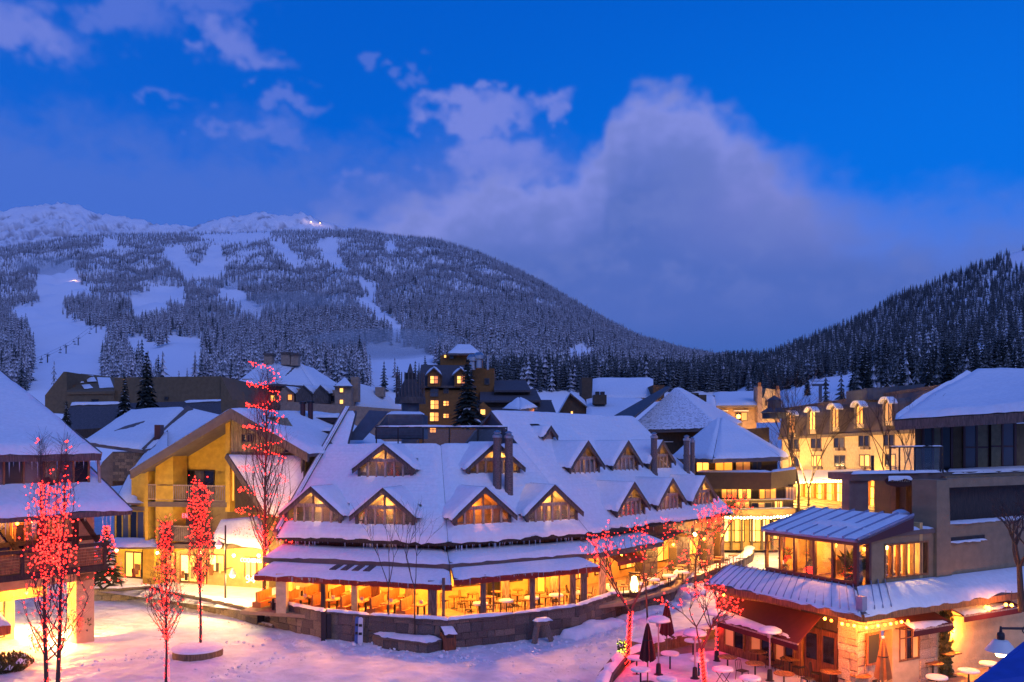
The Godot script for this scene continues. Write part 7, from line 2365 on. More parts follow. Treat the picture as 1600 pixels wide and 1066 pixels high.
	for i in 6:
		var b := MB.new()
		b.t = fr
		b.bar(lerpf(1.75, 4.55, i / 6.0) + 0.04, y0 + 0.2, -0.1, lerpf(1.75, 4.55, (i + 1) / 6.0) - 0.04, 6.84, -0.085)
		obj(o, "pane", b, M.glass)
	g = MB.new()
	g.t = fr
	g.bar(0.9, y0, -3.2, 5.2, wt, -3.0)
	g.bar(5.0, y0, -3.0, 5.2, wt, -0.25)
	g.bar(0.9, wt - 0.12, -3.0, 5.0, wt - 0.02, -0.25)
	obj(o, "room", g, M.room_wall)
	pendant(fr * Vector3(3.0, 6.62, -0.9), "bulb_white", 6.0, "bright lamp behind the six light windows upstairs", "upstairs lamps", 0.12)
	g = MB.new()
	for i in 14:
		var b := Vector3(lerpf(1.9, 4.5, r.randf()), y0, -r.randf_range(1.0, 2.4))
		g.t = fr
		g.box(b + Vector3(0, 0.4, 0), Vector3(0.35, 0.8, 0.35))
	obj(o, "room_furniture", g, M.dark_wood)
	put(o, "snow", snow_mesh(fr * Vector3(0.9, wt, 0.1), fr * Vector3(5.0, wt, 0.1), fr * Vector3(5.0, wt + 0.1, -3.2), fr * Vector3(0.9, wt + 0.1, -3.2), 0.16, 0.2, 1.0, 0.05), M.snow)
	g = MB.new()
	g.t = fr
	g.bar(0.8, wt - 0.2, -0.3, 5.0, wt, 0.08)
	obj(o, "roof_edge", g, M.fascia)
	# tall pier and the plain wall to its right, with recessed dark window
	g = MB.new()
	g.poly([fr * Vector3(4.95, y0, 0.16), fr * Vector3(6.0, y0, 0.16), fr * Vector3(5.85, 9.5, 0.12), fr * Vector3(5.0, 9.5, 0.12)], fr.basis.z * -1.2)
	obj(o, "pier", g, M.olive_wall)
	for q in [[5.9, y0, 14.0, 7.55], [5.9, 9.15, 14.0, 9.55]]:
		g = MB.new()
		g.t = fr
		g.bar(q[0], q[1], -0.4, q[2], q[3], 0.0)
		obj(o, "wall", g, M.olive_wall)
	g = MB.new()
	g.t = fr
	g.bar(5.9, 7.5, -0.9, 14.0, 9.2, -0.6)
	obj(o, "recess", g, M.dark_wood)
	g = MB.new()
	g.t = fr
	g.bar(6.0, 6.75, 0.002, 8.6, 6.95, 0.03)
	obj(o, "slot", g, M.dark_wood)
	put(o, "snow", snow_mesh(fr * Vector3(5.95, 7.55, 0.03), fr * Vector3(14, 7.55, 0.03), fr * Vector3(14, 7.57, -0.5), fr * Vector3(5.95, 7.57, -0.5), 0.1, 0.15), M.snow)
	put(o, "snow", snow_mesh(fr * Vector3(6.0, 6.75, 0.06), fr * Vector3(8.6, 6.75, 0.06), fr * Vector3(8.6, 6.76, 0.0), fr * Vector3(6.0, 6.76, 0.0), 0.05, 0.1), M.snow)
	# street level walls: door, stone pillars, orange panels, windows
	var gi := inn + (CU + CV) * -0.2
	var gl2 := frame(gi + CV * 8.0, gi)
	var gr := frame(gi, gi + CU * 14.0)
	g = MB.new()
	g.t = gl2
	g.bar(0, PF - 0.2, -0.3, 5.1, 4.6, 0)
	obj(o, "bar_wall", g, M.orange_wood)
	g = MB.new()
	g.t = gl2
	g.bar(5.1, PF, -1.6, 7.1, 4.6, -1.3)
	g.bar(5.1, 3.3, -0.3, 8.0, 4.6, 0)
	obj(o, "bar_wall", g, M.dark_wood)
	for q in [[5.15, 6.0], [6.05, 6.9]]:
		var dd := node(o, "door", gl2)
		bars(dd, "leaf", [[q[0], PF, -0.2, q[1], 3.25, -0.12]], M.red_wood)
		bars(dd, "door_pane", [[q[0] + 0.15, PF + 0.9, -0.115, q[1] - 0.15, 3.0, -0.1]], M.dark_pane)
	for q in [[0.5, 1.7], [2.2, 3.4], [3.7, 4.7]]:
		window_in(o, gl2, q[0], PF + 0.5, q[1], 3.3, 2, M.orange_wood, ["lit_d", "dark_pane", "lit_b"])
	for q in [[gl2, 7.05, 8.0, "c"], [gr, 0.0, 1.45, "a"], [gr, 3.9, 5.1, "b"]]:
		g = MB.new()
		g.t = q[0]
		g.bar(q[1], PF - 0.3, -0.5, q[2], 4.5, 0)
		var pl := obj(o, "stone_pillar", g, M.pale_mortar)
		stone_face(pl, q[0], q[1], q[2], PF - 0.3, 4.4, 0.46, "pale", r, 120)
	g = MB.new()
	g.t = gr
	g.bar(1.45, 3.4, -0.4, 3.9, 4.6, 0.0)
	g.bar(2.15, PF - 0.3, -0.4, 2.6, 4.6, 0.01)
	g.bar(2.6, PF - 0.3, -0.4, 3.9, 2.0, 0.0)
	g.bar(5.1, PF - 0.3, -0.4, 14.0, 4.6, 0.0)
	obj(o, "bar_front", g, M.cream_wall)
	g = MB.new()
	g.t = gr
	g.bar(1.45, PF - 0.3, -1.3, 2.2, 3.5, -1.1)
	obj(o, "side_door", g, M.dark_wood)
	window_in(o, gr.translated_local(Vector3(0, 0, -0.05)), 2.65, 2.05, 3.85, 3.35, 3, M.orange_wood, ["lit_d", "dark_pane", "lit_b"])
	# the menu board on the corner pillar
	var mbd := thing("menu_board", "wood framed blackboard hung on the pale stone corner pillar", "blackboard", gr.translated_local(Vector3(0.8, 2.2, 0.12)))
	bars(mbd, "board", [[-0.34, 0, 0, 0.34, 1.15, 0.03]], M.black_board)
	bars(mbd, "frame", [[-0.42, -0.08, 0, -0.34, 1.23, 0.06], [0.34, -0.08, 0, 0.42, 1.23, 0.06], [-0.34, 1.15, 0, 0.34, 1.23, 0.06], [-0.34, -0.08, 0, 0.34, 0, 0.06]], M.orange_wood)
	# awnings: the dark red one on the left, the narrow one on the right, the red one at the edge
	var t0 := at(1148, 930, 41.0)
	var t1 := at(1284, 963, 36.0)
	awning("dark red sloping awning with a strip of snow over the patio tables", t0, t1, -CU * 1.4 - UP * 0.98, M.dark_red_cloth, 0.4)
	awning("narrow dark red awning with snow streaks over the bar window", gr * Vector3(2.0, 3.95, 0.15), gr * Vector3(4.6, 3.95, 0.15), gr.basis.z * 0.95 - UP * 0.35, M.dark_red_cloth, 0.55)
	awning("bright red awning at the right edge beyond the ivy", gr * Vector3(5.3, 4.15, 0.1), gr * Vector3(9.5, 4.15, 0.1), gr.basis.z * 1.0 - UP * 0.3, M.red_cloth, 0.9)
	# ivy column
	var iv := thing("ivy", "column of yellow lit ivy climbing the bar wall", "ivy", gr.translated_local(Vector3(5.55, PF, 0.0)))
	var lm := MB.new()
	for i in 900:
		var p := Vector3(r.randf_range(-0.42, 0.42) * (0.7 + 0.3 * sin(i * 0.7)), r.randf_range(0, 3.0), r.randf_range(0.02, 0.22))
		var s := r.randf_range(0.05, 0.10)
		var bb := Basis.from_euler(Vector3(r.randf_range(-0.9, 0.4), r.randf_range(-0.9, 0.9), r.randf_range(0, TAU)))
		lm.quad(p + bb * Vector3(-s, 0, 0), p + bb * Vector3(0, s * 1.2, 0.01), p + bb * Vector3(s, 0, 0), p + bb * Vector3(0, -s, 0.01))
	stuff(obj(iv, "leaves", lm, M.ivy_leaf))
	bars(iv, "stem", [[-0.04, 0, 0.0, 0.04, 2.9, 0.05]], M.bark)
	# bulbs strung along the canopy edge
	var sg := thing("bulb_string", "string of orange and red bulbs along the bar canopy corner", "string lights")
	var line := []
	var k := 0
	for q in [[1289, 967], [1299, 970], [1316, 975], [1325, 976.5], [1335, 978], [1344, 980], [1354, 981], [1363, 979.5], [1372, 978], [1383, 976.5], [1392, 975], [1401, 973.5], [1409, 972], [1419, 971]]:
		var z := 33.1 + absf(q[0] - 1352) * 0.022
		var p := at(q[0], q[1], z)
		line.append(p + UP * 0.09)
		put(sg, "bulb", pendant_meshes[0], M.bulb_warm if k % 2 == 0 else M.bulb_orange, Transform3D(Basis.from_scale(Vector3.ONE * 0.062), p))
		if k % 2 == 0:
			lamp(p, 5.5, Color(1.0, 0.5, 0.14), 0.062, sg)
		k += 1
	var wire := MB.new()
	for i in line.size() - 1:
		wire.ring(line[i], line[i + 1], 0.012, 0.012, 4)
	obj(sg, "wire", wire, M.dark_metal)
	for q in [[1543, 951, 37.4, 14.0, 0.15, "large dazzling bulb under the right canopy of the bar"], [1572, 945, 36.0, 1.5, 0.07, "small bulb right of the dazzling one under the canopy"], [1581, 946, 36.3, 1.5, 0.07, "last small bulb at the far right under the canopy"], [1131, 930, 40.0, 2.0, 0.06, "small bulb at the far left end of the bar canopy"], [1325, 985, 35.6, 24.0, 0.08, "bulb hanging inside the bar doorway"], [1490, 985, 37.5, 30.0, 0.09, "lamp beside the bar window under the narrow awning"], [1235, 985, 38.5, 48.0, 0.09, "lamp glowing under the dark red awning"]]:
		pendant(at(q[0], q[1], q[2]), "bulb_warm", q[3], q[5], "single bulbs of the bar", q[4])

func awning(label: String, a: Vector3, b: Vector3, d: Vector3, m: Material, snowy: float) -> void:
	var o := thing("awning", label, "awning", Transform3D(Basis.IDENTITY, a))
	var B := b - a
	var g := MB.new()
	g.poly([Vector3.ZERO, B, B + d, d], Vector3(0, -0.04, 0))
	obj(o, "cloth", g, m)
	g = MB.new()
	g.quad(d, B + d, B + d - UP * 0.3, d - UP * 0.3)
	g.quad(B + d * 1.001, d * 1.001, d * 1.001 - UP * 0.3, B + d * 1.001 - UP * 0.3)
	obj(o, "valance", g, m)
	g = MB.new()
	g.beam(d - UP * 0.04, B + d - UP * 0.04, 0.06, 0.06)
	obj(o, "front_bar", g, M.trim_wood)
	for k in [0.06, 0.94]:
		g = MB.new()
		g.beam(B * k - UP * 0.5, B * k + d - UP * 0.06, 0.04, 0.04)
		obj(o, "arm", g, M.dark_metal)
	put(o, "snow", snow_mesh(d * 0.98 + UP * 0.02, B * 0.9 + d * 0.98 + UP * 0.02, B * 0.86 + d * (1.0 - snowy * 0.45) + UP * 0.02, B * 0.02 + d * (1.0 - snowy) + UP * 0.02, 0.07, 0.12, 1.5, -0.02), M.snow)

func potted_plant(parent: Node, p: Vector3, s: float, r: RandomNumberGenerator) -> void:
	var o := node(parent, "potted_plant", Transform3D(Basis.IDENTITY.scaled(Vector3.ONE * s), p))
	var b := MB.new()
	b.lathe(Vector3.ZERO, [Vector2(0.13, 0), Vector2(0.19, 0.32), Vector2(0.16, 0.32), Vector2(0.0, 0.3)], 12)
	obj(o, "pot", b, M.pot)
	b = MB.new()
	for i in 60:
		var a := r.randf() * TAU
		var l := r.randf_range(0.35, 0.75)
		var h := r.randf_range(0.5, 1.2)
		var root := Vector3(0, 0.32 + r.randf() * 0.4, 0)
		var tip := Vector3(cos(a) * l * 0.6, h, sin(a) * l * 0.6)
		var mid := (root + tip) / 2 + UP * 0.12
		var sd := Vector3(-sin(a), 0, cos(a)) * 0.05
		b.quad(root, mid + sd, tip, mid - sd)
	obj(o, "foliage", b, M.leaf)

func upper_lodge() -> void:
	var o := thing("upper_lodge", "dark upper lodge with thick snow hip roof and glass railed balcony", "building")
	var Z := 46.0
	# hip roof over the rear block
	var a := at(1399, 656, 45.0)
	var b := at(1640, 640, 41.0)
	var k := at(1520, 582, 54.0)
	var k2 := at(1760, 585, 50.0)
	roof(o, a, b, k2, k, M.dark_wood, 0.34, 0.4)
	roof(o, at(1440, 640, 60.0), a, k, at(1519, 583, 55), M.dark_wood, 0.3, 0.4)
	var g := MB.new()
	g.beam(a - UP * 0.3, b - UP * 0.3, 0.2, 0.5)
	obj(o, "fascia", g, M.timber)
	g = MB.new()
	g.beam(at(1520, 592, 52.2), at(1502, 615, 49.4), 0.14, 0.35)
	obj(o, "roof_vent", g, M.maroon_metal)
	# block body
	slab_px(o, "wall", [[1430, 760], [1430, 668], [1640, 660], [1640, 760]], Z, Vector3(4.2, 0, -8), M.stucco_brown)
	for q in [[1444, 668, 1485, 736, ["dark_pane", "curtain", "dark_pane"], 3, 1], [1508, 664, 1544, 734, ["grey_pane", "curtain"], 2, 2], [1548, 662, 1584, 733, ["curtain", "grey_pane"], 2, 2]]:
		win_px(o, q[0], q[1], q[2], q[3], Z - 0.06, q[4], M.maroon_metal, q[5], q[6], 0.12)
	# balcony deck and glass railing
	var dz := 43.2
	slab_px(o, "balcony_deck", [[1330, 752], [1330, 741], [1620, 735], [1620, 748]], dz, Vector3(0, 0, -3.2), M.fascia)
	put(o, "snow", snow_mesh(at(1330, 741, dz - 0.05), at(1480, 738, dz - 0.05), at(1480, 737, dz + 0.5), at(1330, 740, dz + 0.5), 0.12, 0.15, 0.8, 0.0), M.snow)
	put(o, "snow", snow_mesh(at(1478, 741, dz - 0.05), at(1620, 736, dz - 0.05), at(1620, 733, dz + 2.5), at(1478, 738, dz + 2.5), 0.15, 0.2, 0.8, 0.0), M.snow)
	for x in [1392, 1406, 1430, 1470, 1474]:
		slab_px(o, "rail_post", [[x - 1, 740], [x - 1, 698], [x + 1, 698], [x + 1, 740]], dz, Vector3(0, 0, -0.07), M.dark_metal)
	slab_px(o, "handrail", [[1390, 700], [1390, 698], [1474, 697], [1474, 699]], dz - 0.02, Vector3(0, 0, -0.1), M.dark_metal)
	put(o, "snow", snow_mesh(at(1390, 698, dz - 0.02), at(1474, 697, dz - 0.02), at(1474, 697, dz + 0.08), at(1390, 698, dz + 0.08), 0.04, 0.15, 0.6, 0.0), M.snow)
	for q in [[1393, 1405], [1407, 1429], [1431, 1469]]:
		slab_px(o, "glass_panel", [[q[0], 737], [q[0], 701], [q[1], 700], [q[1], 737]], dz + 0.02, Vector3(0, 0, -0.02), M.glass)
	slab_px(o, "side_return", [[1362, 741], [1362, 712], [1366, 712], [1366, 741]], dz + 2.8, Vector3(0, 0, -0.1), M.dark_metal)
	# column and dark ground floor of the lodge
	slab_px(o, "column", [[1327, 840], [1327, 750], [1357, 750], [1357, 840]], dz + 0.2, Vector3(0, 0, -1.0), M.concrete)
	slab_px(o, "dark_wall", [[1416, 850], [1416, 748], [1482, 745], [1482, 850]], dz + 2.4, Vector3(0, 0, -4), M.dark_wood)
	slab_px(o, "dark_wall", [[1400, 850], [1400, 748], [1418, 748], [1418, 850]], dz + 3.2, Vector3(0, 0, -0.6), M.brown_wall)
	slab_px(o, "upper_band", [[1478, 768], [1478, 744], [1640, 738], [1640, 766]], dz - 0.4, Vector3(0, 0, -3), M.olive_wall)
	for q in [[1467, 783, "bulb_warm"], [1427, 769, "bulb_warm"]]:
		pendant(at(q[0], q[1], dz + 1.6), q[2], 0.3, "tiny light on the dark ground floor wall of the lodge, %s" % ("lower" if q[1] > 775 else "upper"), "tiny wall lights", 0.05)
	put(o, "snow", snow_mesh(at(1412, 819, 41), at(1484, 819, 40), at(1484, 812, 43), at(1410, 811, 43), 0.2, 0.2, 1.0), M.snow)
	slab_px(o, "low_roof", [[1395, 835], [1412, 819], [1486, 819], [1486, 835]], 41, Vector3(0, -0.1, -3), M.timber)
	# vent hood with its cap of snow
	g = MB.new()
	g.lathe(at(1408, 812, 39.5), [Vector2(0.25, -0.5), Vector2(0.25, 0.1), Vector2(0.38, 0.12), Vector2(0.3, 0.25)], 10)
	obj(o, "roof_cowl", g, M.steel)
	g = MB.new()
	g.lathe(at(1408, 812, 39.5), [Vector2(0.42, 0.15), Vector2(0.36, 0.34), Vector2(0.15, 0.45), Vector2(0, 0.47)], 12)
	obj(o, "snow", g, M.snow)
	# wooden oval sign under the balcony
	var sf := frame(at(1384, 752, 42.6), at(1428, 752, 42.6))
	var s := thing("oval_sign", "dark red oval sign with pale letters hanging under the lodge balcony", "sign", sf.translated_local(Vector3(0.7, 0, 0)))
	g = MB.new()
	var pts := []
	for i in 20:
		var an := -TAU * i / 20
		pts.append(Vector3(cos(an) * 0.74, sin(an) * 0.30, 0))
	g.poly(pts, Vector3(0, 0, -0.06))
	obj(s, "board", g, M.sign_board)
	var tm := TextMesh.new()
	tm.text = "CRYSTAL"
	var fo := SystemFont.new()
	fo.font_names = PackedStringArray(["Droid Serif"])
	tm.font = fo
	tm.font_size = 48
	tm.pixel_size = 0.22 / 48.0
	tm.depth = 0.02
	put(s, "letters", tm, M.letter, Transform3D(Basis.IDENTITY, Vector3(0, 0.04, 0.015)))
	put(s, "snow", snow_mesh(Vector3(-0.66, 0.16, 0.05), Vector3(0.66, 0.16, 0.05), Vector3(0.5, 0.27, -0.06), Vector3(-0.5, 0.27, -0.06), 0.05, 0.12), M.snow)

func patio() -> void:
	var r := RandomNumberGenerator.new()
	r.seed = 52
	var H := 1.0
	var edge := []
	for q in [[925, 1110], [940, 1068], [962, 1040], [1000, 1026], [1052, 1014], [1100, 1003], [1150, 985], [1195, 965]]:
		edge.append(gp(q[0], q[1], H))
	var fl := MB.new()
	var far := edge + [C0 + CV * 8 + CU * 3 + UP * H, C0 + CU * 14 + CV * 3 + UP * H, Vector3(24, H, -26), gp(925, 1300, H)]
	var p2 := PackedVector2Array()
	for p in far:
		p2.append(Vector2(p.x, p.z))
	var ix := Geometry2D.triangulate_polygon(p2)
	for i in range(0, ix.size(), 3):
		var a: Vector3 = far[ix[i]]
		var b: Vector3 = far[ix[i + 1]]
		var c: Vector3 = far[ix[i + 2]]
		fl.tri(a, b, c)
	struct(obj(self, "patio_floor", fl, M.floor_stone))
	var sb := []
	for q in [[gp(932, 1090, H), gp(1290, 1120, H), gp(1260, 1003, H), gp(990, 1031, H)], [gp(1290, 1120, H), gp(1700, 1140, H), gp(1560, 1068, H), gp(1275, 1068, H)]]:
		var k := put(self, "patio_snow", snow_mesh(q[0], q[1], q[2], q[3], 0.055, 0.14, 1.1, 0.1), M.ground_snow)
		struct(k)
	# stone edge on the left, timber planters behind
	var w := []
	for i in 4:
		w.push_front(Vector3(edge[i].x, 0, edge[i].z))
	stone_wall("patio_wall", "snowy rough stone wall at the lower left corner of the bar patio", w, 1.35, 0.45, 0.5, 23, 120, 0.2)
	for i in range(3, 7):
		var a: Vector3 = edge[i]
		var b: Vector3 = edge[i + 1]
		var f := frame(Vector3(a.x, 0, a.z), Vector3(b.x, 0, b.z))
		var L := Vector2(a.x, a.z).distance_to(Vector2(b.x, b.z))
		var o := thing("timber_planter", "snow filled plank planter at the patio edge, %s from the stone wall" % ORD[i - 3], "planter", f, "plank planters at the patio edge")
		for j in 5:
			bars(o, "plank", [[0.03, 0.02 + j * 0.31, -0.06, L - 0.03, 0.31 + j * 0.31, 0.0], [0.03, 0.9 + 0.31 * (j % 3), -0.8, L - 0.03, 0.92 + 0.31 * (j % 3), -0.74]], M.plank)
		bars(o, "end_board", [[0, 0, -0.8, 0.06, 1.62, 0.02]], M.plank)
		put(o, "snow", snow_mesh(Vector3(0.06, 1.5, -0.02), Vector3(L - 0.06, 1.5, -0.02), Vector3(L - 0.06, 1.5, -0.78), Vector3(0.06, 1.5, -0.78), 0.16, 0.14, 1.2, 0.0), M.snow)
	var low := H
	# tables by the bearing of their tops
	var ps := []
	var pw := []
	var pf := []
	var snow_t := func() -> Node3D: return round_table(0.42, 0.75, M.white_paint, 0.05)
	var wood_t := func() -> Node3D: return round_table(0.42, 0.75, M.table_wood, 0.0)
	var n := 0
	for q in [[1001, 1045, "beside the maroon parasol"], [1042, 1060, "at the bottom edge, right of the maroon parasol"], [1047, 1020, "right of the pink topped heater"], [995, 1027, "between the stone wall and the maroon parasol"], [1092, 1030, "behind the lit bare tree of the patio"], [1514, 1047, "in front of the right stone pillar"], [1464, 1057, "below the bar window"], [1547, 1036, "beside the ivy column"], [1083, 1000, "farthest back by the planters"]]:
		var p := gp(q[0], q[1], H + 0.78)
		first_or_dup(ps, snow_t, turned(Vector3(p.x, H, p.z), 0), "round snow covered patio table %s" % q[2], "table", "snow covered round patio tables")
	for q in [[1137, 1026, "nearest the red lit patio trees"], [1180, 1036, "just left of the steel heater pole"], [1181, 994, "at the left under the dark awning"], [1184, 1018, "under the awning's front bar"], [1234, 1029, "right of the steel heater pole"], [1225, 1052, "at the bottom, right of the heater pole"], [1298, 1049, "in front of the bar door"], [1345, 1055, "left of the tan parasol"], [1458, 1035, "under the bar window"]]:
		var p := gp(q[0], q[1], H + 0.75)
		first_or_dup(pw, wood_t, turned(Vector3(p.x, H, p.z), 0), "round brown wooden patio table %s" % q[2], "table", "round wooden patio tables")
	for q in [[1130, 1044, "left"], [1172, 1058, "right"]]:
		var p := gp(q[0], q[1], H + 0.78)
		first_or_dup(pf, cross_table, turned(Vector3(p.x, H, p.z), 0.5), "white topped folding table with crossed legs, %s one of two" % q[2], "table", "folding patio tables")
	var ht := thing("high_table", "square wooden high table under the narrow awning", "table", Transform3D(Basis(UP, 0.5), Vector3(gp(1480, 1019, H + 1.05).x, H, gp(1480, 1019, H + 1.05).z)))
	bars(ht, "tabletop", [[-0.42, 1.0, -0.42, 0.42, 1.05, 0.42]], M.table_wood)
	bars(ht, "pedestal", [[-0.06, 0.03, -0.06, 0.06, 1.0, 0.06]], M.dark_metal)
	bars(ht, "foot", [[-0.26, 0, -0.26, 0.26, 0.03, 0.26]], M.dark_metal)
	var pc := []
	var ch := func() -> Node3D: return bistro_chair(M.dark_wood)
	n = 0
	for q in [[1160, 1048, 0.6, "left of the folding tables"], [1205, 1030, 2.6, "behind the steel heater pole"], [1190, 1010, 1.2, "under the dark awning's front bar"], [1215, 1040, 4.0, "right of the steel heater pole"], [1248, 1042, 5.2, "between the two brown tables by the heater"], [1262, 1060, 0.4, "at the bottom before the bar door"], [1275, 1052, 1.0, "left of the table by the bar door"], [1240, 1012, 3.2, "under the awning near the bar wall"], [1222, 1006, 2.8, "at the back under the dark awning"], [1320, 1060, 5.0, "right of the table by the bar door"], [1365, 1062, 0.8, "beside the tan parasol"], [1170, 1004, 2.0, "at the left end under the awning"], [1255, 1000, 3.0, "deepest under the awning by the windows"], [1268, 1030, 4.4, "outside the bar's left window"]]:
		var p := gp(q[0], q[1], H + 0.45)
		first_or_dup(pc, ch, turned(Vector3(p.x, H, p.z), q[2]), "dark metal bistro chair %s" % q[3], "chair", "bistro chairs on the bar patio")
	parasol("closed maroon parasol among snowy tables in front of the low wall", Vector3(gp(1012, 1050, H + 0.5).x, H, gp(1012, 1050, H + 0.5).z), 2.55, M.dark_red_cloth, "closed parasols")
	parasol("closed maroon parasol farther back beside the planters", Vector3(gp(1042, 1016, H + 0.3).x, H, gp(1042, 1016, H + 0.3).z), 2.6, M.dark_red_cloth, "closed parasols")
	parasol("closed tan parasol before the stone corner pillar", Vector3(gp(1380, 1098, H).x, H, gp(1380, 1098, H).z), 2.5, M.tan_cloth, "closed parasols")
	heater("patio heater with pink lit snow cap between the two maroon parasols", Vector3(gp(1029, 1056, H).x, H, gp(1029, 1056, H).z), 2.45, false)
	heater("patio heater with blue shaded hood under the awning edge", Vector3(gp(1203, 1066, H).x, H, gp(1203, 1066, H).z), 2.2, false)
	heater("patio heater behind the lit bare tree of the patio", Vector3(gp(1086, 1062, H).x, H, gp(1086, 1062, H).z), 2.0, false)
	heater("patio heater farthest back near the red lit post", Vector3(gp(1120, 1035, H).x, H, gp(1120, 1035, H).z), 2.3, false)
	# near things at the lower right: bracket lamp and the blue canopy
	var lz := 27.0
	var lt := thing("bracket_lamp", "white bell shaded street lamp on a scrolled bracket at lower right", "lamp", Transform3D(Basis.IDENTITY, at(1564, 1018, lz)))
	var b := MB.new()
	b.lathe(Vector3.ZERO, [Vector2(0.43, 0), Vector2(0.45, 0.02), Vector2(0.40, 0.10), Vector2(0.29, 0.25), Vector2(0.22, 0.34), Vector2(0.11, 0.37)], 20)
	obj(lt, "shade", b, M.white_paint)
	b = MB.new()
	b.lathe(Vector3.ZERO, [Vector2(0.11, 0.36), Vector2(0.12, 0.5), Vector2(0.10, 0.58), Vector2(0.05, 0.60), Vector2(0.03, 0.78), Vector2(0, 0.79)], 12)
	obj(lt, "neck", b, M.dark_metal)
	b = MB.new()
	b.lathe(Vector3(0, -0.16, 0), [Vector2(0, -0.03), Vector2(0.12, 0.0), Vector2(0.18, 0.12), Vector2(0.15, 0.2)], 14)
	obj(lt, "globe", b, M.bulb_white)
	b = MB.new()
	b.ring(Vector3(-0.02, 0.72, 0), Vector3(1.7, 0.70, 0), 0.04, 0.04, 8)
	obj(lt, "arm", b, M.dark_metal)
	b = MB.new()
	for i in 12:
		var a0 := TAU * i / 9.0
		var a1 := TAU * (i + 1) / 9.0
		b.ring(Vector3(0.75 + cos(a0) * 0.10 * (1 - i * 0.05), 0.66 + sin(a0) * 0.10, 0), Vector3(0.75 + cos(a1) * 0.10 * (1 - (i + 1) * 0.05), 0.66 + sin(a1) * 0.10, 0), 0.02, 0.02, 5)
	b.ring(Vector3(0.8, 0.58, 0), Vector3(1.65, 0.3, 0), 0.025, 0.025, 5)
	obj(lt, "scroll", b, M.dark_metal)
	b = MB.new()
	b.ring(Vector3(1.7, -4.8, 0), Vector3(1.7, 0.95, 0), 0.07, 0.055, 10)
	obj(lt, "post", b, M.dark_metal)
	lamp(Vector3(0, -0.1, 0), 14.0, Color(1.0, 0.85, 0.6), 0.15, lt)
	var bc := thing("blue_canopy", "plain blue canopy of a near stall at the lower right corner", "canopy")
	b = MB.new()
	b.poly([at(1517, 1069, 17.0), at(1604, 999, 18.5), at(1900, 1010, 17.0), at(1900, 1400, 14.0), at(1500, 1300, 14.5)], Vector3(0, -0.06, 0))
	obj(bc, "cloth", b, M.blue_cloth)
	for k in [0.035, 0.4, 0.75]:
		b = MB.new()
		b.beam(at(1517, 1069, 17.0).lerp(at(1500, 1300, 14.5), k) + UP * 0.012, at(1604, 999, 18.5).lerp(at(1900, 1010, 17.0), k) + UP * 0.012, 0.03, 0.02)
		obj(bc, "hem", b, M.blue_cloth)
	b = MB.new()
	b.ring(at(1750, 1150, 16.0) - UP * 7.0, at(1750, 1150, 16.0), 0.06, 0.06, 8)
	obj(bc, "pole", b, M.dark_metal)

func left_street_lamp() -> void:
	var p := gp(352, 961)
	var o := thing("street_lamp", "black street lamp with two hanging globes beside the curved stone wall", "street lamp", Transform3D(Basis.IDENTITY, p))
	var s := -p.z / F
	var b := MB.new()
	b.lathe(Vector3.ZERO, [Vector2(0.16, 0), Vector2(0.14, 0.6), Vector2(0.07, 0.7), Vector2(0.06, 3.6), Vector2(0.05, 140 * s)], 10)
	obj(o, "post", b, M.dark_metal)
	for q in [[-10, 121, -12], [12, 75, 8]]:
		b = MB.new()
		b.ring(Vector3(0, (q[1] - 4) * s, 0), Vector3(q[0] * s, q[1] * s, 0.1), 0.03, 0.03, 6)
		obj(o, "arm", b, M.dark_metal)
		b = MB.new()
		b.lathe(Vector3(q[0] * s, (q[1] - 12) * s, 0.1), [Vector2(0.26, 0.0), Vector2(0.1, 0.3), Vector2(0.04, 0.42)], 12)
		obj(o, "shade", b, M.white_paint)
		b = MB.new()
		b.lathe(Vector3(q[0] * s, (q[1] - 17) * s, 0.1), [Vector2(0, 0), Vector2(0.14, 0.05), Vector2(0.19, 0.18), Vector2(0.14, 0.24), Vector2(0, 0.25)], 12)
		obj(o, "globe", b, M.bulb_white)
		lamp(Vector3(q[0] * s, (q[1] - 15) * s - 0.02, 0.1), 26.0, Color(1.0, 0.82, 0.5), 0.18, o)

# ---------- trees
var bulb_mesh: ArrayMesh
func ready_bulb() -> void:
	var b := MB.new()
	b.lathe(Vector3.ZERO, [Vector2(0, -1), Vector2(1, 0), Vector2(0, 1)], 4)
	bulb_mesh = b.mesh()
func bulbs(parent: Node, pts: Array, size: float, m: Material, r: RandomNumberGenerator) -> void:
	var ts := []
	for p in pts:
		ts.append(Transform3D(Basis.from_scale(Vector3.ONE * size * r.randf_range(0.75, 1.3)), p))
	if ts.size() > 8:
		multi(parent, "light_string", bulb_mesh, m, ts)
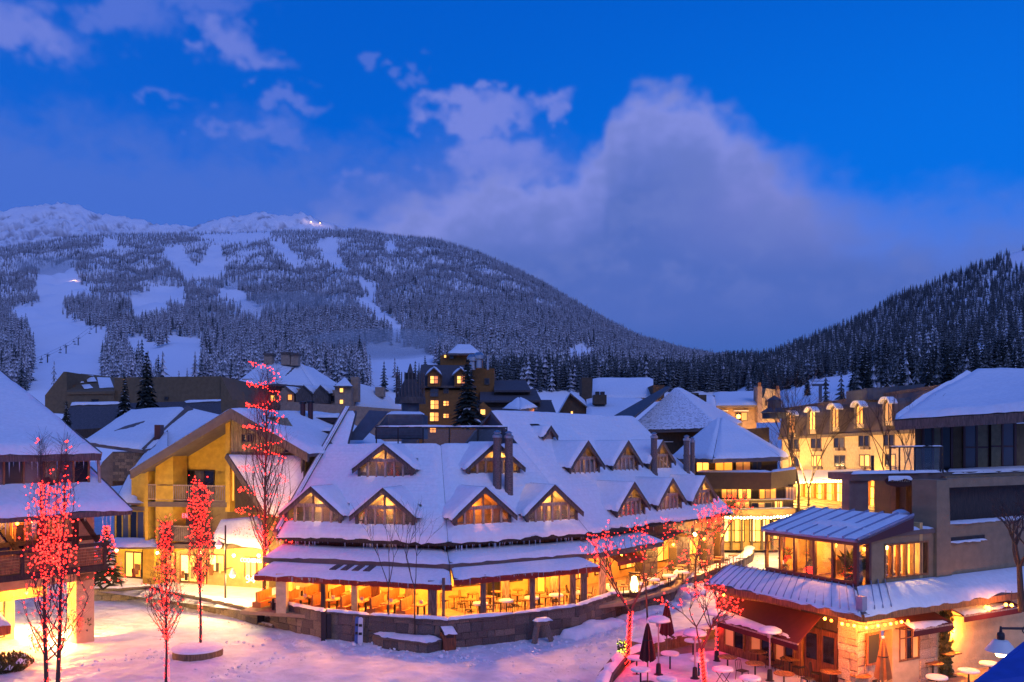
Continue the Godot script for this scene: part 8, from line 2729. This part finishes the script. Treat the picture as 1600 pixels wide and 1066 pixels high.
# an upright vase shaped tree: branches leave the stem, swing out to the crown's width, then climb
func vase_tree(label: String, foot: Vector3, h: float, clear: float, prof: Array, stems: int, lit_lo: float, lit_hi: float, nb: int, seed_: int, bs := 0.045, glow_e := 5.0, group := "trees wound with red lights") -> Node3D:
	var r := RandomNumberGenerator.new()
	r.seed = seed_
	var o := thing("lit_tree" if nb > 0 else "bare_tree", label, "tree", Transform3D(Basis.IDENTITY, foot), group)
	var tm := MB.new()
	var bm := MB.new()
	var spots := []
	var low := []
	for s in stems:
		var lean := Vector3(r.randf_range(-0.02, 0.02), 0, r.randf_range(-0.02, 0.02)) + (Vector3((s - (stems - 1) / 2.0) * 0.05, 0, 0))
		var off := Vector3((s - (stems - 1) / 2.0) * 0.5, 0, 0.1 * s)
		var prev := off
		var rad := 0.0085 * h
		for i in 8:
			var y := h * (i + 1) / 8.0
			var p := off + lean * y + Vector3(r.randf_range(-0.03, 0.03), y, r.randf_range(-0.03, 0.03))
			tm.ring(prev, p, rad * (1.0 - i / 8.6), rad * (1.0 - (i + 1) / 8.6), 7)
			if y > lit_lo * h * 0.6 or y < clear:
				for k in int(nb / 60.0) + 1:
					spots.append(prev.lerp(p, r.randf()) + Vector3(r.randf_range(-1, 1), 0, r.randf_range(-1, 1)).normalized() * rad * 1.4)
			prev = p
		var nbr := int(56.0 / stems)
		for i in nbr:
			var f := float(i) / nbr
			var y0 := lerpf(clear, h * 0.86, pow(f, 1.2))
			var a := i * 2.4 + r.randf() * 0.8
			var reach := r.randf_range(0.55, 1.0)
			var pv := off + lean * y0 + UP * y0
			var len_y := minf(h * 0.97, y0 + h * r.randf_range(0.22, 0.45))
			var n := 6
			var br := 0.0026 * h * (1.0 - 0.4 * f)
			var path := [pv]
			for k in n:
				var t := (k + 1.0) / n
				var y := lerpf(y0, len_y, pow(t, 1.25))
				var rr := along(prof, y / h * 1000.0) * reach * minf(1.0, t * 1.7)
				path.append(off * 0.6 + lean * y + Vector3(cos(a + 0.1 * k) * rr, y, sin(a + 0.1 * k) * rr))
			for k in n:
				bm.ring(path[k], path[k + 1], br * (1.0 - float(k) / (n + 0.5)), br * (1.0 - (k + 1.0) / (n + 0.5)), 4)
				for w in 5:
					var q: Vector3 = path[k].lerp(path[k + 1], r.randf())
					var d := Vector3(r.randf_range(-1, 1), r.randf_range(0.2, 1.2), r.randf_range(-1, 1)).normalized()
					var tl := h * r.randf_range(0.03, 0.08)
					bm.ring(q, q + d * tl, 0.005, 0.003, 3)
					var yy := q.y / h
					if yy > lit_lo and yy < lit_hi:
						spots.append(q + d * tl * r.randf())
						spots.append(q)
					elif yy < lit_lo:
						low.append(q + d * tl * r.randf())
	stuff(obj(o, "branches", bm, M.bark))
	obj(o, "trunk", tm, M.bark)
	if nb > 0:
		var pick := []
		for i in nb:
			pick.append(spots[r.randi() % spots.size()] + Vector3(r.randf_range(-0.04, 0.04), r.randf_range(-0.05, 0.05), r.randf_range(-0.04, 0.04)))
		for i in nb / 3:
			if low.size() > 0:
				pick.append(low[r.randi() % low.size()])
		for i in nb / 5:
			var y := h * lit_hi * r.randf() * 0.8
			var a := i * 2.1
			pick.append(Vector3(cos(a) * 0.1, y, sin(a) * 0.1) + Vector3((r.randi() % stems - (stems - 1) / 2.0) * (0.5 + 0.05 * y), 0, 0))
		bulbs(o, pick, bs, M.bulb_red, r)
		for i in 3:
			lamp(Vector3(0.15 * (i - 1), h * lerpf(lit_lo, lit_hi, 0.15 + 0.3 * i), 0.45), glow_e, Color(1.0, 0.10, 0.12), 0.35, o)
	return o
# a free growing bare tree
func grow(bm: MB, p: Vector3, d: Vector3, len_: float, rad: float, depth: int, r: RandomNumberGenerator, tips: Array, spread: float) -> void:
	var q := p
	var dir := d
	for i in 3:
		var nx := q + dir * len_ / 3.0
		bm.ring(q, nx, rad * (1.0 - i * 0.13), rad * (1.0 - (i + 1) * 0.13), 5 if depth > 2 else 3)
		q = nx
		tips.append(q)
		dir = (dir + Vector3(r.randf_range(-1, 1), r.randf_range(-0.3, 0.6), r.randf_range(-1, 1)) * 0.16).normalized()
	if depth == 0:
		return
	for k in (3 if depth > 1 else 2):
		var nd := (dir + Vector3(r.randf_range(-1, 1), r.randf_range(-0.25, 0.5), r.randf_range(-1, 1)) * spread).normalized()
		grow(bm, q, nd, len_ * r.randf_range(0.62, 0.85), rad * 0.58, depth - 1, r, tips, spread)
func bare_tree(label: String, foot: Vector3, first: float, rad: float, depth: int, seed_: int, d := Vector3.UP, spread := 0.62, nb := 0, trunk_lit := false, group := "bare winter trees") -> Node3D:
	var r := RandomNumberGenerator.new()
	r.seed = seed_
	var o := thing("lit_bare_tree" if nb > 0 else "bare_tree", label, "tree", Transform3D(Basis.IDENTITY, foot), group)
	var tm := MB.new()
	tm.ring(Vector3(0, -0.1, 0), d.normalized() * first, rad * 1.15, rad * 0.8, 8)
	obj(o, "trunk", tm, M.bark)
	var bm := MB.new()
	var tips := []
	for k in 3:
		var nd := (d.normalized() + Vector3(r.randf_range(-1, 1), 0.1, r.randf_range(-1, 1)) * spread).normalized()
		grow(bm, d.normalized() * first * 0.98, nd, first * 0.62, rad * 0.62, depth, r, tips, spread)
	stuff(obj(o, "branches", bm, M.bark))
	if nb > 0:
		var pick := []
		for i in nb:
			pick.append(tips[r.randi() % tips.size()] + Vector3(r.randf_range(-0.1, 0.1), r.randf_range(-0.15, 0.1), r.randf_range(-0.1, 0.1)))
		if trunk_lit:
			for i in 110:
				var t := i / 110.0
				var a := i * 1.9
				pick.append(d.normalized() * first * t + Vector3(cos(a), 0, sin(a)) * rad * 1.25)
		bulbs(o, pick, 0.030, M.bulb_red, r)
		var ge := 2.4 if trunk_lit else 0.8
		lamp(d.normalized() * first * 0.5 + Vector3(0, 0, 0.3), ge, Color(1.0, 0.10, 0.10), 0.3, o)
		lamp(d.normalized() * first * 1.4 + Vector3(0, 0, 0.3), ge, Color(1.0, 0.10, 0.10), 0.3, o)
	return o
# a tall fir of single boughs, one unit high
func big_fir(seed_: int, snowy: float) -> Array:
	var r := RandomNumberGenerator.new()
	r.seed = seed_
	var b := MB.new()
	var s := MB.new()
	var tiers := 17
	for i in tiers:
		var f := (i + 0.3) / tiers
		var y := 0.06 + 0.93 * f
		var R := 0.19 * pow(1.0 - f, 0.8) + 0.012
		var n := 11 - int(f * 5)
		for j in n:
			var a := TAU * (j + r.randf_range(-0.35, 0.35)) / n + i * 1.3
			var q := R * r.randf_range(0.65, 1.15)
			var dir := Vector3(cos(a), 0, sin(a))
			var sd := Vector3(-sin(a), 0, cos(a))
			var y1 := y + r.randf_range(-0.012, 0.012)
			var w := q * 0.34
			var p0 := Vector3(0, y1 + R * 0.22, 0)
			var p1 := dir * q * 0.55 + UP * (y1 + R * 0.06)
			var p2 := dir * q + UP * (y1 - R * r.randf_range(0.12, 0.3))
			b.tri(p0, p1 + sd * w - UP * 0.012, p1); b.tri(p0, p1, p1 - sd * w - UP * 0.012)
			b.tri(p1 + sd * w - UP * 0.012, p2, p1); b.tri(p1, p2, p1 - sd * w - UP * 0.012)
			b.tri(p1 + sd * w * 0.8 - UP * 0.03, p2 - UP * 0.01, p1 - sd * w * 0.8 - UP * 0.03)
			for k in 3:
				var c := p1.lerp(p2, r.randf_range(-0.4, 0.9)) + sd * w * r.randf_range(-0.7, 0.7)
				b.tri(c - sd * 0.012, c - UP * r.randf_range(0.015, 0.035), c + sd * 0.012)
			if r.randf() < snowy:
				var k := r.randf_range(0.25, 0.7)
				var u := UP * 0.007
				var c0 := p0.lerp(p1, 0.75) + u
				s.tri(c0, p1 + sd * w * k + u * 0.5, p2.lerp(p1, 0.25) + u)
				s.tri(c0, p2.lerp(p1, 0.25) + u, p1 - sd * w * k + u * 0.5)
	b.ring(Vector3(0, 0.1, 0), Vector3(0, 1.0, 0), 0.022, 0.0, 5)
	var t := MB.new()
	t.ring(Vector3.ZERO, Vector3(0, 0.3, 0), 0.02, 0.016, 6)
	return [b.mesh(), s.mesh(), t.mesh()]
func fir(parts: Array, label: String, foot: Vector3, h: float, turn: float, group: String, wide := 1.0) -> Node3D:
	var o := thing("fir_tree", label, "tree", Transform3D(Basis(UP, turn).scaled(Vector3(h * wide, h, h * wide)), foot), group)
	put(o, "crown", parts[0], M.fir_green)
	put(o, "snow", parts[1], M.snow)
	put(o, "trunk", parts[2], M.bark)
	return o
func find_on(fn: Callable, px: float, py: float) -> Vector3:
	var lo := 0.0
	var hi := 1.0
	for i in 24:
		var m := (lo + hi) / 2
		var p: Vector3 = fn.call(px, m)
		if 693.0 - (p.y - EYE) / -p.z * F > py:
			lo = m
		else:
			hi = m
	return fn.call(px, lo)

func trees() -> void:
	ready_bulb()
	textured(mat("fir_green", lin(0.018, 0.028, 0.022), 0.9), M.t_fine, Vector3(0.8, 0.8, 0.8))
	var r := RandomNumberGenerator.new()
	r.seed = 91
	var zf := func(y: float) -> float: return F * EYE / (y - 693.0)
	# red lit trees of the square, left
	vase_tree("tall twin stemmed tree thick with red lights before the corner house balcony", gp(82, 1092), 11.6, 1.6, [[100, 0.5], [200, 1.4], [400, 1.5], [470, 0.75], [780, 0.68], [860, 0.25], [1000, 0.08]], 2, 0.50, 0.80, 820, 3, 0.036, 1.6)
	vase_tree("slim vase shaped tree with red lights nearest the bottom edge left", gp(260, 1092), 7.9, 2.4, [[280, 0.1], [380, 0.85], [520, 1.05], [640, 0.75], [800, 0.32], [1000, 0.12]], 1, 0.42, 1.0, 430, 5, 0.031, 1.2)
	vase_tree("red lit tree growing from the round planter kerb", gp(313, 1023) + UP * 0.4, 8.9, 3.0, [[330, 0.1], [420, 0.9], [560, 1.0], [660, 0.62], [850, 0.66], [930, 0.4], [1000, 0.1]], 1, 0.36, 1.0, 560, 7, 0.034, 2.0)
	# small lit shrubs round the twin tree
	for q in [[58, 1030, 1.0, "round shrub full of red lights left of the twin stemmed tree"], [117, 1008, 1.25, "round shrub full of red lights before the corner pillar"]]:
		var p := gp(q[0], q[1])
		var o := thing("lit_shrub", q[3], "shrub", Transform3D(Basis.IDENTITY, p), "red lit shrubs")
		var b := MB.new()
		var sp := []
		for i in 220:
			var d := Vector3(r.randf_range(-1, 1), r.randf_range(-1, 1), r.randf_range(-1, 1))
			if d.length() > 1:
				continue
			var c := Vector3(d.x * 0.42, q[2] + d.y * 0.75, d.z * 0.42)
			b.ring(Vector3(0, 0.1, 0).lerp(c, 0.7), c, 0.006, 0.003, 3)
			var sd := Vector3(r.randf_range(-1, 1), r.randf_range(-1, 1), r.randf_range(-1, 1)).normalized() * 0.05
			b.tri(c - sd, c + UP * 0.06, c + sd)
			if i % 2 == 0:
				sp.append(c * Vector3(1.08, 1.0, 1.08))
		stuff(obj(o, "twigs", b, M.leaf))
		bulbs(o, sp, 0.045, M.bulb_red, r)
		lamp(Vector3(0, q[2], 0.6), 2.0, Color(1.0, 0.1, 0.1), 0.3, o)
	# the tree with garlands in a rising spiral
	var sf := hp(412, 54.4, 0.75)
	var st := vase_tree("very tall slender tree with a rising spiral of red lights", sf, 15.4, 3.2, [[200, 0.2], [300, 1.7], [600, 1.5], [850, 0.9], [1000, 0.15]], 1, 0.2, 0.32, 110, 11, 0.042, 2.5)
	var sp := []
	for i in 330:
		var t := i / 330.0
		var y := lerpf(4.2, 15.4, t)
		var turns := t * TAU * 8.5
		var R := lerpf(1.8, 0.8, t) + 0.12 * sin(i * 0.9)
		if fposmod(turns + 0.6, TAU) < 0.9 * r.randf():
			continue
		sp.append(Vector3(cos(turns) * R, y + 0.15 * sin(turns) + r.randf_range(-0.1, 0.1), sin(turns) * R))
		if i % 2 == 0:
			sp.append(Vector3(cos(turns) * R, y + 0.15 * sin(turns) + r.randf_range(-0.16, 0.16), sin(turns) * R) * Vector3(0.97, 1, 0.97))
	bulbs(st, sp, 0.036, M.bulb_red, r)
	for y in [6.0, 9.5, 13.0]:
		lamp(Vector3(0.0, y, 0.5), 2.5, Color(1.0, 0.1, 0.12), 0.4, st)
	# right hand lit trees
	bare_tree("bare tree with red wound trunk at the left end of the patio", Vector3(gp(980, 1042, 1.0).x, 1.0, gp(980, 1042, 1.0).z), 2.5, 0.085, 3, 13, Vector3(0.06, 1, 0), 0.75, 190, true, "red lit bare trees of the bar")
	bare_tree("spreading bare tree hung with red lights over the patio tables", Vector3(gp(1102, 1075, 1.0).x, 1.0, gp(1102, 1075, 1.0).z), 1.6, 0.08, 4, 15, Vector3(-0.1, 1, 0), 0.85, 170, true, "red lit bare trees of the bar")
	bare_tree("small red lit tree just below the left tip of the bar canopy", Vector3(gp(1121, 1018, 1.0).x, 1.0, gp(1121, 1018, 1.0).z), 2.6, 0.07, 2, 17, Vector3.UP, 0.6, 70, true, "red lit bare trees of the bar")
	bare_tree("bare tree with red garlands before the second stone wall", gp(1012, 972), 2.6, 0.055, 3, 19, Vector3(-0.05, 1, 0), 0.6, 110, false, "red lit trees before the chalet wing")
	bare_tree("slender red lit tree before the first arch of the chalet wing", gp(1086, 930), 2.6, 0.09, 3, 21, Vector3(0.02, 1, 0), 0.6, 240, false, "red lit trees before the chalet wing")
	bare_tree("slender red lit tree at the far end of the chalet wing", gp(1124, 905), 2.9, 0.09, 3, 23, Vector3(0.03, 1, 0), 0.55, 160, false, "red lit trees before the chalet wing")
	# dark bare trees
	for q in [[1152, 862, 4.0, 0.14, 4, 25, "bare tree in front of the lit shops of the octagonal house"], [1246, 852, 6.6, 0.17, 4, 27, "bare tree with forked stems left of the glazed conservatory"], [1262, 846, 6.0, 0.15, 4, 29, "bare tree standing behind the forked one by the conservatory"], [1232, 850, 5.0, 0.12, 4, 30, "thin leaning bare tree left of the forked one"]]:
		bare_tree(q[6], gp(q[0], q[1]), q[2], q[3], q[4], q[5], Vector3(r.randf_range(-0.12, 0.12), 1, 0), 0.5)
	bare_tree("tall dark bare tree behind the oval sign of the lodge", hp(1392, 52.0, 0.0), 5.0, 0.16, 4, 33, Vector3(0.03, 1, 0), 0.5)
	bare_tree("dark bare tree with drooping twigs at the right edge", hp(1597, 34.5, 4.5), 1.7, 0.12, 4, 35, Vector3(-0.12, 1, 0.1), 0.8)
	for q in [[607, 1008, 37, "left sapling in the low planter before the terrace"], [648, 1012, 39, "right sapling in the low planter before the terrace"]]:
		bare_tree(q[3], gp(q[0], q[1]) + UP * 0.4, 2.9, 0.045, 3, q[2], Vector3.UP, 0.5, 0, false, "bare saplings")
	# lone firs among the houses
	var kinds := [big_fir(301, 0.3), big_fir(302, 0.22), big_fir(303, 0.45)]
	var k := 0
	for q in [[195, 655, 586, 94.0, "dark fir before the blank stucco hall, left of two"], [229, 645, 547, 97.0, "taller dark fir before the blank stucco hall, right of two"], [104, 675, 626, 86.0, "small dark fir behind the corner house roof"], [731, 672, 558, 84.0, "big dark fir with snow on its boughs before the ochre hotel"], [1357, 632, 564, 150.0, "dark fir on the snowy slope behind the arched hotel"], [1385, 628, 577, 152.0, "second dark fir right of the slope behind the arched hotel"], [1318, 645, 606, 142.0, "small fir low on the slope behind the arched hotel"], [1335, 640, 598, 143.0, "small fir between the slope and the taller hotel firs"], [1412, 622, 560, 158.0, "dark fir behind the roof plant of the arched hotel"], [1452, 615, 552, 160.0, "dark fir left of the lodge roof behind the hotel"], [660, 640, 612, 120.0, "small fir hidden beside the lookout pavilion"]]:
		var a := at(q[0], q[1], q[3])
		var h: float = (q[1] - q[2]) * q[3] / F
		fir(kinds[k % 3], q[4], a, h, k * 1.1, "lone firs among the village roofs", 1.35 if q[0] == 731 else 1.05)
		k += 1
	# the decorated fir by the yellow shop
	var df := fir(big_fir(310, 0.7), "decorated fir with snow and red lights between corner house and yellow shop", hp(166, 61.5, 0.75), 4.6, 0.4, "", 1.5)
	var dp := []
	for i in 170:
		var y := pow(r.randf(), 0.8)
		var a := r.randf() * TAU
		var R := 0.19 * (1.0 - y) + 0.02
		dp.append(Vector3(cos(a) * R, 0.06 + y * 0.92, sin(a) * R))
	var ts := []
	for p in dp:
		ts.append(Transform3D(Basis.from_scale(Vector3.ONE * 0.0095), p))
	multi(df, "light_string", bulb_mesh, M.bulb_red, ts)
	# potted evergreen beside the pillar, twiggy shrub bottom left
	var pp := gp(131, 1004)
	var po := thing("potted_evergreen", "clipped evergreen in a dark pot beside the cream corner pillar", "potted plant", Transform3D(Basis.IDENTITY, pp))
	var b := MB.new()
	b.lathe(Vector3.ZERO, [Vector2(0.24, 0), Vector2(0.32, 0.75), Vector2(0.27, 0.75), Vector2(0, 0.7)], 12)
	obj(po, "pot", b, M.pot)
	b = MB.new()
	for i in 320:
		var d := Vector3(r.randf_range(-1, 1), r.randf_range(-1, 1), r.randf_range(-1, 1))
		if d.length() > 1:
			continue
		var c := Vector3(d.x * 0.45, 1.2 + d.y * 0.5, d.z * 0.45)
		var sd := Vector3(r.randf_range(-1, 1), r.randf_range(-1, 1), r.randf_range(-1, 1)).normalized() * 0.07
		b.tri(c - sd, c + UP * 0.1, c + sd)
	obj(po, "foliage", b, M.leaf)
	for q in [[14, 1050, 1.1, 0.75, "yellowish twiggy shrub lit from behind at the lower left", M.ivy_leaf]]:
		var so := thing("twig_shrub", q[4], "shrub", Transform3D(Basis.IDENTITY, gp(q[0], q[1])))
		b = MB.new()
		for i in 700:
			var a := r.randf() * TAU
			var rr: float = sqrt(r.randf()) * q[2]
			var hh: float = q[3] * (1.15 - 0.6 * pow(rr / q[2], 2.0)) * r.randf_range(0.6, 1.1)
			var c := Vector3(cos(a) * rr, hh, sin(a) * rr)
			var sd := Vector3(r.randf_range(-1, 1), r.randf_range(-0.5, 0.5), r.randf_range(-1, 1)).normalized() * 0.04
			b.ring(Vector3(c.x * 0.5, 0, c.z * 0.5), c, 0.008, 0.004, 3)
			b.tri(c - sd, c + UP * 0.14, c + sd)
		stuff(obj(so, "twigs", b, q[5]))
		for i in 9:
			var a := TAU * i / 9.0 + 0.3
			var c := Vector3(cos(a) * 0.7, 0.35 + 0.3 * r.randf(), sin(a) * 0.7)
			put(so, "snow", snow_mesh(c + Vector3(-0.16, 0, 0.1), c + Vector3(0.16, 0, 0.1), c + Vector3(0.14, 0.08, -0.1), c + Vector3(-0.14, 0.08, -0.1), 0.1, 0.08), M.snow)
	# the lit evergreen tub beside the red trunk
	var tub := gp(974, 1040, 1.0)
	var tb := thing("lit_tub", "tub of evergreen wound with pale green lights beside the red trunk", "potted plant", Transform3D(Basis.IDENTITY, Vector3(tub.x, 1.0, tub.z)))
	b = MB.new()
	b.lathe(Vector3.ZERO, [Vector2(0.22, 0), Vector2(0.28, 0.5), Vector2(0.24, 0.5), Vector2(0, 0.45)], 12)
	obj(tb, "pot", b, M.pot)
	b = MB.new()
	var gpts := []
	for i in 160:
		var c := Vector3(r.randf_range(-0.25, 0.25), r.randf_range(0.5, 1.05), r.randf_range(-0.25, 0.25))
		var sd := Vector3(r.randf_range(-1, 1), r.randf_range(-1, 1), r.randf_range(-1, 1)).normalized() * 0.06
		b.tri(c - sd, c + UP * 0.1, c + sd)
		if i % 4 == 0:
			gpts.append(c * Vector3(1.15, 1, 1.15))
	obj(tb, "foliage", b, M.leaf)
	glow("bulb_green", Color(0.75, 1.0, 0.25), 6.0)
	bulbs(tb, gpts, 0.025, M.bulb_green, r)
	# nearest firs at the foot of the right hill and behind the village, one by one
	var n := 0
	for i in 120:
		var px := 760.0 + 900.0 * (i + r.randf_range(-0.4, 0.4)) / 120.0
		var base: Vector3
		if px > 1215 and px < 1345 and r.randf() < 0.8:
			continue
		if px < 1100:
			base = mountain(px, r.randf_range(0.0, 0.05))
		else:
			base = hill(px, r.randf_range(0.0, 0.10) + (0.05 if px < 1400 else 0.0))
		var h := r.randf_range(10, 18)
		fir(kinds[i % 3], "single dark conifer along the edge of the wood behind the village", base, h, r.randf() * TAU, "conifers along the foot of the wood", r.randf_range(0.95, 1.25))
		n += 1

func lifts() -> void:
	# chair lift on the left run, lamps on the slopes, lift towers on the right
	var prev := Vector3.ZERO
	var line := []
	var k := 0
	for q in [[40, 583], [74, 567], [103, 553], [122, 541], [150, 520]]:
		var p := find_on(mountain, q[0], q[1])
		var h := -p.z * 13.0 / F
		var o := thing("lift_tower", "chair lift tower on the left ski run, %s from the bottom" % ORD[k], "lift tower", Transform3D(Basis.IDENTITY, p), "towers of the chair lift")
		bars(o, "mast", [[-0.4, -2, -0.4, 0.4, h, 0.4]], M.dark_metal)
		bars(o, "cross_arm", [[-3.0, h - 0.4, -0.3, 3.0, h, 0.3]], M.dark_metal)
		line.append(p + UP * h)
		k += 1
	var cb := MB.new()
	k = 0
	for i in line.size() - 1:
		for s in [-3.0, 3.0]:
			cb.ring(line[i] + Vector3(s, 0, 0), line[i + 1] + Vector3(s, 0, 0), 0.12, 0.12, 3)
		for j in 3:
			var p: Vector3 = line[i].lerp(line[i + 1], (j + 0.5) / 3.0) + Vector3(-3.0 if j % 2 == 0 else 3.0, 0, 0)
			var c := thing("lift_chair", "small dark chair hanging on the lift cable over the left ski run", "lift chair", Transform3D(Basis.IDENTITY, p), "chairs of the lift")
			bars(c, "hanger", [[-0.15, -3.0, -0.15, 0.15, 0, 0.15]], M.dark_metal)
			bars(c, "seat", [[-1.4, -3.6, -0.6, 1.4, -2.9, 0.6]], M.dark_metal)
			k += 1
	tag(obj(self, "lift_cable", cb, M.dark_metal), "twin cables of the chair lift up the left ski run", "cable")
	for q in [[118, 441, 9.0, "bright work lamp on the upper left ski run"]]:
		var p := find_on(mountain, q[0], q[1])
		var o := thing("slope_lamp", q[3], "lamp", Transform3D(Basis.IDENTITY, p), "lamps on the slopes")
		bars(o, "mast", [[-0.4, -1, -0.4, 0.4, 5, 0.4]], M.dark_metal)
		var b := MB.new()
		b.lathe(Vector3(0, 5, 0.5), [Vector2(0, -0.7), Vector2(1.3, 0), Vector2(0, 0.7)], 6)
		obj(o, "lamp_head", b, M.slope_light)
		lamp(Vector3(0, 8, 10), q[2] * 14.0, Color(1.0, 0.75, 0.5), 2.0, o)
	for q in [[486, 349], [500, 351]]:
		var p := find_on(alp, q[0], q[1])
		var o := thing("summit_lamp", "bright lamp group on the white summit ridge, %s one" % ("left" if q[0] < 490 else "right"), "lamp", Transform3D(Basis.IDENTITY, p), "lamps on the summit ridge")
		var b := MB.new()
		b.lathe(Vector3(0, 8, 0), [Vector2(0, -3), Vector2(4, 0), Vector2(0, 3)], 6)
		obj(o, "lamp_head", b, M.slope_light)
		lamp(Vector3(0, 30, 40), 500.0, Color(1.0, 0.78, 0.55), 6.0, o)
	for q in [[1282, 628, 600, "lift tower on the snowy slope behind the arched hotel"], [1499, 590, 553, "tall lift tower before the dark hill, above the lodge roof"], [1463, 596, 570, "shorter lift tower left of the tall one before the dark hill"]]:
		var p := find_on(hill, q[0], q[1])
		var h: float = (q[1] - q[2]) * -p.z / F
		var o := thing("lift_mast", q[3], "lift tower", Transform3D(Basis.IDENTITY, p), "lift towers on the right")
		bars(o, "mast", [[-0.45, -2, -0.45, 0.45, h, 0.45]], M.screen_metal)
		bars(o, "cross_arm", [[-3.0, h - 0.8, -0.5, 3.0, h, 0.5]], M.screen_metal)
		bars(o, "rail", [[-3.4, h + 0.9, -0.3, 3.4, h + 1.1, 0.3]], M.screen_metal)

	for q in [[95, 425, 170.0, 60.0, 0.005], [385, 462, 190.0, 45.0, 0.005], [470, 485, 150.0, 40.0, 0.004], [610, 556, 130.0, 40.0, 0.008]]:
		var p := find_on(mountain, q[0], q[1])
		var v := FogVolume.new()
		v.name = numbered(self, "slope_mist")
		v.shape = RenderingServer.FOG_VOLUME_SHAPE_ELLIPSOID
		v.size = Vector3(q[2] * 1.5, q[3], q[2])
		v.position = p + Vector3(0, q[3] * 0.12, 30)
		var fm := FogMaterial.new()
		fm.density = q[4]
		fm.albedo = Color(0.97, 0.98, 1.0)
		v.material = fm
		stuff(v)
		add_child(v, true)

func village() -> void:
	stones_ready()
	chalet()
	square()
	terrace_furniture()
	left_house()
	yellow_house()
	back_left()
	back_right()
	long_hotel()
	bar_house()
	upper_lodge()
	patio()
	left_street_lamp()
	trees()
	lifts()
